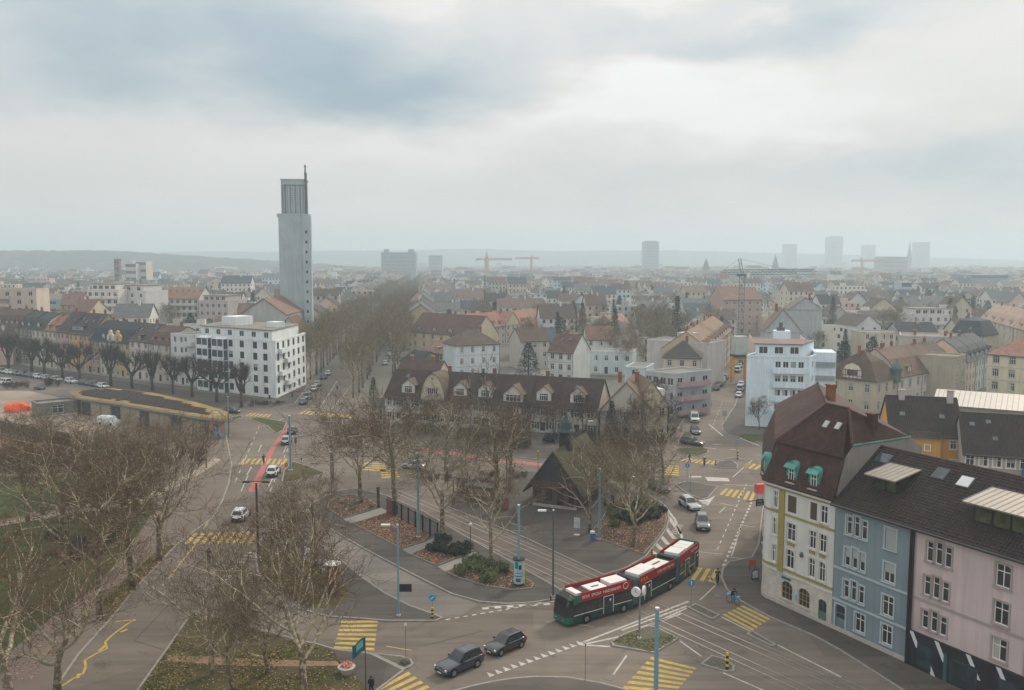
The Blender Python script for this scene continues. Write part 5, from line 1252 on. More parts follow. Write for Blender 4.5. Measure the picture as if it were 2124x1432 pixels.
def text(s, parent, loc, size, m, mirror=False, rx=math.pi / 2, rz=0, name='lettering'):
    cu = bpy.data.curves.new('t', 'FONT'); cu.body = s; cu.size = size; cu.extrude = .004; cu.resolution_u = 2
    t = bpy.data.objects.new('t', cu); COL.objects.link(t)
    me = bpy.data.meshes.new_from_object(t); bpy.data.objects.remove(t)
    me.materials.clear(); me.materials.append(m)
    o = link(name, me, parent, loc); o.rotation_euler = (rx, 0, rz)
    if mirror: o.scale = (-1, 1, 1)
    return o
shop_bits()
# houses directly behind them
q = house('ochre yellow house with dark pantiles, two chimneys and small white framed windows', P(1846, 897, 9), P(1998, 905, 9), 13.5, 9, 'gx', 4.8, (206, 158, 84), (70, 60, 58), 3, 4, name='townhouse', chim=0, ww=.9, wh=1.3, trim=m_frame, band=False, ov=.5)
pantiles(q, -.1, q.L + .1, ov=.5)
chimney(q, q.L * .22, q.D * .46, 12.4, 14.9, .9, .7, m_stone); chimney(q, q.L * .9, q.D * .44, 12.4, 15.1, .9, .7, m_stone)
skylight(q, q.L * .2, 3.2, .8, .9); skylight(q, q.L * .75, 3.0, .8, .9)
MB().box(q.L * .28, q.L * .68, -1.6, -.01, 0, 8.6).obj('projecting_bay', q.mw, q.o)
bb = MB(); tiles(bb, (q.L * .26, -2.0, 8.5), (q.L * .70, -2.0, 8.5), (q.L * .70, .2, 9.3), (q.L * .26, .2, 9.3), 6, 16); bb.obj('bay_roof', m_tile, q.o)
for (x, z, w, h_) in ((.5, 6.8, .7, .8), (.46, 4.0, 1.0, 1.5), (.6, 4.4, .6, .9)):
    link('window', win_mesh(w, h_, 0, False, m_frame, (1, 0)), q.o, (q.L * x, -1.66, z))
q = house('grey house with vine covered wall and long dark tiled roof at the right edge', P(1999, 938, 8), P(2200, 952, 8), 13, 8, 'gx', 4.8, (168, 162, 152), (70, 60, 58), 3, 7, name='townhouse', chim=0, trim=m_frame, band=False, ww=1.1, wh=1.4, ov=.5)
pantiles(q, -.1, q.L + .1, ov=.5)
for x, y in ((.12, 4.4), (.35, 2.2), (.3, 4.9), (.8, 2.6)): skylight(q, q.L * x, y, .7, .8, m_glassb)
MB().box(q.L * .62, q.L, -.9, -.02, 2.5, 6.8).obj('blue_balcony', plain('blue_boards', (52, 104, 150), .7), q.o)
# low yard walls between them
struct(MB().box(44, 62, 100, 100.4, 0, 2.4).obj('yard_wall', wallm((170, 160, 148))))
# ------------------------------------------------------------------ tram shelter in the middle
def shelter():
    A, B = P(1105, 1050), P(1196, 1061)
    q = house('small brick shelter house with steep mossy roof and clock turret on the square', A, B, 13.5, 3.5, 'gy', 5.2, (96, 80, 73), (104, 96, 80), 1, 4, nr=6, frame=m_frdark, blinds=.0, name='shelter', cat='shelter', band=False, chim=0, ov=1.3, ww=1.0, wh=1.8, trim=None, rmat=mat('mossy_tile', srgb((.34, .32, .26)), .9, .2, .6, bump=.2, col2=srgb((.27, .275, .19)), mix2=.7, sc2=.4, fine=.25))
    L = q.L
    MB().poly([(.1, -.56, 4.1), (L - .1, -.56, 4.1), (L / 2, -.56, 8.45)]).obj('slate_gable', plain('slate_hanging', (66, 64, 68), .8, var=.15), q.o)
    MB().box(-.2, L + .2, -.6, -.02, 3.3, 4.1).obj('gable_beam', plain('dark_timber', (84, 66, 58), .8), q.o)
    t = MB().box(L / 2 - .8, L / 2 + .8, 4, 5.6, 7, 10.4); t.obj('turret', plain('dark_slate', (48, 50, 56), .7), q.o)
    MB().lathe(L / 2, 4.8, [(10.4, 1.35), (10.6, 1.4), (11.0, 1.05), (11.9, .8), (12.5, .35), (13.2, .08), (14, .03)], 10).obj('turret_dome', plain('verdigris', (56, 76, 76), .7, var=.15), q.o)
    for s, nm in ((-1, 'a'), (1, 'b')): MB().box(L / 2 + s * .85 - .06, L / 2 + s * .85 + .06, 4.25, 5.35, 8.6, 9.9).obj('louvre', m_gutter, q.o)
shelter()
# ------------------------------------------------------------------ low park building with the mural
def park_building():
    h = 4.3
    back = [(150, 812), (225, 806), (310, 816), (400, 836), (463, 855)]; frnt = [(466, 868), (425, 864), (330, 848), (250, 834), (168, 823)]
    pts = ccw([P(*p, h) for p in back + frnt])
    c = sum(pts, Vector((0, 0))) / len(pts)
    o = thing('park_building', 'low concrete park building with solar panels on its curved mossy roof', 'building', (c.x, c.y, 0))
    loc = [p - c for p in pts]; occupy(c.x, c.y, 30)
    MB().prism(loc, .14, h - .5, 0).obj('wall', mat('raw_concrete', srgb((.55, .53, .50)), .9, .12, .4, col2=srgb((.4, .39, .37)), mix2=.5, kind='wall'), o)
    big = inset(loc, -.5)
    MB().prism(big, h - .5, h, 0, 1, bottom=True).obj('roof', [plain('concrete_edge', (150, 146, 138), .9, var=.1), mat('moss_roof', srgb((.55, .47, .27)), .95, .25, .5, col2=srgb((.36, .31, .24)), mix2=.7, sc2=.15, fine=.3)], o)
    # panels
    pm = MB().box(-.8, .8, -.48, .48, 0, .05); M_ = Matrix.Rotation(R(12), 4, 'X')
    pmesh = pm.mesh('solar_panel', [mat('solar_panel', (.034, .026, .023), .7, .35, 1, spec=.12)])
    a, b = P(168, 826, h), P(420, 866, h); d = (b - a).normalized(); n = Vector((-d.y, d.x)); ang = math.atan2(d.y, d.x)
    ins = inset(loc, 1.0)
    def inside(p):
        k = False
        for i in range(len(ins)):
            u, v = ins[i], ins[i - 1]
            if (u.y > p.y) != (v.y > p.y) and p.x < (v.x - u.x) * (p.y - u.y) / (v.y - u.y) + u.x: k = not k
        return k
    for r in range(-2, 14):
        for k in range(-10, 60):
            p = a - c + d * (k * 1.75) + n * (1.4 + r * 1.45)
            if inside(p) and inside(p + d * 4.0) and not (k > 30 and r > 9):
                w = link('solar_panel', pmesh, o, (p.x, p.y, h + .16)); w.rotation_euler = (R(12), 0, ang)
    # garage doors along the front
    fr = [P(*p, h) - c for p in frnt][::-1]
    for i in range(len(fr) - 2):
        p, r = fr[i], fr[i + 1]; dd = (r - p); L = dd.length; dd = dd / L; nn = Vector((dd.y, -dd.x)); k = int(L / 3.4)
        for j in range(k):
            s = p + dd * (L * (j + .08) / k); e = p + dd * (L * (j + .92) / k)
            MB().prism([s + nn * .01, s + nn * .08, e + nn * .08, e + nn * .01], .14, 3.1, 0).obj('garage_door', plain('timber_door' if (i + j) % 3 else 'dark_door', (158, 148, 130) if (i + j) % 3 else (60, 76, 82), .8, var=.12, sc=2), o)
    # mural on the end of the front wall
    p, r = fr[-2], fr[-1]; dd = (r - p); L = dd.length; dd /= L; nn = Vector((dd.y, -dd.x))
    def panel(u0, u1, z0, z1, m, y, name, pts=None):
        s = p + nn * y
        q = pts or [(u0, z0), (u1, z0), (u1, z1), (u0, z1)]
        return MB().poly([((s + dd * (L * u)).x, (s + dd * (L * u)).y, z) for u, z in q]).obj(name, m, mo)
    mo = MB().poly([((p + nn * .012 + dd * (L * u)).x, (p + nn * .012 + dd * (L * u)).y, z) for u, z in ((.22, .5), (.94, .5), (.94, 3.6), (.22, 3.6))]).obj('mural', plain('mural_grey', (150, 158, 160), .9), o)
    panel(.28, .92, 2.9, 3.5, plain('mural_orange', (206, 122, 84), .9, var=.2), .02, 'mural_field'); panel(.74, .93, 1.2, 2.9, plain('mural_red', (186, 110, 100), .9, var=.2), .022, 'mural_field'); panel(.26, .4, 1.2, 2.9, plain('mural_pink', (186, 128, 140), .9, var=.2), .021, 'mural_field')
    mb = plain('mural_blue', (30, 112, 150), .9, var=.25, sc=2)
    panel(0, 0, 0, 0, mb, .03, 'mural_figure', [(.42, 2.4), (.38, 2.7), (.48, 3.1), (.6, 3.05), (.7, 2.6), (.72, 2.0), (.64, 1.5), (.52, 1.2), (.5, 1.5), (.6, 1.8), (.56, 2.3), (.5, 2.5)])
    panel(0, 0, 0, 0, mb, .032, 'mural_figure', [(.3, .5), (.31, 1.2), (.4, 1.4), (.46, .9), (.48, .5)]); panel(0, 0, 0, 0, mb, .032, 'mural_figure', [(.58, .5), (.6, 1.0), (.68, 1.3), (.72, .8), (.72, .5)])
park_building()
m_pgl = plain('weathered_dark', (74, 68, 64), .85, var=.15)
def pergola():
    A, B = P(-30, 880, 2.6), P(118, 908, 2.6)
    d = (B - A).normalized(); L = (B - A).length
    o = thing('pergola', 'long dark timber pergola beside the rubble strip in the park', 'pergola', (A.x, A.y, .14), math.atan2(d.y, d.x))
    for k in range(int(L / .9)): MB().box(k * .9, k * .9 + .12, -.4, 3.4, 2.5, 2.62).obj('rafter', m_pgl, o)
    for y in (0, 3): MB().box(0, L, y - .08, y + .08, 2.3, 2.5).obj('beam', m_pgl, o)
    for k in range(int(L / 3) + 1):
        for y in (0, 3): MB().box(k * 3, k * 3 + .14, y - .07, y + .07, 0, 2.3).obj('post', m_pgl, o)
    MB().box(0, L, 2.9, 3.0, .2, 2.2).obj('back_screen', m_pgl, o)
pergola()
house('low grey yard shed with open dark front beside the park building', P(78, 842, 3), P(160, 834, 3), 6, 3, 'flat', 0, (120, 122, 120), fl=1, nf=3, name='shed', cat='shed', chim=0, door=False, trim=None, ww=2.4, wh=2.0)
# ------------------------------------------------------------------ trees
m_bark = mat('plane_bark', srgb((.36, .31, .25)), .9, .2, 3, bump=.3, col2=srgb((.60, .56, .47)), kind='bark')
m_limb = mat('plane_limb', srgb((.56, .51, .42)), .9, .2, 2.5, bump=.2, col2=srgb((.76, .72, .62)), kind='bark')
m_twig = mat('brown_twig', srgb((.39, .318, .25)), .95, .35, .7)
m_twigo = mat('olive_twig', srgb((.46, .42, .335)), .95, .3, .7)
m_twigd = mat('dark_twig', srgb((.27, .235, .22)), .95, .25, .7)
m_barkd = mat('dark_bark', srgb((.26, .225, .205)), .9, .2, 3, bump=.3, col2=srgb((.34, .31, .28)), kind='bark')
m_birch = mat('birch_bark', srgb((.72, .69, .65)), .85, .2, 3, col2=srgb((.35, .32, .3)), mix2=.5, sc2=2)
def rv(rnd): return Vector((rnd.uniform(-1, 1), rnd.uniform(-1, 1), rnd.uniform(-1, 1)))
def bare_tree(seed, H_=17, clear=.28, spread=.62, n1=7, n2=6, n3=6, n4=7, r0=.34, up=.25, tw=.017, balls=300, narrow=1.0, lean=.06, tl=.72, lr=(.36, .52)):
    rnd = random.Random(seed); T, Cn = MB(), MB(); tips = []
    def branch(p, d, l, r, lvl):
        segs = {0: 6, 1: 6, 2: 4, 3: 3, 4: 2}[lvl]; path = [p.copy()]; rad = [r]; d = d.normalized(); pts = []
        for i in range(segs):
            bend = {0: lean, 1: .22, 2: .3, 3: .38, 4: .45}[lvl]
            d = (d + rv(rnd) * bend + Vector((0, 0, up * (.3 if lvl < 3 else .12) * (1 if lvl else 0)))).normalized()
            p = p + d * (l / segs); path.append(p.copy()); rad.append(r * (1 - (i + 1) / segs * (.45 if lvl == 0 else .72)))
            pts.append((p.copy(), d.copy(), rad[-1], (i + 1) / segs))
        (T if lvl < 3 else Cn).tube(path, rad, (9, 6, 5, 3, 3)[lvl], 0 if lvl == 0 else (1 if lvl < 3 else 0), cap=lvl == 0)
        if lvl == 4: tips.append(path[-1]); return
        n = (n1, n2, n3, n4)[lvl]
        for k in range(n):
            t = (clear if lvl == 0 else .22) + (1 - (clear if lvl == 0 else .22)) * (k + rnd.random() * .8) / n
            t = min(t, 1.0); f = t * segs; i = min(int(f), segs - 1)
            q = path[i].lerp(path[i + 1], f - i); dd = (path[i + 1] - path[i]).normalized()
            ang = {0: rnd.uniform(35, 62), 1: rnd.uniform(28, 60), 2: rnd.uniform(25, 62), 3: rnd.uniform(20, 65)}[lvl]
            az = k * 2.4 + rnd.random() * 1.2
            a = dd.orthogonal().normalized(); a.rotate(Matrix.Rotation(az, 3, dd))
            nd = dd * math.cos(R(ang)) + a * math.sin(R(ang)) * (narrow if lvl == 0 else 1)
            ll = {0: H_ * spread * (1.05 - .55 * t if tl > .5 else rnd.uniform(.75, 1.1)), 1: l * rnd.uniform(.4, .62), 2: l * rnd.uniform(.38, .6), 3: max(.5, l * rnd.uniform(.4, .7))}[lvl]
            rr = {0: r * rnd.uniform(*lr) * (1.1 - .5 * t), 1: max(.04, rad[i] * .5), 2: max(.024, rad[i] * .5), 3: tw}[lvl]
            branch(q, nd, ll, rr, lvl + 1)
    branch(Vector((0, 0, -.1)), Vector((0, 0, 1)), H_ * tl, r0, 0)
    for _ in range(balls):
        p = rnd.choice(tips) + rv(rnd) * .3 - Vector((0, 0, .15)); Cn.ball(p, .045, 1, 4, 2)
    return T, Cn
def tree_proto(name, T, Cn, mt, ml, mc, mb=None):
    return (T.mesh('trunk', [mt, ml], True), Cn.mesh('crown', [mc, mb or mc], False))
PL = [tree_proto('p', *bare_tree(11, 17, .30, .58, 8, 6, 6, 7, .36, lr=(.42, .62), lean=.12, tw=.026), m_bark, m_limb, m_twig), tree_proto('p', *bare_tree(23, 18, .55, .60, 6, 7, 7, 7, .42, tl=.36, lr=(.5, .66), lean=.08, up=.5, tw=.026), m_bark, m_limb, m_twig),
      tree_proto('p', *bare_tree(37, 16, .5, .60, 6, 7, 7, 7, .38, tl=.42, lr=(.48, .66), lean=.1, up=.4, tw=.026), m_bark, m_limb, m_twigo), tree_proto('p', *bare_tree(51, 17.5, .22, .64, 8, 6, 6, 7, .36, lean=.14, lr=(.42, .6), tw=.026), m_bark, m_limb, m_twig),
      tree_proto('p', *bare_tree(67, 16, .5, .66, 6, 7, 6, 6, .40, tl=.40, lr=(.52, .7), lean=.16, up=.35, tw=.024, balls=900), m_bark, m_limb, m_twig), tree_proto('p', *bare_tree(73, 17, .45, .5, 8, 7, 6, 6, .38, lean=.1, lr=(.42, .6), tw=.024, balls=900), m_bark, m_limb, m_twig)]
AV = [tree_proto('p', *bare_tree(61, 16, .32, .5, 8, 6, 5, 7, .27, .5, .034, 120, .75), m_bark, m_limb, m_twigo), tree_proto('p', *bare_tree(71, 15, .30, .52, 8, 6, 5, 7, .26, .5, .034, 120, .8), m_bark, m_limb, m_twigo)]
SM = [tree_proto('p', *bare_tree(81, 8, .22, .6, 7, 6, 6, 5, .13, .4, .02, 0), m_barkd, m_barkd, m_twigd), tree_proto('p', *bare_tree(91, 9, .2, .55, 8, 6, 6, 5, .14, .5, .02, 0), m_barkd, m_barkd, m_twig)]
def pollard(seed):
    rnd = random.Random(seed); T, Cn = MB(), MB()
    T.tube([(0, 0, -.1), (.05, 0, 1.4), (0, .05, 2.9)], [.34, .27, .3], 9, 0)
    for k in range(8):
        a = k * .785 + rnd.random() * .4; p = Vector((0, 0, 2.6 + rnd.random() * .4)); d = Vector((math.cos(a), math.sin(a), .55 + rnd.random() * .5)).normalized(); path = [p.copy()]; rad = [.17]
        for s in range(5):
            d = (d + rv(rnd) * .28 + Vector((0, 0, .16))).normalized(); p = p + d * .72; path.append(p.copy()); rad.append(.15 - .014 * s)
            if s > 1:
                for _ in range(3):
                    e = (d + rv(rnd) * .9 + Vector((0, 0, .3))).normalized(); c = p + e * rnd.uniform(.6, 1.1)
                    T.tube([p, c], [.07, .06], 4, 1); T.ball(c, .12, 1, 5, 3)
                    for _ in range(12):
                        f = (e + rv(rnd) * .8 + Vector((0, 0, .35))).normalized(); Cn.tube([c, c + f * .5, c + (f + rv(rnd) * .3) * rnd.uniform(.9, 1.5)], [.022, .018, .01], 3)
        T.tube(path, rad, 6, 1)
    return T, Cn
PO = [tree_proto('p', *pollard(5), m_barkd, m_barkd, m_twigd), tree_proto('p', *pollard(6), m_barkd, m_barkd, m_twigd)]
def place_tree(proto, loc, s=1.0, rz=None, label='', group=None, name='plane_tree', cat='tree', z=0.13, sz=None, lean=0):
    o = thing(name, label, cat, (loc[0], loc[1], z), random.uniform(0, 6.28) if rz is None else rz, group)
    o.scale = (s, s, sz or s)
    if lean: o.rotation_euler = (lean, 0, o.rotation_euler[2])
    link('trunk', proto[0], o); link('crown', proto[1], o)
    return o
near = [((208, 1288), 5, .95, 'bare plane tree at the lower end of the grass strip by the road'), ((275, 1224), 5, 1.0, 'bare plane tree, middle of the three on the grass strip'), ((331, 1165), 1, .88, 'bare plane tree at the upper end of the grass strip, leaning over the road'),
        ((22, 1452), 4, 1.0, 'bare plane tree with pale forked limbs at the lower left corner'), ((118, 1436), 4, .86, 'bare plane tree with a pale fork at the bottom edge beside the zigzag marking'),
        ((135, 1190), 0, .95, 'thick trunked bare plane tree in the lawn on the left'), ((97, 945), 2, .52, 'dark bare tree behind the rubble strip'), ((90, 1070), 1, .72, 'bare plane tree standing on the pale path at left'),
        ((214, 1095), 4, .95, 'bare plane tree in the lawn just below the pale path'), ((268, 1084), 4, .85, 'bare plane tree with white limbs below the park building'), ((58, 1084), 5, .8, 'slim bare plane tree at the left edge of the lawn'),
        ((302, 1030), 0, .72, 'bare plane tree at the bend of the pale path'), ((185, 1010), 5, .62, 'bare tree in the upper lawn left of the path bend'), ((240, 985), 1, .5, 'bare brown tree in front of the white covered van'),
        ((365, 1000), 2, .6, 'bare brown tree in front of the mural'), ((20, 985), 3, .6, 'bare tree at the left frame edge above the lawn'), ((428, 972), 0, .45, 'small bare tree nearest the mural corner'),
        ((440, 1405), 4, .72, 'stunted pollarded plane tree on the lower grass island'), ((480, 1436), 2, .6, 'low spreading plane tree at the bottom edge of the grass island'), ((555, 1400), 4, .55, 'small bare plane tree in the middle of the lower grass island'), ((632, 1440), 4, .85, 'forked bare plane tree in front of the flag'),
        ((645, 1250), 4, .62, 'bare plane tree in front of the poster column'), ((655, 1178), 0, .62, 'bare tree behind the small billboards'), ((560, 1210), 3, .5, 'small bare tree on the grass edge left of the billboards'),
        ((748, 1046), 1, .82, 'big forked plane tree in the first leafy bed'), ((820, 1066), 5, .98, 'bare plane tree beside the railing in the second bed'), ((917, 1120), 2, .88, 'two stemmed plane tree at the hedge'), ((1018, 1178), 0, .66, 'plane tree in the hedged bed next to the poster column'),
        ((1032, 1064), 5, .92, 'tall plane tree left of the shelter'), ((1057, 1022), 0, .72, 'plane tree close behind the tall one left of the shelter'), ((925, 982), 5, .8, 'plane tree near the silver car'), ((1222, 1106), 3, .62, 'dark trunked tree right of the shelter front'), ((1255, 1052), 0, .6, 'dark tree behind the blue tram pole'),
        ((1312, 1138), 2, .68, 'plane tree in the right leafy bed near its lower edge'), ((1297, 1034), 1, .6, 'plane tree behind the right leafy bed'), ((1330, 1066), 0, .6, 'plane tree in the middle of the right leafy bed'), ((1375, 1000), 3, .6, 'bare tree by the kerb where the silver car turns'),
        ((690, 1000), 3, .55, 'small bare tree beside the tram pole at the crossing')]
for px, k, s, lab in near:
    p = P(*px); place_tree(PL[k], p, s * (1.1 if px[0] > 640 else 1), None, lab, 'bare plane trees on the square')
for i, px in enumerate(((18, 771), (67, 777), (93, 782), (166, 795), (230, 802), (274, 806), (316, 811), (360, 819), (399, 825), (450, 835), (501, 846), (130, 787), (-20, 764))):
    p = P(*px); place_tree(PO[i % 2], p, 1.35 if i > 4 else 1.5, None, 'dark pollarded street tree in front of the terraced houses', 'pollarded trees along the left street', 'pollarded_tree')
# the avenue: two lines of planes on each side
an = Vector((AVD.y, -AVD.x)); n = 0
for side in (-1, 1):
    for row in ((8.6,) if side < 0 else (7.5, 15.5)):
        t = -32 if (side > 0 and row < 10) else -4
        while t < 560:
            p = AVE0 + AVD * t + an * side * row + an * random.uniform(-.6, .6)
            if not (side > 0 and row > 10 and (t > 330 or t < 12)):
                place_tree(AV[n % 2], p, random.uniform(1.0, 1.22), None, 'bare plane tree in the long rows lining the avenue', 'plane trees lining the avenue', 'avenue_tree')
            n += 1; t += 9.0 if t < 200 else 11.5
# trees and bushes in front of the cottages
for px, k, s, lab in (((852, 897), 0, .95, 'small bare tree before the white end cottage'), ((948, 912), 1, 1.0, 'small bare tree before the white cottage'), ((1100, 925), 0, 1.1, 'bare garden tree before the loggia cottage'), ((1150, 922), 1, 1.0, 'bare garden tree left of the shelter turret'), ((1210, 922), 0, 1.2, 'bare garden tree behind the shelter roof'),
                      ((1335, 925), 1, 1.2, 'dark bare tree at the end cottage'), ((1385, 908), 0, 1.0, 'bare tree above the grass verge'), ((900, 900), 1, .9, 'bare shrubby tree before the bell gable'), ((1040, 915), 1, .9, 'bare shrubby tree next to the birch'), ((1290, 930), 0, .9, 'bare tree between shelter and conifer'),
                      ((1575, 893), 1, .8, 'thin bare tree against the pale blue flats'), ((1350, 890), 0, 1.3, 'tall bare tree right of the conifer'), ((1440, 800), 1, 1.1, 'bare garden tree by the parked cars'), ((1470, 790), 0, 1.0, 'bare garden tree under the party wall')):
    place_tree(SM[k], P(*px), s, None, lab, 'bare garden trees', 'garden_tree')
place_tree((SM[1][0], SM[1][1]), P(1014, 902), 1.75, 1.0, 'tall pale birch before the cottages', None, 'birch_tree', sz=1.9).children[0].data = (lambda me: (me.materials.clear(), me.materials.append(m_birch), me.materials.append(m_birch), me)[-1])(SM[1][0].copy())
# evergreen and shrub prototypes from leaf sized faces
def leaf_cloud(rnd, b, c, r, n, size, m=0, flat=1.0):
    for _ in range(n):
        v = rv(rnd)
        while v.length > 1: v = rv(rnd)
        k = v.length ** .35 / max(v.length, .01); p = Vector(c) + Vector((v.x * r, v.y * r, v.z * r * flat)) * k * rnd.uniform(.6, 1)
        u = rv(rnd).normalized(); w = u.orthogonal().normalized(); s = size * rnd.uniform(.6, 1.4)
        b.poly([p - u * s, p + w * s * .5, p + u * s, p - w * s * .5], m)
m_leafg = mat('shrub_leaf', srgb((.33, .38, .22)), .6, .5, 1.5, spec=.4, fine=.3)
m_leafd = mat('dark_leaf', srgb((.17, .21, .16)), .75, .35, 1.5, spec=.35, fine=.3)
m_leafb = mat('bush_brown', srgb((.31, .26, .22)), .95, .35, 1.2, fine=.3)
m_need = mat('conifer_needle', srgb((.16, .225, .20)), .85, .35, .8, fine=.3)
def shrub(seed, mt, r=1.0, n=420, size=.13):
    rnd = random.Random(seed); b = MB()
    for k in range(7):
        a = rnd.random() * 6.28; leaf_cloud(rnd, b, (math.cos(a) * .5 * r, math.sin(a) * .5 * r, r * rnd.uniform(.35, .7)), r * rnd.uniform(.4, .6), n // 7, size)
    st = MB()
    for k in range(6): st.tube([(0, 0, -.05), (rnd.uniform(-.4, .4), rnd.uniform(-.4, .4), r * .7)], [.035, .015], 3)
    return (st.mesh('stem', [m_barkd]), b.mesh('foliage', [mt]))
SH = {'green': [shrub(1, m_leafg), shrub(2, m_leafg)], 'dark': [shrub(3, m_leafd), shrub(4, m_leafd)], 'brown': [shrub(5, m_leafb, 1, 260, .09), shrub(6, m_leafb, 1, 260, .09)]}
def place_shrub(kind, loc, s, label, group, sz=None, z=.13):
    o = thing('shrub', label, 'shrub', (loc[0], loc[1], z), random.uniform(0, 6.28), group); o.scale = (s, s, sz or s)
    pr = random.choice(SH[kind]); link('stem', pr[0], o); link('foliage', pr[1], o); return o
def inpoly(p, poly):
    k = False
    for i in range(len(poly)):
        u, v = poly[i], poly[i - 1]
        if (u.y > p.y) != (v.y > p.y) and p.x < (v.x - u.x) * (p.y - u.y) / (v.y - u.y) + u.x: k = not k
    return k
def scatter(poly, n, rnd):
    xs_, ys_ = [p.x for p in poly], [p.y for p in poly]; out = []
    while len(out) < n:
        p = Vector((rnd.uniform(min(xs_), max(xs_)), rnd.uniform(min(ys_), max(ys_))))
        if inpoly(p, poly): out.append(p)
    return out
rnd = random.Random(3)
for p in scatter(G([(930, 1186), (985, 1162), (1045, 1182), (1060, 1205), (1010, 1214), (955, 1198)]), 30, rnd): place_shrub('green', p, rnd.uniform(.7, 1.0), 'glossy green hedge shrub round the plane tree by the poster column', 'green hedge by the poster column', z=.25)
for p in scatter(G([(876, 1138), (925, 1126), (980, 1145), (960, 1160), (900, 1150)]), 16, rnd): place_shrub('dark', p, rnd.uniform(.75, 1.05), 'dark green hedge shrub in the third bed', 'dark hedge in the third bed', z=.25)
for p in scatter(G([(1262, 1060), (1340, 1040), (1378, 1062), (1380, 1090), (1340, 1105), (1270, 1095)]), 36, rnd): place_shrub('green' if rnd.random() < .6 else 'dark', p, rnd.uniform(.6, 1.1), 'green shrub in the right leafy bed', 'shrubs of the right leafy bed', z=.25)
for p in scatter(G([(690, 1050), (725, 1040), (784, 1054), (730, 1068)]), 10, rnd): place_shrub('green', p, rnd.uniform(.35, .5), 'low ivy clump in the first leafy bed', 'ivy clumps in the first bed', sz=.25, z=.25)
for p in scatter(G([(802, 886), (880, 905), (1000, 920), (1100, 935), (1100, 915), (1000, 905), (880, 890)]), 40, rnd): place_shrub('brown' if rnd.random() < .7 else 'dark', p, rnd.uniform(1.0, 1.9), 'brown leafless garden bush before the cottages', 'garden bushes before the cottages')
for p in scatter(G([(1110, 918), (1240, 930), (1385, 925), (1400, 900), (1330, 895), (1220, 905)]), 45, rnd): place_shrub('brown' if rnd.random() < .5 else 'dark', p, rnd.uniform(1.1, 2.2), 'dark garden bush right of the shelter', 'garden bushes right of the shelter')
for p in scatter(G([(1000, 985), (1090, 985), (1080, 1005), (960, 1030), (930, 1030)]), 22, rnd): place_shrub('brown', p, rnd.uniform(.7, 1.1), 'brown bush behind the shelter platform', 'brown bushes behind the platform')
for p in scatter(G([(850, 985), (930, 990), (940, 1005), (880, 1000)]), 14, rnd): place_shrub('brown', p, rnd.uniform(.6, .9), 'reddish brown low bush by the silver car', 'reddish bushes by the silver car')
for p in scatter(G([(1430, 850), (1470, 800), (1500, 770), (1480, 770), (1440, 800), (1400, 850)]), 26, rnd): place_shrub('dark', p, rnd.uniform(1.0, 1.9), 'dark front garden bush along the right street', 'front garden bushes of the right street')
for p in scatter(G([(0, 800), (70, 800), (70, 812), (0, 808)]), 12, rnd): place_shrub('brown', p, rnd.uniform(1.0, 1.6), 'pinkish brown bare bush at the sandy yard', 'bare bushes by the sandy yard')
for p in scatter(G([(100, 798), (122, 800), (122, 810), (100, 808)]), 6, rnd): place_shrub('brown', p, 1.4, 'upright reddish bush beside the yard entrance', 'reddish bushes at the yard entrance', 2.4)
for p in scatter(G([(500, 838), (600, 835), (575, 842), (520, 846)]), 22, rnd): place_shrub('brown', p, rnd.uniform(.7, 1.0), 'clipped brown hedge bush before the white flats', 'hedge before the white flats')
for p in scatter(G([(80, 975), (300, 960), (420, 965), (430, 940), (250, 930), (120, 945)]), 55, rnd): place_shrub('brown', p, rnd.uniform(.9, 1.6), 'brown undergrowth bush below the park building', 'undergrowth below the park building')
for p in scatter(G([(90, 1110), (170, 1100), (250, 1110), (200, 1160), (110, 1170)]), 14, rnd): place_shrub('dark', p, rnd.uniform(.8, 1.3), 'dark evergreen bush in the lawn behind the big trunk', 'dark bushes in the lawn')
def conifer(seed, h=14, r=3.0, tiers=16, per=70, lift=.1, flat=.25, colm=None, col_narrow=False):
    rnd = random.Random(seed); b, t = MB(), MB(); t.tube([(0, 0, -.1), (0, 0, h * .5), (0, 0, h * .97)], [.3, .2, .03], 7)
    for k in range(tiers):
        f = k / tiers; z = h * (lift + (1 - lift) * f); rr = r * ((1 - f) ** .8 if not col_narrow else (.55 + .45 * math.sin(math.pi * min(1, f * 1.1 + .1))) * (1 - f ** 4)) + .15
        for _ in range(per):
            a = rnd.random() * 6.28; q = rr * math.sqrt(rnd.uniform(.08, 1)); p = Vector((math.cos(a) * q, math.sin(a) * q, z - q * .25 + rnd.uniform(-.4, .4)))
            u = (Vector((math.cos(a), math.sin(a), rnd.uniform(-.6, .2))) + rv(rnd) * .4).normalized(); w = u.cross(Vector((0, 0, 1)) + rv(rnd) * .5).normalized(); s = rnd.uniform(.35, .7)
            b.poly([p - u * s * .4, p + w * s * .35, p + u * s, p - w * s * .35])
    return (t.mesh('trunk', [m_barkd]), b.mesh('crown', [colm or m_need]))
CO_ = [conifer(1), conifer(2, 15, 2.2), conifer(3, 13, 4.6, 14, 110, .15), conifer(4, 16, 1.5, 18, 60, .05, col_narrow=True)]
def place_con(k, loc, s, label, group=None, name='conifer', z=0, sz=None):
    o = thing(name, label, 'tree', (loc[0], loc[1], z), random.uniform(0, 6.28), group); o.scale = (s, s, sz or s); link('trunk', CO_[k][0], o); link('crown', CO_[k][1], o); return o
place_con(2, P(1096, 800), 1.0, 'broad dark cedar behind the cottage roofs', None, 'cedar_tree')
place_con(2, P(1292, 905), .78, 'dark conifer beside the end cottage', None, 'cedar_tree')
place_con(0, P(1268, 915), .6, 'small dark conifer left of the one beside the end cottage')
place_con(3, at(1405, 330), 1.5, 'tall dark columnar conifer above the street terrace', None, 'conifer', sz=1.45)
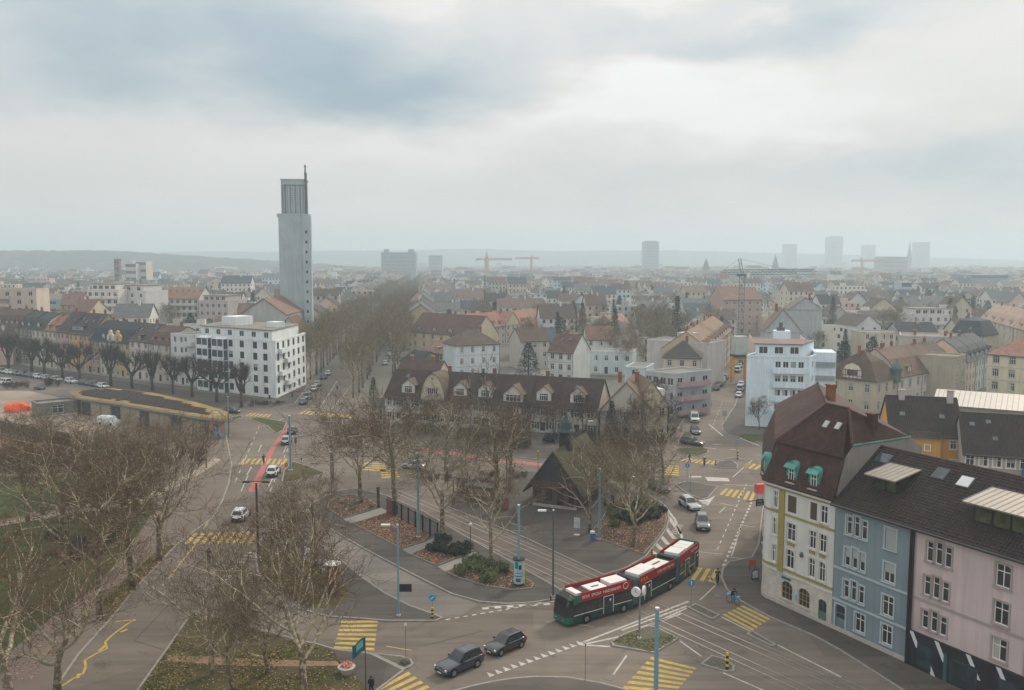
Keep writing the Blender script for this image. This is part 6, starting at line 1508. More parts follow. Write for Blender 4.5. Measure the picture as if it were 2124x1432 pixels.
place_con(2, at(1755, 240), 1.1, 'dark evergreen behind the pale blue flats', None, 'cedar_tree')
place_con(0, P(775, 845), .55, 'dark small conifer at the avenue end of the cottages')
# fallen leaves and small stones: nobody could count them
rnd = random.Random(12); lb = MB()
for bed, nleaf in zip(BEDS, (900, 2600, 900, 900, 3400)):
    for p in scatter(G(bed), nleaf, rnd):
        a = rnd.random() * 6.28; s = rnd.uniform(.06, .13); u = Vector((math.cos(a), math.sin(a), rnd.uniform(-.3, .3))) * s; w = Vector((-math.sin(a), math.cos(a), rnd.uniform(-.3, .3))) * s * .7
        c = Vector((p.x, p.y, .30)); lb.poly([c - u, c + w, c + u, c - w], rnd.choice((0, 0, 1, 2)))
for poly, nleaf in ((G([(538, 1132), (640, 1165), (722, 1235), (650, 1262), (552, 1205)]), 1500), (G([(402, 1274), (688, 1352), (768, 1444), (284, 1444)]), 1700), (G([(339, 1134), (362, 1134), (222, 1292), (201, 1290)]), 900), (G([(300, 1130), (330, 1140), (200, 1270), (60, 1420), (0, 1420), (100, 1290)]), 1200)):
    for p in scatter(poly, nleaf, rnd):
        a = rnd.random() * 6.28; s = rnd.uniform(.05, .11); u = Vector((math.cos(a), math.sin(a), rnd.uniform(-.3, .3))) * s; w = Vector((-math.sin(a), math.cos(a), rnd.uniform(-.3, .3))) * s * .7
        c = Vector((p.x, p.y, .19)); lb.poly([c - u, c + w, c + u, c - w], rnd.choice((0, 0, 1, 2)))
tag(lb.obj('fallen_leaves', [plain('leaf_tan', (160, 120, 94), .9), plain('leaf_pink', (180, 146, 126), .9), plain('leaf_dark', (100, 72, 58), .9)]), 'brown fallen leaves lying in the beds and on the grass', None, None, 'stuff')
gb = MB()
for poly, ng, z in ((G([(-90, 1100), (0, 1094), (225, 1056), (310, 1040), (270, 1140), (103, 1288), (0, 1372)]), 9000, .145), (G([(339, 1134), (362, 1134), (279, 1222), (222, 1292), (201, 1290), (215, 1248), (282, 1185)]), 3000, .145), (G([(402, 1274), (688, 1352), (768, 1444), (284, 1444)]), 8000, .142), (G([(538, 1132), (640, 1165), (722, 1235), (650, 1262), (552, 1205)]), 3500, .142), (G([(1266, 1333), (1344, 1300), (1408, 1326), (1355, 1356)]), 900, .13)):
    for p in scatter(poly, ng, rnd):
        if mnoise.noise((p.x * .25, p.y * .25, 0)) < -.05: continue
        a = rnd.random() * 6.28; s = rnd.uniform(.05, .14); h_ = rnd.uniform(.05, .13)
        gb.poly([(p.x - math.cos(a) * s, p.y - math.sin(a) * s, z), (p.x + math.cos(a) * s, p.y + math.sin(a) * s, z), (p.x + rnd.uniform(-.1, .1), p.y + rnd.uniform(-.1, .1), z + h_)], rnd.choice((0, 1)))
tag(gb.obj('grass_tufts', [plain('tuft_green', (108, 116, 58), .9, var=.3), plain('tuft_dry', (134, 122, 74), .9, var=.3)]), 'rough short grass tufts on the lawns', None, None, 'stuff')
# ------------------------------------------------------------------ cars
m_tyre = plain('tyre', (28, 28, 29), .9); m_rim = plain('alloy_rim', (150, 152, 154), .35, metal=.7, var=.1); m_cglass = mat('car_glass', (.02, .03, .036), .06, .4, 1.5, spec=.7)
m_trim = plain('black_trim', (30, 30, 32), .6); m_hl = plain('headlamp', (206, 212, 216), .15, spec=.6); m_tl = plain('tail_lamp', (130, 22, 20), .25, spec=.5); m_plate = plain('plate_white', (214, 214, 208), .5)
def paint(name, c): return mat('paint_' + name, srgb(tuple(v / 255 for v in c)), .22, .05, 1, spec=.6, coat=1)
PAINT = dict(black=paint('black', (24, 27, 32)), navy=paint('navy', (28, 36, 50)), white=paint('white', (214, 216, 216)), silver=paint('silver', (160, 164, 166)), grey=paint('grey', (92, 95, 98)), red=paint('red', (128, 34, 30)),
             blue=paint('blue', (46, 74, 108)), green=paint('green', (34, 52, 48)), beige=paint('beige', (178, 168, 148)), dark=paint('dark', (44, 46, 50)))
def car_proto(kind):
    d = dict(suv=(4.5, 1.84, 1.66, .98, 1.05, .62, -.05, -1.75, -2.12, 2.66, .36), hatch=(4.1, 1.76, 1.50, .90, .95, .75, .05, -1.45, -1.95, 2.55, .32), wagon=(4.65, 1.82, 1.50, .88, .95, .75, .1, -1.85, -2.22, 2.75, .33), van=(5.0, 1.95, 1.98, 1.1, 1.15, 1.55, 1.0, -2.36, -2.44, 3.0, .34))[kind]
    L, W, Hh, hood, belt, wsx, rfx, rrx, rbx, wb, wr = d; w = W / 2
    b = MB(); st = [(L / 2, .70, .36, hood - .32), (L / 2 - .06, .82, .27, hood - .22), (L / 2 - .22, .93, .22, hood - .10), (L / 2 - .6, .98, .20, hood - .03), (wsx + .05, 1, .20, belt - .03), (0, 1, .20, belt), (-L / 2 + .6, .99, .21, belt + .02), (-L / 2 + .2, .95, .25, belt), (-L / 2 + .05, .88, .30, belt - .08), (-L / 2, .78, .38, belt - .3)]
    rings = []
    for x, k, zb, zt in st:
        v = w * k; h = zt - zb
        half = [(-v * .90, zb), (-v * .985, zb + .10), (-v, zb + h * .45), (-v * .975, zt - h * .16), (-v * .90, zt - .035), (-v * .72, zt)]
        rings.append([(x, y, z) for y, z in half] + [(x, -y, z) for y, z in half[::-1]])
    n = len(rings[0]); base = 0
    for r in rings: b.v += r
    for i in range(len(rings) - 1):
        for k in range(n):
            k2 = (k + 1) % n; b.f.append((i * n + k, (i + 1) * n + k, (i + 1) * n + k2, i * n + k2)); b.m.append(0 if k not in (0, n - 2) else 1)
    b.f.append(tuple(range(n - 1, -1, -1))); b.m.append(0); b.f.append(tuple((len(rings) - 1) * n + k for k in range(n))); b.m.append(0)
    zb = belt - .06; bw, tw = w * .90, w * .70 if kind != 'van' else w * .80
    B4 = [(wsx + .12, bw), (rbx, bw * .96)]; T2 = [(rfx, tw), (rrx, tw * .98)]
    def q(i, top, s): x, y = (T2 if top else B4)[i]; return Vector((x, s * y, Hh if top else zb))
    mid = [(T2[0][0] * .5 + T2[1][0] * .5, tw * 1.01)]
    def quad(a, bb, c, e, m=0): b.poly([a, bb, c, e], m)
    quad(q(0, 0, -1), q(0, 0, 1), q(0, 1, 1), q(0, 1, -1)); quad(q(1, 0, 1), q(1, 0, -1), q(1, 1, -1), q(1, 1, 1))
    for s in (-1, 1):
        f = [q(0, 0, s), q(1, 0, s), q(1, 1, s), q(0, 1, s)]; b.poly(f if s > 0 else f[::-1])
    rt = .05
    r4 = [q(0, 1, -1), q(0, 1, 1), q(1, 1, 1), q(1, 1, -1)]; c = sum(r4, Vector()) / 4
    in4 = [c + (p - c) * .86 + Vector((0, 0, rt)) for p in r4]
    for i in range(4): b.poly([r4[i], r4[(i + 1) % 4], in4[(i + 1) % 4], in4[i]])
    b.poly(in4)
    def panel(qd, inn, off, m_, name, lab=None):
        qd = [Vector(p) for p in qd]; nrm = (qd[1] - qd[0]).cross(qd[3] - qd[0]).normalized(); cc = sum(qd, Vector()) / 4
        pts = [cc + Vector(((p - cc).x * inn[0], (p - cc).y * inn[1], (p - cc).z * inn[2])) + nrm * off for p in qd]
        return MB().poly(pts).mesh(name, [m_])
    parts = [('windscreen', panel([q(0, 0, -1), q(0, 0, 1), q(0, 1, 1), q(0, 1, -1)], (.86, .90, .86), .012, m_cglass, 'windscreen')), ('rear_window', panel([q(1, 0, 1), q(1, 0, -1), q(1, 1, -1), q(1, 1, 1)], (.7, .84, .7), .012, m_cglass, 'rear_window'))]
    for s in (-1, 1):
        for (t0, t1) in (((.12, .40), (.42, .66), (.68, .90)) if kind in ('suv', 'wagon') else ((.14, .48), (.51, .88))) if kind != 'van' else ((.06, .30), (.33, .62), (.65, .94)):
            bt = lambda t, top: q(0, top, s).lerp(q(1, top, s), t)
            f = [bt(t0 * (.8 if t0 < .2 else 1), 0), bt(t1, 0), bt(t1 - (0.02 if t1 < .8 else .05), 1), bt(t0 + .02, 1)]
            if s < 0: f = f[::-1]
            parts.append(('side_window', panel(f, (.97, 1, .74), .012, m_cglass, 'side_window')))
        parts.append(('headlight', MB().tbox(Matrix.Translation((L / 2 - .17, s * w * .70, hood - .24)) @ Matrix.Rotation(s * -.45, 4, 'Z') @ Matrix.Rotation(.25, 4, 'Y'), .12, .38, .14).mesh('headlight', [m_hl])))
        parts.append(('tail_light', MB().tbox(Matrix.Translation((-L / 2 + .07, s * w * .74, belt - .2)) @ Matrix.Rotation(s * .3, 4, 'Z'), .12, .26, .26).mesh('tail_light', [m_tl])))
        parts.append(('mirror', MB().tbox(Matrix.Translation((wsx - .25, s * (w + .08), belt + .03)), .12, .2, .13).mesh('mirror', [m_trim])))
        if kind in ('suv', 'wagon'): parts.append(('roof_rail', MB().tube([(rfx - .25, s * tw * .9, Hh + .02), (rfx - .4, s * tw * .9, Hh + .09), (rrx + .4, s * tw * .9, Hh + .09), (rrx + .25, s * tw * .9, Hh + .02)], .022, 5).mesh('roof_rail', [m_rim])))
    parts.append(('grille', MB().tbox(Matrix.Translation((L / 2 - .05, 0, hood - .38)), .1, w * 1.0, .16).mesh('grille', [m_trim])))
    parts.append(('bumper', MB().tbox(Matrix.Translation((L / 2 - .10, 0, .40)), .16, w * 1.5, .16).mesh('bumper', [m_trim])))
    parts.append(('bumper', MB().tbox(Matrix.Translation((-L / 2 + .08, 0, .42)), .16, w * 1.6, .18).mesh('bumper', [m_trim])))
    parts.append(('number_plate', MB().tbox(Matrix.Translation((L / 2 - .0, 0, .42)), .04, .46, .11).mesh('number_plate', [m_plate])))
    parts.append(('number_plate', MB().tbox(Matrix.Translation((-L / 2 - .01, 0, belt - .38)), .04, .46, .11).mesh('number_plate', [m_plate])))
    o = link('car', None)
    body = link('body', b.mesh('body', [PAINT['white'], m_trim], True), o)
    mod = None
    for nm, me in parts: link(nm, me, o)
    ty = MB(); ty.tube([(0, -.11, 0), (0, -.085, 0), (0, .085, 0), (0, .11, 0)], [wr * .9, wr, wr, wr * .9], 16); tym = ty.mesh('wheel', [m_tyre])
    rm = MB(); rm.tube([(0, -.115, 0), (0, .115, 0)], wr * .62, 12)
    for k in range(5):
        M = Matrix.Rotation(k * 1.2566, 4, 'Y'); rm.tbox(M @ Matrix.Translation((wr * .31, 0, 0)), wr * .6, .238, .06, 0)
    rmm = rm.mesh('rim', [m_rim])
    ar = MB().tube([(0, -.16, 0), (0, .125, 0)], wr * 1.18, 16); arm = ar.mesh('wheel_arch', [m_trim])
    for sx in (-1, 1):
        for s in (-1, 1):
            wo = link('wheel', tym, o, (sx * wb / 2, s * (w - .10), wr)); link('rim', rmm, wo)
            a_ = link('wheel_arch', arm, o, (sx * wb / 2, s * (w - .13), wr + .03))
    return o
CARS = {k: car_proto(k) for k in ('suv', 'hatch', 'wagon', 'van')}
NAMES = dict(suv='suv', hatch='car', wagon='estate_car', van='van')
def car(kind, col, pos, head, label, group=None, z=.012, s=1.0):
    """head: a ground point the car faces"""
    o = copy_tree(CARS[kind]); o.name = NAMES[kind]
    d = head - pos; o.location = (pos.x, pos.y, z); o.rotation_euler = (0, 0, math.atan2(d.y, d.x)); o.scale = (s,) * 3
    tag(o, label, 'van' if kind == 'van' else 'car', group)
    for c in o.children:
        if c.name.startswith('body'):
            c.material_slots[0].link = 'OBJECT'; c.material_slots[0].material = PAINT[col]
    return o
def pc(kind, col, px, hx, label, group=None, z=.012): return car(kind, col, P(*px), P(*hx), label, group, z)
pc('suv', 'navy', (953, 1388), (902, 1409), 'black SUV with roof rails, front most of the two dark cars in the foreground')
pc('hatch', 'black', (1048, 1347), (1000, 1367), 'small black car with pale roof following the black SUV')
pc('suv', 'white', (500, 1076), (524, 1050), 'white SUV driving away just above the yellow crosswalk')
pc('suv', 'white', (567, 985), (584, 962), 'white SUV waiting at the crossing beside the red cycle lane')
pc('suv', 'silver', (594, 920), (606, 898), 'white hatchback behind the tram pole on the red lane approach')
pc('hatch', 'dark', (606, 899), (617, 880), 'dark car at the head of the queue beside the grass triangle')
pc('hatch', 'silver', (858, 972), (800, 966), 'silver saloon seen side on through the bare trees')
pc('wagon', 'black', (1290, 993), (1325, 1003), 'black car behind the right leafy bed')
pc('suv', 'dark', (1367, 1018), (1398, 1033), 'dark off roader with pale bonnet entering the bend')
pc('wagon', 'silver', (1430, 1053), (1458, 1070), 'silver people carrier turning towards the bus')
pc('suv', 'grey', (1457, 1094), (1463, 1118), 'dark grey SUV directly behind the bus')
pc('wagon', 'black', (1436, 923), (1465, 927), 'black estate car parked across on the grass verge')
pc('wagon', 'dark', (1442, 899), (1450, 914), 'dark estate car parked behind the black one')
pc('van', 'white', (1440, 874), (1446, 888), 'white delivery van parked behind the dark estate')
pc('hatch', 'beige', (1467, 843), (1462, 856), 'beige car driving towards the square on the right street')
n1 = ['first', 'second', 'third', 'fourth', 'fifth', 'sixth', 'seventh', 'eighth', 'ninth', 'tenth', 'eleventh', 'twelfth', 'thirteenth']
for i, (px, c, k) in enumerate((((1486, 809), 'green', 'hatch'), ((1493, 801), 'dark', 'wagon'), ((1499, 793), 'white', 'hatch'), ((1505, 786), 'silver', 'wagon'))):
    pc(k, c, px, (px[0] + 9, px[1] - 14), '%s %s car of the line parked on the left kerb of the right street' % (n1[i], c), 'cars parked on the left kerb of the right street')
for i, (px, c, k) in enumerate((((1533, 824), 'white', 'hatch'), ((1535, 812), 'silver', 'van'), ((1538, 801), 'white', 'wagon'), ((1530, 772), 'white', 'van'), ((1534, 763), 'silver', 'hatch'), ((1537, 755), 'dark', 'hatch'))):
    pc(k, c, px, (px[0] + 9, px[1] - 14), '%s %s vehicle of the line parked beside the pale blue flats' % (n1[i], c), 'vehicles parked beside the pale blue flats')
for i, (x, c, k) in enumerate(((4, 'silver', 'wagon'), (20, 'white', 'hatch'), (36, 'grey', 'hatch'), (52, 'dark', 'suv'), (66, 'black', 'wagon'), (80, 'white', 'hatch'), (96, 'silver', 'wagon'), (118, 'white', 'hatch'), (148, 'white', 'suv'), (176, 'green', 'suv'), (194, 'dark', 'wagon'), (214, 'white', 'hatch'))):
    y = 773 + x * .150; pc(k, c, (x, y), (x + 40, y + 5.8), '%s car, %s, in the parked line under the pollarded trees' % (n1[i], c), 'cars parked on the left street')
pc('van', 'white', (10, 798), (-30, 792), 'white van alone on the left street at the frame edge')
pc('hatch', 'green', (82, 808), (60, 803), 'dark green car behind the pinkish bushes')
pc('hatch', 'black', (482, 857), (505, 858), 'black car half hidden by the end of the mural wall')
for i, (px, c, k) in enumerate((((629, 838), 'blue', 'hatch'), ((638, 828), 'silver', 'van'), ((652, 810), 'white', 'wagon'), ((659, 801), 'silver', 'suv'), ((672, 786), 'blue', 'hatch'), ((680, 778), 'white', 'hatch'))):
    q_ = P(*px); car(k, c, q_, q_ + AVD, '%s %s car parked on the left kerb of the avenue' % (n1[i], c), 'cars parked on the left of the avenue')
for i in range(9):
    q_ = AVE0 + AVD * (40 + i * 9.5) + an * 11.5; c = ('white', 'silver', 'grey', 'white', 'blue', 'dark', 'white', 'silver', 'white')[i]
    car(('hatch', 'wagon', 'suv')[i % 3], c, q_, q_ + AVD, '%s %s car parked between the tree rows right of the avenue' % (n1[i], c), 'cars parked right of the avenue', .02)
for c in list(CARS.values()): remove_tree(c)
# white covered van and orange sack in the yard
p = P(226, 882); o = thing('covered_van', 'van shrouded in white sheeting in front of the garage doors', 'van', (p.x, p.y, .15), R(-20))
bm = MB(); rr = random.Random(4)
for k in range(9):
    x = -2.4 + k * .6; hh = 1.95 - (.7 if k > 6 else 0) - (.1 if k == 0 else 0)
    bm.v += [(x, -1.0 + rr.uniform(-.06, .06), 0), (x, -1.0, 1.0), (x, -.85, hh - .2 + rr.uniform(-.05, .05)), (x, -.4, hh + rr.uniform(-.05, .05)), (x, .4, hh + rr.uniform(-.05, .05)), (x, .85, hh - .2), (x, 1.0, 1.0), (x, 1.0 + rr.uniform(-.06, .06), 0)]
for k in range(8):
    for j in range(7): bm.f.append((k * 8 + j, (k + 1) * 8 + j, (k + 1) * 8 + j + 1, k * 8 + j + 1)); bm.m.append(0)
bm.f += [tuple(range(8)), tuple(range(71, 63, -1))]; bm.m += [0, 0]
bm.obj('sheeting', plain('white_sheet', (206, 208, 212), .7, var=.08, bump=.3, sc=1.5), o, True)
for s in (-1.5, 1.5): MB().tube([(s, -1.02, .3), (s, -.9, .3)], .3, 12).obj('wheel', m_tyre, o)
p = P(36, 855); o = thing('tarpaulin_heap', 'bright orange tarpaulin covering a heap in the sandy yard', 'tarpaulin', (p.x, p.y, .15), R(20))
bm = MB(); k = 0
for i in range(8):
    for j in range(14):
        t, f = math.pi / 2 * i / 7, 2 * math.pi * j / 14; r_ = 1 + .16 * math.sin(3 * f + i) + .08 * math.sin(7 * f); bm.v.append((3.0 * math.cos(t) ** .6 * math.cos(f) * r_ if i < 7 else 0, 2.0 * math.cos(t) ** .6 * math.sin(f) * r_ if i < 7 else 0, 2.1 * math.sin(t) * (1 + .06 * math.sin(5 * f))))
for i in range(7):
    for j in range(14): bm.f.append((i * 14 + j, i * 14 + (j + 1) % 14, (i + 1) * 14 + (j + 1) % 14, (i + 1) * 14 + j)); bm.m.append(0)
bm.obj('sheet', plain('orange_tarp', (226, 92, 52), .7, var=.1, bump=.3, sc=2), o, True)
MB().tube([(3.3 * math.cos(a), 2.3 * math.sin(a), .05) for a in [2 * math.pi * k / 20 for k in range(21)]], .05, 5).obj('rope', m_stone, o)
p = P(160, 850); o = thing('container', 'small red and white skip beside the yard shed', 'skip', (p.x, p.y, .15), R(-10)); MB().box(-1, 1, -.8, .8, .2, 1.6).obj('tub', plain('dull_red', (140, 76, 72), .7), o); MB().box(-1.1, 1.1, -.9, .9, 1.6, 1.75).obj('lid', m_stone, o)
# ------------------------------------------------------------------ the articulated bus
m_bgreen = mat('bus_green', srgb((.04, .36, .29)), .35, .12, 1, spec=.5, coat=.4); m_bdark = mat('bus_dark_green', srgb((.09, .21, .20)), .4, .12, 1, spec=.5)
m_bblack = mat('bus_glass', (.012, .015, .018), .08, .3, 1, spec=.7); m_bred = mat('bus_red_banner', srgb((.60, .14, .13)), .5, .1, .8); m_bwhite = plain('bus_white', (214, 214, 212), .6, var=.06)
m_bell = plain('bellows_grey', (78, 92, 94), .8, var=.1); m_deck = plain('bus_deck', (70, 50, 46), .8, var=.2)
nr = [P(1176, 1306), P(1319, 1264), P(1406, 1216), P(1449, 1180)]
BUS = thing('articulated_bus', 'green double articulated bus with red banners turning across the tracks', 'bus', (nr[0].x, nr[0].y, 0))
def bsec(i, f, r, gapf, gapr):
    d = (f - r).normalized(); lf = Vector((-d.y, d.x))
    Lx = (f - r).length - gapf - gapr
    org = r + d * gapr - lf * 1.275
    s = link('section', None, BUS, (org.x - nr[0].x, org.y - nr[0].y, 0), math.atan2(d.y, d.x)); s.empty_display_size = .3
    W = 1.275; nose = .75 if i == 0 else 0; X1 = Lx - nose
    # body shell in the section's own axes: x forward, y towards the camera side
    b = MB(); b.box(0, X1, -W, W, .32, 1.15, 0); b.box(0, X1, -W + .03, W - .03, 1.15, 2.35, 1); b.box(0, X1, -W + .01, W - .01, 2.35, 2.9, 0, 2)
    s2 = b.obj('body', [m_bdark, m_bblack, m_deck], s)
    for sd in (1, -1):
        y0, y1 = sorted((sd * (W - .06), sd * (W + .012)))
        xb = .25 if i else .2; xe = X1 - (.25 if i else .9)
        bn = MB().box(xb, xe, y0, y1, 2.36, 3.28).obj('banner', m_bred, s)
        if sd > 0:
            words = ('PINAKISAH  NOMI  IVDE', 'OSTLER VOM ORTS', 'MANITOBA')[i]
            text(words, bn, (1.7 if i == 0 else .45, W + .016, 2.66), (.46, .4, .42)[i], m_bwhite)      # mirror-reading, as in the photograph
            if i == 0: MB().tube([(1.0 + .32 * math.cos(a), W + .02, 2.85 + .32 * math.sin(a)) for a in [2 * math.pi * k / 16 for k in range(17)]], .03, 4).obj('emblem', m_bwhite, bn)
            if i == 1:
                for k in range(3): MB().box(xe - .45 - k * .5, xe - .2 - k * .5, W + .013, W + .02, 2.7, 2.95).obj('gold_mark', plain('gold_print', (206, 140, 52), .5), bn)
    # window posts
    for sd in (1, -1):
        k = int(X1 / 1.5)
        for j in range(k + 1):
            x = X1 * j / k; x = min(max(x, .04), X1 - .04)
            y0, y1 = sorted((sd * (W - .03), sd * (W - .018))); MB().box(x - .03, x + .03, y0, y1, 1.16, 2.34).obj('window_post', m_trim, s)
    # doors (white hand rail frames) on the camera side
    doors = ([.42 * X1] if i == 0 else ([.76 * X1] if i == 1 else [.62 * X1, .12 * X1]))
    for x in doors:
        dr = MB().box(x - .62, x + .62, W - .028, W - .004, .36, 2.3).obj('door', m_bblack, s)
        for u in (-.66, .6): MB().box(x + u, x + u + .06, W + .004, W + .03, .5, 2.3).obj('door_frame', m_bwhite, dr)
        MB().box(x - .6, x + .6, W + .004, W + .03, 2.24, 2.3).obj('door_frame', m_bwhite, dr)
        MB().box(x - .35, x - .15, W + .0, W + .006, 1.7, 1.95).obj('door_sticker', m_bwhite, dr)
    edges = [0.1] + sorted(doors) + [X1 - .1]
    for j in range(len(edges) - 1):
        a, c = edges[j] + (.75 if j else 0), edges[j + 1] - (.75 if j < len(edges) - 2 else 0)
        if c - a > .5: MB().box(a, c, W + .003, W + .016, 1.10, 1.17).obj('white_line', m_bwhite, s)
    # roof gear
    gear = {0: [(X1 * .06, X1 * .34, .34), (X1 * .38, X1 * .66, .12), (X1 * .82, X1 * .92, .25)], 1: [(X1 * .10, X1 * .46, .12), (X1 * .5, X1 * .92, .36)], 2: [(X1 * .08, X1 * .5, .3), (X1 * .55, X1 * .9, .38)]}[i]
    for (a, c, hh) in gear:
        n_ = max(1, int((c - a) / 1.1)); g = MB()
        for j in range(n_): MB().box(a + (c - a) * j / n_ + .03, a + (c - a) * (j + 1) / n_ - .03, -.85, .85, 2.9, 2.92 + hh).obj('roof_unit', m_bwhite, s)
        if hh < .2: MB().box(a + .6, c - .6, -.12, .12, 3.045, 3.05).obj('roof_print', plain('dark_print', (70, 40, 36), .7), s)
    for j in range(3): MB().tube([(X1 * .2 + j * X1 * .25, -.98, 2.92), (X1 * .2 + j * X1 * .25 + 1.2, -.98, 2.95)], .05, 5).obj('roof_pipe', m_iron, s)
    # wheels
    for x in ([X1 - 1.7] if i == 0 else []) + ([1.2] if i < 2 else [X1 * .45]):
        for sd in (1, -1):
            wo = MB().tube([(x, sd * (W - .3), .48), (x, sd * (W + .02), .48)], .48, 16).obj('wheel', m_tyre, s); MB().tube([(x, sd * (W - .1), .48), (x, sd * (W + .035), .48)], .26, 12).obj('rim', m_rim, wo)
            MB().tube([(x, sd * (W - .3), .55), (x, sd * (W + .008), .55)], .58, 18).obj('wheel_arch', m_trim, s)
    if i == 0:      # rounded cab
        c = MB(); prof = [(0, 1.0), (.28, .985), (.52, .93), (.68, .82), (.75, .66)]
        def sec(dx, k, tilt):
            y = W * k; return [(X1 + dx, -y, .34), (X1 + dx + .02, -y, 1.05), (X1 + dx - tilt * .12, -y * .99, 2.0), (X1 + dx * .8 - tilt * .3, -y * .95, 2.75), (X1 + dx * .45 - tilt * .35, -y * .8, 3.12), (X1 + dx * .45 - tilt * .35, y * .8, 3.12), (X1 + dx * .8 - tilt * .3, y * .95, 2.75), (X1 + dx - tilt * .12, y * .99, 2.0), (X1 + dx + .02, y, 1.05), (X1 + dx, y, .34)]
        rings = [sec(dx, k, j / 4) for j, (dx, k) in enumerate(prof)]
        for rg in rings: c.v += rg
        for j in range(4):
            for k in range(9):
                m_ = {0: 0, 8: 0, 1: 1, 7: 1, 2: 1, 6: 1, 3: 0, 5: 0, 4: 2}[k]
                c.f.append((j * 10 + k, (j + 1) * 10 + k, (j + 1) * 10 + k + 1, j * 10 + k + 1)[::-1]); c.m.append(m_)
        e = 40
        for a_, m_ in (((0, 1, 8, 9), 0), ((1, 2, 7, 8), 1), ((2, 3, 6, 7), 1), ((3, 4, 5, 6), 1)): c.f.append(tuple(e + k for k in a_)); c.m.append(m_)
        c.obj('cab', [m_bgreen, m_bblack, plain('cab_roof', (196, 192, 186), .5, var=.1)], s, False)
        MB().poly([(X1 - .9, W + .014, 2.36), (X1 - .02, W + .014, 2.2), (X1 - .05, W + .012, 2.9), (X1 - .9, W + .014, 3.2)][::-1]).obj('green_corner', m_bgreen, s)
        for sd in (-.62, .62): MB().tbox(Matrix.Translation((Lx - .02, sd, .72)), .06, .34, .14).obj('headlight', m_hl, s)
        MB().box(Lx - .0, Lx + .02, -.6, .6, 1.95, 2.25).obj('destination_sign', m_bblack, s)
        for sd in (-1, 1): MB().tube([(X1 + .4, sd * 1.2, 2.6), (X1 + .75, sd * 1.42, 2.5), (X1 + .75, sd * 1.42, 2.1)], [.03, .03, .09], 5).obj('mirror', m_trim, s)
    if i == 2:
        MB().box(-.1, -.005, -W + .03, W - .03, .4, 3.0).obj('tail', m_bdark, s)
        MB().box(-.02, .1, -W + .05, W - .05, 2.9, 3.3).obj('tail_fairing', m_bgreen, s)
        for sd in (-1.05, 1.05): MB().box(-.13, -.1, sd - .12, sd + .12, .8, 1.3).obj('tail_light', m_tl, s)
    return s, d, lf, org, X1
ss = [bsec(0, nr[0], nr[1], 0, .45), bsec(1, nr[1], nr[2], .45, .45), bsec(2, nr[2], nr[3], .45, 0)]
for j in range(2):      # bellows
    s0, s1 = ss[j], ss[j + 1]
    a = s0[3]; c = s1[3] + s1[1] * s1[4]; b = MB(); N_ = 9
    for k in range(N_):
        t = k / (N_ - 1); p = a.lerp(c, t); lf = (s0[2].lerp(s1[2], t)).normalized(); w = 1.24 if k % 2 == 0 else 1.14
        q0, q1 = p - lf * w - nr[0], p + lf * w - nr[0]; zt = 3.22 if k % 2 == 0 else 3.1
        b.v += [(q0.x, q0.y, .45), (q1.x, q1.y, .45), (q1.x, q1.y, zt), (q0.x, q0.y, zt)]
    for k in range(N_ - 1):
        for e in range(4): b.f.append((k * 4 + e, (k + 1) * 4 + e, (k + 1) * 4 + (e + 1) % 4, k * 4 + (e + 1) % 4)); b.m.append(0)
    b.obj('bellows', m_bell, BUS)
# ------------------------------------------------------------------ people and bicycles
m_skin = plain('skin', (196, 150, 124), .7, var=.06)
POSE = {
 'walk': dict(pelvis=(0, 0, .93), waist=(0, 0, 1.1), chest=(.03, 0, 1.32), neck=(.05, 0, 1.47), head=(.07, 0, 1.60), top=(.06, 0, 1.73), sl=(.02, .18, 1.41), sr=(.02, -.18, 1.41), el=(.10, .25, 1.14), er=(-.12, -.25, 1.15), hl=(.24, .23, .95), hr=(-.18, -.26, .92), kl=(-.02, .1, .5), kr=(.16, -.1, .52), al=(-.28, .1, .12), ar=(.22, -.1, .09), tl=(-.16, .11, .03), tr=(.38, -.11, .05), pl=(0, .1, .88), pr=(0, -.1, .88)),
 'cycle': dict(pelvis=(-.16, 0, .98), waist=(-.08, 0, 1.14), chest=(.08, 0, 1.34), neck=(.17, 0, 1.47), head=(.22, 0, 1.60), top=(.21, 0, 1.73), sl=(.1, .18, 1.42), sr=(.1, -.18, 1.42), el=(.26, .27, 1.2), er=(.26, -.27, 1.2), hl=(.47, .25, 1.06), hr=(.47, -.25, 1.06), kl=(.2, .1, .74), kr=(.13, -.1, .60), al=(.02, .11, .42), ar=(-.04, -.11, .24), tl=(.14, .12, .36), tr=(.1, -.12, .19), pl=(-.14, .1, .94), pr=(-.14, -.1, .94))}
BONES = [('pelvis', 'waist'), ('waist', 'chest'), ('chest', 'neck'), ('neck', 'head'), ('head', 'top'), ('chest', 'sl'), ('sl', 'el'), ('el', 'hl'), ('chest', 'sr'), ('sr', 'er'), ('er', 'hr'), ('pelvis', 'pl'), ('pl', 'kl'), ('kl', 'al'), ('al', 'tl'), ('pelvis', 'pr'), ('pr', 'kr'), ('kr', 'ar'), ('ar', 'tr')]
RAD = dict(pelvis=.15, waist=.14, chest=.165, neck=.065, head=.105, top=.075, sl=.085, sr=.085, el=.06, er=.06, hl=.045, hr=.045, pl=.11, pr=.11, kl=.072, kr=.072, al=.055, ar=.055, tl=.045, tr=.045)
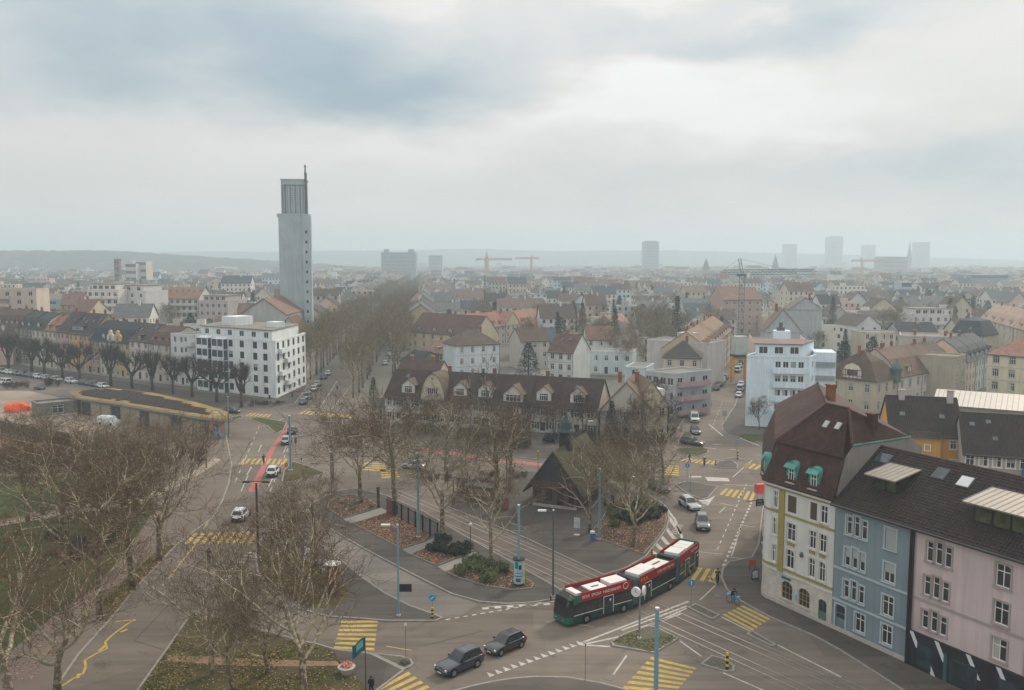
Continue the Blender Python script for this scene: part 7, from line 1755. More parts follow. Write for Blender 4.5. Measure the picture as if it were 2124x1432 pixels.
def person(label, px, head, pose, jacket, trous, hair, bike=None, s=1.0, z=.02, item=None):
    p = P(*px); d = P(*head) - p; rz = math.atan2(d.y, d.x)
    o = thing('person', label, 'person', (p.x, p.y, z + (.0)), rz); o.scale = (s,) * 3
    J = POSE[pose]; ks = list(J); me = bpy.data.meshes.new('body'); me.from_pydata([J[k] for k in ks], [(ks.index(a), ks.index(b)) for a, b in BONES], [])
    t = bpy.data.objects.new('t', me); COL.objects.link(t)
    md = t.modifiers.new('s', 'SKIN'); sk = me.skin_vertices[0].data
    for i, k in enumerate(ks): sk[i].radius = (RAD[k],) * 2; sk[i].use_root = (k == 'pelvis')
    t.modifiers.new('u', 'SUBSURF').levels = 1
    dg = bpy.context.evaluated_depsgraph_get(); nm = bpy.data.meshes.new_from_object(t.evaluated_get(dg)); bpy.data.objects.remove(t)
    nm.materials.clear()
    for m_ in (jacket, trous, m_skin, m_trim): nm.materials.append(m_)
    hz = J['neck'][2]; hands = [Vector(J['hl']), Vector(J['hr'])]
    for f in nm.polygons:
        c = f.center; m_ = 0
        if c.z > hz + .03: m_ = 2
        elif any((c - h).length < .07 for h in hands): m_ = 2
        elif c.z < J['pelvis'][2] - .04 and abs(c.y) < .2: m_ = 1
        if any((c - Vector(J[k])).length < .1 for k in ('tl', 'tr')): m_ = 3
        f.material_index = m_; f.use_smooth = True
    link('body', nm, o)
    hd = Vector(J['head']); MB().ball((hd.x - .025, 0, hd.z + .045), .118, 0, 10, 6, 1.05).obj('hair', hair, o, True)
    if item == 'bag': MB().box(-.32, -.12, -.14, .14, 1.08, 1.42).obj('backpack', m_trim, o)
    if bike:
        bo = thing('bicycle', bike, 'bicycle', (p.x, p.y, z), rz); bo.scale = (s,) * 3
        for x in (-.5, .55):
            w = MB().tube([(x + .34 * math.cos(a), 0, .35 + .34 * math.sin(a)) for a in [2 * math.pi * k / 20 for k in range(21)]], .022, 5).obj('wheel', m_tyre, bo)
            for k in range(6): MB().tube([(x, 0, .35), (x + .33 * math.cos(k * 1.047), 0, .35 + .33 * math.sin(k * 1.047))], .006, 3).obj('spoke', m_rim, w)
        fm = PAINT['dark'] if 'blue' not in bike else plain('bike_blue', (96, 160, 190), .5)
        MB().tube([(-.5, 0, .35), (-.02, 0, .32), (.42, 0, .72), (-.14, 0, .72), (-.02, 0, .32)], .02, 5).tube([(-.14, 0, .72), (-.5, 0, .35)], .014, 5).obj('frame', fm, bo)
        MB().tube([(.55, 0, .35), (.44, 0, .8), (.40, 0, 1.02)], .018, 5).obj('fork', fm, bo)
        MB().tube([(.46, -.27, 1.03), (.40, 0, 1.03), (.46, .27, 1.03)], .015, 5).obj('handlebar', m_rim, bo)
        MB().tube([(-.02, 0, .32), (-.15, 0, .84)], .016, 5).obj('seat_post', m_rim, bo); MB().tbox(Matrix.Translation((-.16, 0, .87)), .26, .15, .06).obj('saddle', m_trim, bo)
        if 'blue' in bike: MB().box(-.75, -.35, -.18, .18, .72, .95).obj('pannier', fm, bo); MB().box(.55, .82, -.16, .16, .78, 1.0).obj('basket', fm, bo)
    return o
jk = lambda n_, c: plain('cloth_' + n_, c, .9, var=.12, sc=4)
hb, hd_ = plain('hair_brown', (70, 50, 38), .8), plain('hair_dark', (34, 28, 26), .8)
person('cyclist in black riding away below the yellow crosswalk', (433, 1168), (448, 1148), 'cycle', jk('black', (30, 30, 36)), jk('darkblue', (34, 40, 56)), hd_, 'dark bicycle ridden by the cyclist in black below the crosswalk')
person('cyclist in dark blue riding on the red cycle lane', (547, 963), (556, 945), 'cycle', jk('navy', (34, 48, 70)), jk('dk', (36, 36, 40)), hd_, 'bicycle on the red cycle lane')
person('cyclist with dark hair on a pale blue bike near the right crosswalk', (1520, 1253), (1560, 1268), 'cycle', jk('black', (30, 30, 36)), jk('jeans', (96, 120, 150)), hd_, 'pale blue bicycle with basket near the right crosswalk')
person('cyclist in dark jacket beside the last bus section', (1488, 1212), (1494, 1180), 'cycle', jk('char', (52, 48, 50)), jk('dk', (36, 36, 40)), hb, 'dark bicycle beside the last bus section')
person('cyclist in olive jacket on the far right crosswalk', (1461, 967), (1466, 985), 'cycle', jk('olive', (96, 104, 84)), jk('dk', (36, 36, 40)), plain('helmet_white', (206, 206, 200), .5), 'dark bicycle on the far right crosswalk')
person('pedestrian in black coat walking over the far right crosswalk', (1430, 960), (1450, 962), 'walk', jk('black', (30, 30, 36)), jk('dk', (36, 36, 40)), hd_)
person('man in dark jacket seen from behind at the bottom edge beside the flag pole', (770, 1448), (790, 1400), 'walk', jk('black', (30, 30, 36)), jk('darkblue', (34, 40, 56)), hb, z=.14)
person('pedestrian in dark clothes beside the platform benches', (940, 1052), (950, 1040), 'walk', jk('char', (52, 48, 50)), jk('dk', (36, 36, 40)), hd_, z=.14)
person('pedestrian in purple jacket among the shrubs right of the shelter', (1272, 1048), (1280, 1060), 'walk', jk('purple', (84, 72, 110)), jk('dk', (36, 36, 40)), hd_, z=.14)
person('construction worker in brown standing by the yellow gantry', (1506, 790), (1520, 790), 'walk', jk('tan', (128, 84, 52)), jk('dk', (36, 36, 40)), hd_)
# ------------------------------------------------------------------ street furniture
m_pole = plain('pole_blue', (112, 150, 164), .55, var=.08, sc=2); m_poleg = plain('pole_grey', (120, 128, 130), .55, var=.08); m_poleb = plain('pole_brown', (70, 58, 52), .6, var=.08)
def pole(px, h, label, name='tram_pole', m=None, r=.16, head=None, group=None, z=.0, rz=0):
    p = P(*px); o = thing(name, label, 'pole' if name != 'street_lamp' else 'street lamp', (p.x, p.y, z), rz, group); m = m or m_pole
    MB().tube([(0, 0, 0), (0, 0, h)], [r, r * .78], 10).obj('post', m, o); MB().cyl(0, 0, 0, .12, r * 2.0, 10).obj('base', m_stone, o)
    MB().cyl(0, 0, h, h + .12, r * .9, 8).obj('cap', m_bwhite, o)
    if head == 'tee':
        MB().box(-1.5, 1.5, -.07, .07, h + .12, h + .22).obj('cross_arm', m, o)
        for s in (-1.2, 1.2): MB().box(s - .45, s + .45, -.16, .16, h + .0, h + .12).obj('lamp_head', m, o)
    if head == 'arm':
        MB().tube([(0, 0, h - .3), (-.5, 0, h), (-1.2, 0, h + .05)], .05, 6).obj('arm', m, o); MB().tbox(Matrix.Translation((-1.2, 0, h + .02)), .9, .32, .16).obj('lamp_head', m_bwhite, o)
    if head == 'sign':
        MB().box(.2, 1.2, -.03, .03, 2.0, 3.0).obj('dark_board', plain('board_dark', (38, 42, 54), .6), o)
    return o
pole((868, 1118), 11, 'tall pale blue tram pole in the second leafy bed', z=.26)
pole((603, 977), 9.4, 'thick pale blue pole on the small grass island', z=.13, r=.2)
pole((1076, 1219), 9.0, 'pale blue tram pole rising from the poster column by the hedge', z=.26)
pole((1243, 1121), 9.2, 'pale blue tram pole at the corner of the right leafy bed', z=.14)
pole((688, 1028), 6.6, 'pale blue pole beside the left platform tip', z=.14, m=m_poleg)
pole((1051, 1026), 6.0, 'pale blue pole left of the shelter', z=.14, m=m_poleg)
pole((1360, 1466), 8.2, 'pale blue pole in the foreground at the bottom edge', r=.2)
pole((475, 905), 8.0, 'pale pole behind the mural corner', m=m_poleg, z=.14)
pole((463, 932), 7.0, 'pale lamp pole before the mural corner', 'street_lamp', m_poleg, .1, 'arm', z=.14)
pole((536, 1160), 9.3, 'brown street lamp with a double head by the yellow crosswalk', 'street_lamp', m_poleb, .16, 'tee', z=.14)
o = pole((827, 1280), 9.4, 'pale blue street lamp with a dark sign board on the bus island', 'street_lamp', m_pole, .11, 'arm', z=.14); MB().box(.12, 1.35, -.03, .03, 2.5, 3.3).obj('sign_board', plain('board_dark', (38, 42, 54), .6), o)
pole((1147, 1240), 9.4, 'dark grey street lamp in front of the bus', 'street_lamp', plain('pole_dark', (84, 88, 90), .55), .11, 'arm', z=.14)
pole((1238, 955), 7.0, 'grey street lamp behind the shelter', 'street_lamp', m_poleg, .09, 'arm', z=.14)
for i, px in enumerate(((115, 792), (124, 795), (290, 815), (362, 838), (418, 845), (528, 850), (558, 852), (60, 785), (222, 806), (862, 908))):
    pole(px, 6.5 if i % 2 else 5.5, 'thin pale pole, %s of those along the left street and junction' % n1[i], 'street_pole', m_poleg, .07, group='thin poles along the left street', z=.0)
def drum(label, px, r, h, m, name='poster_column', cap=None, z=.26):
    p = P(*px); o = thing(name, label, 'advertising column', (p.x, p.y, z)); return o
p = P(1076, 1218); o = thing('poster_column', 'round poster column with pale blue poster around the tram pole', 'poster column', (p.x, p.y, .26))
b = MB(); 
for k in range(20):
    a0, a1 = 2 * math.pi * k / 20, 2 * math.pi * (k + 1) / 20; b.poly([(.55 * math.cos(a0), .55 * math.sin(a0), .25), (.55 * math.cos(a1), .55 * math.sin(a1), .25), (.55 * math.cos(a1), .55 * math.sin(a1), 2.9), (.55 * math.cos(a0), .55 * math.sin(a0), 2.9)])
b.obj('drum', plain('poster_pale', (160, 186, 196), .6, var=.12, sc=2), o)
MB().cyl(0, 0, 0, .25, .6, 20).obj('foot', m_iron, o); MB().tube([(0, 0, 2.9), (0, 0, 3.0)], .68, 20).obj('rim', m_iron, o)
for k, (a0, a1, z0, z1, c) in enumerate(((-2.4, -1.7, 2.0, 2.75, (28, 128, 132)), (-1.6, -1.0, 1.9, 2.4, (48, 56, 70)), (-2.3, -.9, 1.45, 1.5, (60, 76, 90)), (-2.3, -.9, 1.1, 1.2, (60, 76, 90)), (-2.2, -1.2, .5, .9, (70, 90, 104)))):
    b = MB(); n_ = 6
    for j in range(n_):
        u, v = a0 + (a1 - a0) * j / n_, a0 + (a1 - a0) * (j + 1) / n_; b.poly([(.556 * math.cos(u), .556 * math.sin(u), z0), (.556 * math.cos(v), .556 * math.sin(v), z0), (.556 * math.cos(v), .556 * math.sin(v), z1), (.556 * math.cos(u), .556 * math.sin(u), z1)])
    b.obj('poster_print', plain('print_%d_%d_%d' % c, c, .6, var=.2, sc=4), o)
MB().tube([(.62, -.35, .2), (.62, -.35, 2.6)], .04, 5).obj('yellow_strip', plain('strip_yellow', (186, 190, 96), .6), o)
p = P(692, 1236); o = thing('poster_column', 'dark red brown poster column with white cap on the left island', 'poster column', (p.x, p.y, .14))
MB().cyl(0, 0, 0, 3.4, .62, 20).obj('drum', mat('poster_collage', srgb((.40, .27, .25)), .7, .35, 1.6, col2=srgb((.22, .2, .28)), mix2=.8, sc2=1.2, fine=.4, fsc=4), o); MB().tube([(0, 0, 3.4), (0, 0, 3.5), (0, 0, 3.7)], [.85, .85, .1], 16).obj('cap', m_bwhite, o)
b = MB()
for k in range(6):
    u, v = -2.3 + k * .2, -2.1 + k * .2; b.poly([(.626 * math.cos(u), .626 * math.sin(u), 1.6), (.626 * math.cos(v), .626 * math.sin(v), 1.6), (.626 * math.cos(v), .626 * math.sin(v), 3.1), (.626 * math.cos(u), .626 * math.sin(u), 3.1)])
b.obj('poster', mat('poster_warm', srgb((.62, .38, .28)), .7, .4, 3, fine=.4, fsc=6), o)
for i, px in enumerate(((640, 1178), (672, 1200))):
    p = P(*px); o = thing('billboard', ['upper', 'lower'][i] + ' of the two small white and black poster boards on the left island', 'billboard', (p.x, p.y, .14), R(-52))
    MB().box(-1.0, 1.0, -.04, .04, .8, 2.2).obj('board', plain('board_white', (196, 204, 214), .6, var=.08), o)
    for k in range(5): MB().box(-.8 + k * .34, -.6 + k * .34, -.052, -.042, 1.0 + .2 * (k % 2), 1.4 + .25 * ((k * 2) % 3)).obj('poster_print', m_iron, o)
    for s in (-.95, .87): MB().box(s, s + .08, -.03, .03, 0, .8).obj('leg', m_iron, o)
def pylon(label, px, h, w=.55, z=.14, cols=((38, 46, 52), (206, 208, 206), (96, 62, 72))):
    p = P(*px); o = thing('info_pylon', label, 'sign', (p.x, p.y, z), R(-20))
    zs = [0, h * .35, h * .5, h]
    for k, c in enumerate(cols[::-1]): MB().box(-w / 2, w / 2, -.09, .09, zs[k], zs[k + 1]).obj('panel', plain('pylon_%d_%d_%d' % c, c, .6), o)
    MB().box(-w / 2 - .05, w / 2 + .05, -.12, .12, h, h + .08).obj('cap', m_iron, o)
pylon('slim dark stop pylon above the left grass island', (600, 1146), 3.3); pylon('brown stop pylon beside the first leafy bed', (785, 1056), 3.0, .4, cols=((84, 58, 58), (104, 78, 74), (70, 60, 62)))
p = P(1206, 1112); o = thing('poster_stand', 'white poster stand on the platform before the right bed', 'sign', (p.x - .6, p.y, .14), R(-10)); MB().box(-.4, .4, -.04, .04, .9, 2.3).obj('panel', plain('stand_white', (176, 190, 192), .6, var=.15, sc=3), o); MB().cyl(0, 0, .05, .9, .04, 6).obj('stem', m_rim, o); MB().cyl(0, 0, 0, .06, .4, 12).obj('foot', m_stone, o)
p = P(1229, 1124); o = thing('waste_bin', 'blue litter bin with white lid at the bed corner', 'bin', (p.x, p.y, .14)); MB().cyl(0, 0, 0, 1.0, .28, 12).obj('drum', plain('bin_blue', (48, 110, 160), .5), o); MB().cyl(0, 0, 1.0, 1.25, .32, 12).obj('lid', m_bwhite, o)
p = P(907, 1128); o = thing('waste_bin', 'dark green bin at the end of the railing', 'bin', (p.x, p.y - .5, .14)); MB().cyl(0, 0, 0, 1.3, .32, 12).obj('drum', plain('bin_green', (36, 60, 56), .5), o); MB().cyl(0, 0, 1.3, 1.4, .35, 12).obj('lid', m_iron, o)
def beacon(label, px, h=1.1, top=None, z=.14):
    p = P(*px); o = thing('beacon_post', label, 'bollard', (p.x, p.y, z)); n_ = 6
    for k in range(n_): MB().cyl(0, 0, h * k / n_, h * (k + 1) / n_, .13, 10).obj('band', plain('beacon_yellow', (206, 170, 60), .5) if k % 2 else m_iron, o)
    MB().cyl(0, 0, 0, .08, .25, 10).obj('foot', m_iron, o) if False else None
    if top:
        MB().cyl(0, 0, h, h + .9, .03, 6).obj('stem', m_poleg, o); MB().tube([(0, -.03, h + 1.0), (0, .03, h + 1.0)], .36, 16).obj('blue_disc', plain('sign_blue', (58, 140, 190), .5), o)
        M = Matrix.Translation((0, -.045, h + 1.0)) @ Matrix.Rotation(R(45), 4, 'Y'); MB().tbox(M, .09, .02, .4).obj('white_arrow', m_bwhite, o)
beacon('black and yellow beacon with round blue arrow sign at the bus island tip', (897, 1285), 1.1, 1); beacon('black and yellow beacon on the cobbled island beside the tracks', (1508, 1391), 1.5); beacon('black and yellow beacon on the small right island', (1484, 966), 1.0); beacon('black and yellow beacon on the upper small island', (1530, 954), 1.6); beacon('black and yellow beacon at the tip of the right leafy bed', (1352, 1153), .8)
def sign(label, px, h, shape='disc', c=(58, 140, 190), z=.14, r=.35):
    p = P(*px); o = thing('road_sign', label, 'road sign', (p.x, p.y, z)); MB().cyl(0, 0, 0, h, .035, 6).obj('post', m_poleg, o)
    if shape == 'disc': MB().tube([(0, -.06, h), (0, -.04, h)], r, 16).obj('face', plain('face_%d_%d_%d' % c, c, .5), o); M = Matrix.Translation((0, -.065, h)); MB().tbox(M, .09, .012, r * 1.1).obj('arrow', m_bwhite, o)
    elif shape == 'tri': MB().poly([(-r, -.05, h + r * .6), (0, -.05, h - r), (r, -.05, h + r * .6)]).poly([(r, -.04, h + r * .6), (0, -.04, h - r), (-r, -.04, h + r * .6)]).obj('red_face', plain('sign_red', (190, 60, 56), .5), o); MB().poly([(-r * .6, -.056, h + r * .36), (0, -.056, h - r * .6), (r * .6, -.056, h + r * .36)]).obj('white_face', m_bwhite, o)
    else: MB().box(-r, r, -.05, -.03, h - r * 1.2, h + r * 1.2).obj('face', plain('face_%d_%d_%d' % c, c, .5), o)
sign('round blue direction sign on the cobbled island behind the bus', (1433, 1262), 2.6); sign('give way sign on the left island tip', (577, 1099), 2.3, 'tri'); sign('small orange sign on the small grass island', (594, 978), 1.0, 'box', (216, 110, 50), r=.3); sign('thin signpost on the triangular island', (842, 1374), 3.4, 'box', (206, 206, 200), r=.12)
sign('blue square sign by the corner house', (1570, 1062), 3.2, 'box', (120, 150, 172), r=.5); sign('blue direction sign on the grey right island', (1425, 1000), 2.6); sign('rectangular sign on the upper small island', (1528, 952), 3.0, 'box', (120, 140, 150)); sign('grey sign at the street corner before the pale blue flats', (1502, 885), 2.8, 'box', (150, 160, 166), r=.5); sign('thin post on the grass island', (626, 985), 2.6, 'box', (70, 70, 70), r=.12); sign('slim leaning post on the bottom pavement', (1214, 1416), 3.2, 'box', (80, 76, 74), r=.06); sign('thin post on the pavement of the right island', (1432, 1024), 2.6, 'box', (80, 80, 80), r=.08)
# traffic lights at the crossing
for i, (px, lab) in enumerate((((614, 945), 'traffic light beside the pale blue pole'), ((700, 826), 'dark green traffic light box in the avenue mouth'), ((607, 842), 'traffic light at the white flats corner'), ((560, 848), 'traffic light on the far left corner'), ((1116, 975), 'yellow traffic light left of the shelter turret'))):
    p = P(*px); o = thing('traffic_light', lab, 'traffic light', (p.x, p.y, .02)); MB().cyl(0, 0, 0, 3.2, .06, 6).obj('post', m_poleg, o)
    hd2 = MB().box(-.18, .18, -.14, .14, 2.3, 3.3).obj('housing', plain('signal_green', (36, 62, 60), .6) if i < 4 else plain('signal_yellow', (206, 160, 50), .6), o)
    for k, c in enumerate(((60, 24, 22), (70, 56, 20), (24, 56, 36))): MB().tube([(0, -.15, 3.1 - k * .3), (0, -.14, 3.1 - k * .3)], .1, 10).obj('lens', plain('lens_%d' % k, c, .3), hd2)
# clock, railing, benches, bollard, planter, flag
p = P(1326, 1329); o = thing('street_clock', 'white twin faced street clock on a pale pole over the cobbled island', 'clock', (p.x, p.y, .14), R(20)); MB().tube([(0, 0, 0), (0, 0, 4.7)], .09, 8).obj('post', m_poleg, o); MB().cyl(0, 0, 0, .2, .22, 8).obj('base', m_stone, o)
for s in (-1, 1):
    M = Matrix.Translation((s * .42, 0, 4.7)) @ Matrix.Rotation(s * R(50), 4, 'Z'); f = MB(); f.tube([tuple(M @ Vector((0, -.12, 0))), tuple(M @ Vector((0, .12, 0)))], .46, 20); fo = f.obj('clock_face', m_bwhite, o)
    h2 = MB(); h2.tbox(M @ Matrix.Translation((0, -.13, .13)), .03, .01, .3); h2.tbox(M @ Matrix.Translation((.09, -.132, 0)), .2, .01, .03); h2.obj('clock_hand', m_iron, fo)
A, B = P(806, 1068), P(908, 1124); d = (B - A).normalized(); L = (B - A).length
o = thing('platform_railing', 'black iron railing with glass panels along the platform', 'railing', (A.x, A.y, .14), math.atan2(d.y, d.x))
n_ = 7
for k in range(n_ + 1): MB().box(L * k / n_ - .07, L * k / n_ + .07, -.08, .08, 0, 2.4).obj('post', m_iron, o)
for k in range(n_):
    x0, x1 = L * k / n_ + .1, L * (k + 1) / n_ - .1
    MB().box(x0, x1, -.03, .03, 2.2, 2.28).obj('top_rail', m_iron, o); MB().box(x0, x1, -.03, .03, .3, .38).obj('bottom_rail', m_iron, o)
    for j in range(6): x = x0 + (x1 - x0) * (j + .5) / 6; MB().box(x - .02, x + .02, -.02, .02, .38, 2.2).obj('bar', m_iron, o)
MB().box(-.2, 1.6, -.25, .25, 0, 2.3).obj('poster_wall', plain('poster_wall', (104, 74, 76), .7, var=.3, sc=3), o)
p = P(962, 1024); o = thing('waiting_shelter', 'small waiting shelter with orange bench on the platform', 'shelter', (p.x, p.y, .14), R(-25))
for x in (-1.6, 1.5): MB().box(x, x + .12, -.6, -.48, 0, 2.4).obj('post', m_iron, o)
MB().box(-1.9, 1.9, -.8, .9, 2.4, 2.52).obj('roof', m_gutter, o); MB().box(-1.6, 1.6, .6, .66, .2, 2.2).obj('back_wall', m_glassb, o); MB().box(-1.4, 1.4, 0, .5, .42, .5).obj('bench', plain('bench_orange', (176, 96, 66), .7), o)
p = P(1000, 1040); o = thing('kiosk', 'low dark kiosk with pale counter on the platform', 'kiosk', (p.x, p.y, .14), R(-25)); MB().box(-2.2, 2.2, -1, 1, 0, 2.3).obj('body', plain('kiosk_dark', (92, 88, 84), .8, var=.15), o); MB().box(-2.4, 2.4, -1.3, 1.2, 2.3, 2.45).obj('roof', m_gutter, o); MB().box(-1.6, 1.6, -1.06, -1.0, .9, 1.9).obj('counter', plain('kiosk_pale', (150, 148, 136), .7), o)
p = P(1048, 1058); o = thing('waste_bin', 'magenta and yellow patterned bin beside the kiosk', 'bin', (p.x, p.y, .14)); MB().box(-.5, .5, -.5, .5, 0, 1.5).obj('body', mat('pattern_pink', srgb((.5, .25, .36)), .7, .4, 2, col2=srgb((.7, .55, .2)), mix2=.8, sc2=1.5), o); MB().box(-.55, .55, -.55, .55, 1.5, 1.6).obj('lid', m_iron, o)
p = P(841, 1378); o = thing('stone_bollard', 'round dark stone on the triangular island', 'bollard', (p.x, p.y, .13)); MB().lathe(0, 0, [(0, .42), (.12, .45), (.3, .38), (.42, .15), (.45, .02)], 14).obj('stone', m_cob, o)
p = P(719, 1400); o = thing('flower_bowl', 'round stone planter with pink flowers on the lower left pavement', 'planter', (p.x, p.y, .14)); MB().lathe(0, 0, [(0, .45), (.1, .5), (.55, .75), (.62, .78), (.6, .7), (.5, .1)], 16).obj('bowl', m_stone, o)
b = MB(); leaf_cloud(random.Random(2), b, (0, 0, .8), .6, 160, .1, 0, .4); b.obj('flowers', plain('flower_pink', (226, 150, 134), .8, var=.25, sc=6), o)
b = MB(); leaf_cloud(random.Random(3), b, (0, 0, .65), .6, 90, .1, 0, .3); b.obj('leaves', m_leafg, o)
p = P(759, 1434); o = thing('flag_pole', 'dark flag pole with teal green waving flag at the bottom edge', 'flag', (p.x, p.y, .14)); MB().tube([(0, 0, 0), (0, 0, 4.6)], [.05, .035], 8).obj('pole', m_poleb, o)
b = MB(); nx, nz = 10, 6
for i in range(nx + 1):
    for j in range(nz + 1):
        u, v = i / nx, j / nz; b.v.append((-1.15 * u + .04 * math.sin(8 * u), .16 * math.sin(7 * u + 2 * v) * u, 4.55 - 1.15 * v - .75 * u + .12 * math.sin(6 * u)))
for i in range(nx):
    for j in range(nz): b.f.append((i * (nz + 1) + j, (i + 1) * (nz + 1) + j, (i + 1) * (nz + 1) + j + 1, i * (nz + 1) + j + 1)); b.m.append(1 if (2 <= i <= 5 and 1 <= j <= 3) else 0)
b.obj('flag_cloth', [plain('flag_teal', (30, 96, 102), .8, var=.2, sc=3), plain('flag_mark', (110, 160, 158), .8)], o, True)
# globe lamps on the platform
for i, px in enumerate(((976, 1150), (928, 1015), (1268, 1052), (1295, 1002))):
    p = P(*px); o = thing('globe_lamp', ['globe lamp between the hedges', 'globe lamp near the reddish bushes', 'globe lamp right of the shelter', 'globe lamp in front of the black car'][i], 'street lamp', (p.x, p.y, .14)); MB().cyl(0, 0, 0, 3.4, .05, 6).obj('post', m_iron, o); MB().ball((0, 0, 3.6), .24, 0, 10, 6).obj('globe', m_bwhite, o)
# ------------------------------------------------------------------ crane and site gear
def lattice(b, p, q, w, n, r=.07):
    p, q = Vector(p), Vector(q); d = (q - p).normalized(); a = d.orthogonal().normalized(); c = d.cross(a)
    cs = [(a * x + c * y) * w / 2 for x, y in ((1, 1), (-1, 1), (-1, -1), (1, -1))]
    for k in cs: b.tube([p + k, q + k], r, 4)
    for i in range(n):
        s, e = p.lerp(q, i / n), p.lerp(q, (i + 1) / n)
        for j in range(4): b.tube([s + cs[j], e + cs[(j + 1) % 4]], r * .6, 3, cap=False); b.tube([s + cs[j], s + cs[(j + 1) % 4]], r * .6, 3, cap=False)
def crane(label, loc, h, jib, cj, m, rz, w=1.6, gear=True, r=.09):
    o = thing('tower_crane', label, 'crane', (loc[0], loc[1], 0), rz)
    b = MB(); lattice(b, (0, 0, 0), (0, 0, h), w, int(h / 2), r); b.obj('mast', m, o)
    MB().box(-1.3, 1.3, -1.3, 1.3, h, h + .8).obj('slewing_ring', m, o)
    b = MB(); lattice(b, (1, 0, h + 1.4), (jib, 0, h + 1.4), w * .7, int(jib / 2.2), r * .8); b.obj('jib', m, o)
    b = MB(); lattice(b, (-1, 0, h + 1.4), (-cj, 0, h + 1.4), w * .7, int(cj / 2.2), r * .8); b.obj('counter_jib', m, o)
    b = MB(); lattice(b, (0, 0, h + .8), (-1.4, 0, h + 6), w * .5, 3, r * .8); b.obj('tower_head', m, o)
    MB().tube([(-1.4, 0, h + 6), (jib * .6, 0, h + 2.0)], .05, 3).obj('tie_rod', m, o); MB().tube([(-1.4, 0, h + 6), (-cj, 0, h + 2.0)], .05, 3).obj('tie_rod', m, o)
    if gear: MB().box(-cj - .5, -cj + 2, -.9, .9, h - .8, h + 1.2).obj('counterweight', m_stone, o); MB().box(.6, 2.0, -1.8, -.4, h - .6, h + 1.2).obj('cab', m_bwhite, o)
    return o
m_cr = plain('crane_blue', (92, 122, 132), .6, var=.1); m_cro = plain('crane_orange', (176, 142, 120), .6, var=.1); m_crr = plain('crane_red', (176, 96, 86), .6)
p = at(1538, 298); crane('tall blue lattice tower crane above the right street', (p.x, p.y), 30.5, 36, 9, m_cr, R(30), 1.8, r=.115)
p = at(1010, 1150); crane('hazy orange tower crane left of centre on the horizon', (p.x, p.y), 36, 34, 14, m_cro, R(-10), 2.4, r=.25)
p = at(1102, 1500); crane('faint red tower crane right of the orange one', (p.x, p.y), 38, 30, 14, m_crr, R(160), 2.4, r=.3)
p = at(1785, 1250); crane('hazy orange tower crane among the roofs on the right', (p.x, p.y), 34, 42, 16, m_cro, R(8), 2.4, r=.25)
p = P(1522, 792); o = thing('site_gantry', 'yellow steel gantry frame over the pavement under the crane', 'gantry', (p.x, p.y, 0), R(15)); my = plain('gantry_yellow', (206, 152, 48), .6, var=.1)
for x in (-1.0, 3.4): MB().box(x, x + .8, -.5, .5, 0, 6.6).obj('leg', my, o)
MB().box(-1.0, 8.0, -.5, .5, 6.6, 7.5).obj('beam', my, o); MB().box(-.6, 3.8, -1.6, 1.6, 7.5, 8.2).obj('platform', m_bdark, o); MB().box(-.2, 3.4, -1.4, 1.4, 8.2, 13.6).obj('tank', plain('tank_grey', (178, 186, 182), .7, var=.08), o)
# ------------------------------------------------------------------ landmarks in the haze
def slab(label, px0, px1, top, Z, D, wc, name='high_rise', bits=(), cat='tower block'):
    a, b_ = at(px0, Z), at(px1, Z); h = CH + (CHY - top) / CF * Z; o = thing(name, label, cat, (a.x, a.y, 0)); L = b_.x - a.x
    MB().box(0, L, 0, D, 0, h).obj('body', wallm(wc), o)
    n_ = max(3, int(h / 6)); b = MB()
    for k in range(n_): z = h * (k + .5) / n_; b.box(L * .03, L * .97, -.15, -.02, z, z + h / n_ * .42)
    b.obj('window_band', m_glassb if Z < 1300 else wallm(tuple(v - 14 for v in wc)), o)["kind"] = "stuff"  # far bands kept near the wall tone: haze painted into the colour
    for (t0, t1, hh) in bits: MB().box(L * t0, L * t1, D * .3, D * .8, h, h + hh).obj('roof_housing', wallm(wc), o)
    return o
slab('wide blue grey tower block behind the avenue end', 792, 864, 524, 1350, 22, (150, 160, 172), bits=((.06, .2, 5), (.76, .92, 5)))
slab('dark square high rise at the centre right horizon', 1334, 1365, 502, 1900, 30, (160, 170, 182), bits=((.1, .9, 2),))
slab('faint high rise, tallest on the right horizon', 1716, 1744, 491, 2500, 34, (200, 206, 210)); slab('faint shorter high rise left of the tallest', 1626, 1650, 507, 2500, 32, (202, 206, 210)); slab('faint high rise at the far right', 1898, 1924, 503, 2400, 32, (200, 206, 210)); slab('very faint low high rise between the right horizon towers', 1790, 1812, 509, 2700, 32, (206, 208, 210))  # walls paled: extra haze put into their colour besides the volume
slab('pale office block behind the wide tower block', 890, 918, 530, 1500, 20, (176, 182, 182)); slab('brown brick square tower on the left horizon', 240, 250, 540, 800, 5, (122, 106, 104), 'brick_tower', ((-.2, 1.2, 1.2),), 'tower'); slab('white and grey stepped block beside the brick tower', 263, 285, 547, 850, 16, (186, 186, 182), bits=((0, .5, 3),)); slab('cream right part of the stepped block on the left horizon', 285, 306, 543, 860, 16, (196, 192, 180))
slab('flat pale hall block at right horizon', 1830, 1880, 533, 1500, 40, (176, 176, 172), 'hall_block', cat='building'); slab('long blue grey hall at the right', 2010, 2090, 570, 900, 40, (120, 140, 156), 'hall_block', cat='building'); slab('pale glass cube among the roofs at right', 1868, 1890, 585, 620, 12, (170, 190, 200), 'office_block', cat='building')
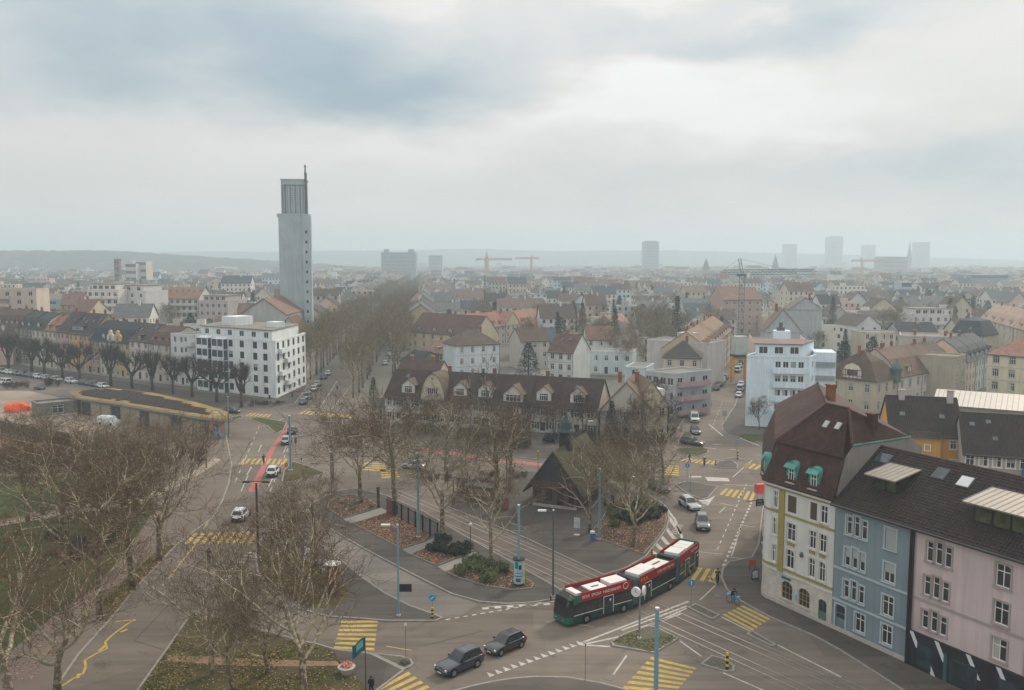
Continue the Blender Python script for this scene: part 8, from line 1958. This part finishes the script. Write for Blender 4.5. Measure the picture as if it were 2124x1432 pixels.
for px, top, Z, lab in ((1882, 501, 2300, 'slim church spire beside the far right high rise'), (1010, 519, 1900, 'grey church spire behind the orange crane'), (1606, 528, 1500, 'dark church spire behind the blue crane'), (1463, 535, 1300, 'small dark spire left of the blue crane')):
    q_ = at(px, Z); h = CH + (CHY - top) / CF * Z; o = thing('church_spire', lab, 'spire', (q_.x, q_.y, 0)); MB().box(-5, 5, -5, 5, 0, h * .55).obj('tower', wallm((150, 150, 148)), o); MB().tube([(0, 0, h * .55), (0, 0, h * .7), (0, 0, h)], [6, 4, .1], 8).obj('spire', wallm((110, 122, 122)), o)
# ------------------------------------------------------------------ the town
rnd = random.Random(99)
def free(x, y, r):
    for (a, b_, q) in OCC:
        if (a - x) ** 2 + (b_ - y) ** 2 < (q * .86 + r) ** 2: return False
    return True
def off_line(p, o_, d): v = Vector(p) - o_; return abs(v.x * d.y - v.y * d.x)
WALLS = [('cream', (202, 196, 182)), ('white', (212, 210, 204)), ('grey', (170, 170, 168)), ('pale blue', (186, 200, 206)), ('pinkish', (202, 180, 168)), ('ochre', (182, 164, 132)), ('white', (206, 208, 208)), ('beige', (190, 178, 160))]
ROOFS = [('brown', (86, 74, 69)), ('red', (102, 83, 77)), ('charcoal', (64, 64, 67)), ('brown', (96, 84, 78)), ('pale red', (118, 101, 95)), ('flat', None), ('flat', None), ('flat', None), ('flat', None), ('grey', (104, 106, 107)), ('slate', (74, 84, 91))]
def town_mesh(L, D, h, roof, rise, b, M, mi):
    """walls/roof/glazing into MB b (single) with material ids mi=(wall, roof, glass)"""
    def T(p): v = M @ Vector(p); return (v.x, v.y, v.z)
    c = [(0, 0), (L, 0), (L, D), (0, D)]
    for i in range(4):
        p, q = c[i], c[(i + 1) % 4]; b.poly([T((*p, 0)), T((*q, 0)), T((*q, h)), T((*p, h))], mi[0])
    if roof == 'flat':
        b.poly([T((0, 0, h)), T((L, 0, h)), T((L, D, h)), T((0, D, h))], mi[1])
        x0, y0 = L * .3, D * .3
        for (a_, e_) in (((x0, y0), (x0 + 3, y0)), ((x0 + 3, y0), (x0 + 3, y0 + 3)), ((x0 + 3, y0 + 3), (x0, y0 + 3)), ((x0, y0 + 3), (x0, y0))): b.poly([T((*a_, h)), T((*e_, h)), T((*e_, h + 2.2)), T((*a_, h + 2.2))], mi[0])
        b.poly([T((x0, y0, h + 2.2)), T((x0 + 3, y0, h + 2.2)), T((x0 + 3, y0 + 3, h + 2.2)), T((x0, y0 + 3, h + 2.2))], mi[1])
    else:
        e = .4
        b.poly([T((-e, -e, h - .2)), T((L + e, -e, h - .2)), T((L + e, D / 2, h + rise)), T((-e, D / 2, h + rise))], mi[1]); b.poly([T((L + e, D + e, h - .2)), T((-e, D + e, h - .2)), T((-e, D / 2, h + rise)), T((L + e, D / 2, h + rise))], mi[1])
        b.poly([T((L, 0, h)), T((L, D, h)), T((L, D / 2, h + rise - .1))], mi[0]); b.poly([T((0, D, h)), T((0, 0, h)), T((0, D / 2, h + rise - .1))], mi[0])
        x0 = L * .6; y0 = D * .42
        for (a_, e_) in (((x0, y0), (x0 + .9, y0)), ((x0 + .9, y0), (x0 + .9, y0 + .7)), ((x0 + .9, y0 + .7), (x0, y0 + .7)), ((x0, y0 + .7), (x0, y0))): b.poly([T((*a_, h + rise * .6)), T((*e_, h + rise * .6)), T((*e_, h + rise + 1.2)), T((*a_, h + rise + 1.2))], mi[0])
def town_windows(L, D, h, b, T=None, mi=0):
    fl = max(2, int(h / 3)); n_ = max(2, int(L / 2.8)); fh = h / fl
    T = T or (lambda p: p)
    for f in range(fl):
        z = f * fh + fh * .3
        for k in range(n_): x = L * (k + .5) / n_; b.poly([T((x - .55, -.03, z)), T((x + .55, -.03, z)), T((x + .55, -.03, z + 1.5)), T((x - .55, -.03, z + 1.5))], mi)
        for k in range(max(1, int(D / 4))):
            y = D * (k + .5) / max(1, int(D / 4)); b.poly([T((L + .03, y - .5, z)), T((L + .03, y + .5, z)), T((L + .03, y + .5, z + 1.5)), T((L + .03, y - .5, z + 1.5))], mi); b.poly([T((-.03, y + .5, z)), T((-.03, y - .5, z)), T((-.03, y - .5, z + 1.5)), T((-.03, y + .5, z + 1.5))], mi)
cand = []
ax = AVD; ay = Vector((AVD.y, -AVD.x))
for i in range(0, 130):
    for j in range(-70, 90):
        if i % 3 == 2 and rnd.random() < .8: continue          # streets and gardens
        o_ = Vector((-90, 290)) + ax * (i * 15 + rnd.uniform(-2, 2)) + ay * (j * 15.5 + rnd.uniform(-1.5, 1.5))
        if o_.y < 285 or o_.y > 2100 or abs(o_.x) / o_.y > .66: continue
        if o_.y > 900 and rnd.random() < .35: continue
        if rnd.random() < .33: continue
        if off_line(o_, AVE0, AVD) < 20 or (off_line(o_, RS0, RSD) < 11 and o_.y < 700): continue
        L, D = rnd.uniform(10, 16) * (1.5 if rnd.random() < .15 else 1), rnd.uniform(10, 12.5); h = rnd.choice((7, 9, 9, 10, 11, 12, 13, 13.5))
        if rnd.random() < .06: h = rnd.uniform(15, 19); 
        if o_.x > 30 and o_.y < 420: h = min(h, 9)
        if not free(o_.x, o_.y, 8.5): continue
        occupy(o_.x, o_.y, 6.0)
        a = math.atan2(ay.y, ay.x) + rnd.choice((0, 0, 0, math.pi / 2)) + rnd.uniform(-.06, .06)
        cand.append((o_.y, o_, L, D, h, a, rnd.choice(WALLS), rnd.choice(ROOFS), rnd.uniform(3.2, 5.5)))
# the avenue fronts
for side in (-1, 1):
    t = 62 if side < 0 else 95
    while t < 900:
        L = rnd.uniform(11, 16); q_ = AVE0 + AVD * t + ay * side * 17
        if free(q_.x, q_.y, 4) or t > 150:
            a = math.atan2(AVD.y, AVD.x) + (0 if side < 0 else math.pi)
            if side < 0: org = q_
            else: org = q_ + AVD * L
            cand.append((q_.y, org + (Vector((0, 0))), L, 12, rnd.uniform(11.5, 15), a, rnd.choice(WALLS), rnd.choice(ROOFS[:4]), 4.5)); OCC.append((q_.x + side * 5, q_.y, 8))
        t += L + .2
cand.sort(key=lambda c: c[0])
far = MB(); FARM = []; FM = {}
def fmi(m):
    if m.name not in FM: FM[m.name] = len(FARM); FARM.append(m)
    return FM[m.name]
wm = MB()
for n_, (yy, o_, L, D, h, a, wl_, rf_, rise) in enumerate(cand):
    mw = wallm(wl_[1]); mr = roofm(rf_[1]) if rf_[1] else m_flat; kind = 'flat' if rf_[0] == 'flat' else 'gx'
    c, s = math.cos(a), math.sin(a)
    if n_ < 290:
        reg = 'left of the church tower' if o_.x / o_.y < -.27 else ('beside the avenue' if o_.x / o_.y < -.08 else ('in the middle' if o_.x / o_.y < .2 else 'on the right'))
        lab = '%s house with %s roof in the hazy town, %s' % (wl_[0], rf_[0], reg)
        o = thing('town_house', lab, 'house', (o_.x, o_.y, 0), a, 'town houses: %s walls, %s roof, %s' % (wl_[0], rf_[0], reg))
        b = MB(); town_mesh(L, D, h, kind, rise, b, Matrix.Identity(4), (0, 1, 2))
        w_, r_ = MB(), MB()
        for f, m_ in zip(b.f, b.m): (w_ if m_ == 0 else r_).poly([b.v[i] for i in f])
        w_.obj('wall', mw, o); r_.obj('roof', mr, o)
        g_ = MB(); town_windows(L, D, h, g_); g_.obj('glazing', m_glass, o)["kind"] = "stuff"
    else:
        M = Matrix.Translation((o_.x, o_.y, 0)) @ Matrix.Rotation(a, 4, 'Z')
        town_mesh(L, D, h, kind, rise, far, M, (fmi(mw), fmi(mr), 0))
        if yy < 1000: town_windows(L, D, h, far, lambda p: tuple(M @ Vector(p)), fmi(m_glass))
for _ in range(2600):       # the farthest roofs
    y = 1500 + 2300 * rnd.random() ** 1.3; x = y * rnd.uniform(-.66, .66); L, D = rnd.uniform(12, 45), rnd.uniform(10, 20); h = rnd.uniform(6, 14)
    if rnd.random() < .04: h = rnd.uniform(16, 24)
    rf_ = rnd.choice(ROOFS); M = Matrix.Translation((x, y, 0)) @ Matrix.Rotation(rnd.uniform(-.5, .5), 4, 'Z')
    town_mesh(L, D, h, 'flat' if rf_[0] == 'flat' else 'gx', 4, far, M, (fmi(wallm(rnd.choice(WALLS)[1])), fmi(roofm(rf_[1]) if rf_[1] else m_flat), 0))
tag(far.obj('distant_roofs', FARM), 'distant roofs of the town fading into the haze', None, None, 'stuff')
# trees of the town
cnt = 0
for _ in range(9000):
    if cnt >= 560: break
    y = 250 + 800 * rnd.random() ** 1.3; x = y * rnd.uniform(-.62, .62)
    if off_line((x, y), AVE0, AVD) < 24 or (off_line((x, y), RS0, RSD) < 10) or not free(x, y, .8): continue
    if y < 300 and abs(x) < 60: continue
    if x < 0 and y < 330: continue
    if .42 < x / y and y < 330: continue
    cnt += 1; r = rnd.random(); occupy(x, y, 1.5)
    reg = 'left of the church tower' if x / y < -.27 else ('near the avenue' if x / y < 0 else ('in the middle' if x / y < .2 else 'on the right'))
    if r < .3: place_con(rnd.choice((0, 1, 3)), (x, y), rnd.uniform(.8, 1.3), 'dark conifer rising among the hazy roofs, ' + reg, 'town conifers ' + reg)
    elif r < .46: place_con(2, (x, y), rnd.uniform(.8, 1.2), 'broad dark evergreen among the hazy roofs, ' + reg, 'town evergreens ' + reg, 'evergreen_tree')
    else: place_tree(rnd.choice(AV + SM), (x, y), rnd.uniform(.75, 1.15), None, 'bare garden tree among the hazy roofs, ' + reg, 'bare town trees ' + reg, 'garden_tree', z=0)
for px, Z, s in ((1365, 300, 1.05), (1340, 310, .9), (1385, 312, .9), (1320, 290, .8), (990, 420, 1.1), (1005, 430, 1.0), (1300, 270, .75), (1345, 262, .7), (1650, 330, .9), (1250, 300, .8), (1275, 292, .9), (1310, 300, 1.0), (1330, 330, 1.2), (1350, 345, 1.2), (1372, 340, 1.3), (1390, 330, 1.1), (1420, 350, 1.0), (1235, 330, .9), (1000, 400, 1.2), (980, 440, 1.1)):
    q_ = at(px, Z); place_tree(AV[cnt % 2], q_, s, None, 'tall bare brown tree, part of the grove behind the street terrace' if px > 1200 else 'dense bare tree behind the red roofed terrace', 'grove behind the terraces', 'garden_tree', z=0); cnt += 1
dt = MB(); r2 = random.Random(5)
for _ in range(1900):
    y = 600 + 2600 * r2.random() ** 1.2; x = y * r2.uniform(-.66, .66)
    if off_line((x, y), AVE0, AVD) < 22: continue
    h = r2.uniform(7, 15); tall = r2.random() < .25
    for k in range(34):
        f = r2.random(); z = h * (.15 + .85 * f); rr = (h * .16 * (1 - f) + .4) if tall else h * .33 * math.sqrt(max(.02, 1 - (2 * f - 1) ** 2)); a = r2.random() * 6.28; q = rr * math.sqrt(r2.random())
        c = Vector((x + q * math.cos(a), y + q * math.sin(a), z)); u = rv(r2).normalized() * r2.uniform(.6, 1.3); w = u.orthogonal().normalized() * .7
        dt.poly([c - u, c + w, c + u, c - w], 0 if tall else 1)
for t in range(560, 1500, 5):      # the avenue goes on
    for side in (-1, 1):
        p = AVE0 + AVD * t + ay * side * (8.6 + r2.uniform(-1, 1))
        for k in range(36):
            z = r2.uniform(3, 15); rr = 4.2 * math.sqrt(max(.05, 1 - ((z - 9) / 7) ** 2)); a = r2.random() * 6.28
            c = Vector((p.x + rr * math.cos(a) * r2.random(), p.y + rr * math.sin(a), z)); u = rv(r2).normalized() * r2.uniform(.5, 1.1); w = u.orthogonal().normalized() * .35
            dt.poly([c - u, c + w, c + u, c - w], 1)
tag(dt.obj('distant_trees', [m_need, m_twig]), 'distant trees standing between the far roofs', None, None, 'stuff')
# ------------------------------------------------------------------ wooded hills
m_hill = mat('wooded_hill', (.055, .06, .045), .95, .3, .02, col2=(.10, .09, .06), mix2=.7, sc2=.006, fine=.4, fsc=.15)
def ridge(name, y0, y1, xs_, prof, seed, nx=220, ny=14):
    b = MB(); r = random.Random(seed)
    for j in range(ny + 1):
        v = j / ny; y = y0 + (y1 - y0) * v
        for i in range(nx + 1):
            u = i / nx; x = xs_[0] + (xs_[1] - xs_[0]) * u; hp = prof(u) * math.sin(min(1, v * 1.15) * math.pi / 2 if v < .87 else math.pi / 2)
            hp *= 1 + .12 * mnoise.noise((x * .002, y * .002, seed)); b.v.append((x, y, -1.0 if j == 0 else hp + r.uniform(0, 6) * (1 if hp > 8 else 0)))
    for j in range(ny):
        for i in range(nx): a = j * (nx + 1) + i; b.f.append((a, a + 1, a + nx + 2, a + nx + 1)); b.m.append(0)
    struct(b.obj(name, m_hill))
ridge('hill', 1750, 2150, (-2000, -250), lambda u: 53 * min(1, (1 - u) * 2.5) ** .7, 1)
ridge('hill', 3600, 4600, (-3200, 3400), lambda u: 84 * (math.sin(math.pi * min(1, max(0, u * 1.06))) ** .45) * (1 - .45 * max(0, u - .6) / .4), 2)
# ------------------------------------------------------------------ haze
hz = MB().box(-9300, 9300, -700, 11300, -1.0, 128)
ho = hz.obj('haze', [])
hm = bpy.data.materials.new('haze'); hm.use_nodes = True
hm.node_tree.nodes.clear()
pv = hm.node_tree.nodes.new("ShaderNodeVolumePrincipled")
pv.inputs["Color"].default_value = (.71, .85, .94, 1)
pv.inputs["Density"].default_value = HAZE_D
pv.inputs["Anisotropy"].default_value = .25
ou = hm.node_tree.nodes.new("ShaderNodeOutputMaterial")
hm.node_tree.links.new(pv.outputs[0], ou.inputs["Volume"])
ho.data.materials.append(hm)
ho["kind"] = "stuff"; ho["label"] = "thin grey blue haze over the whole town"
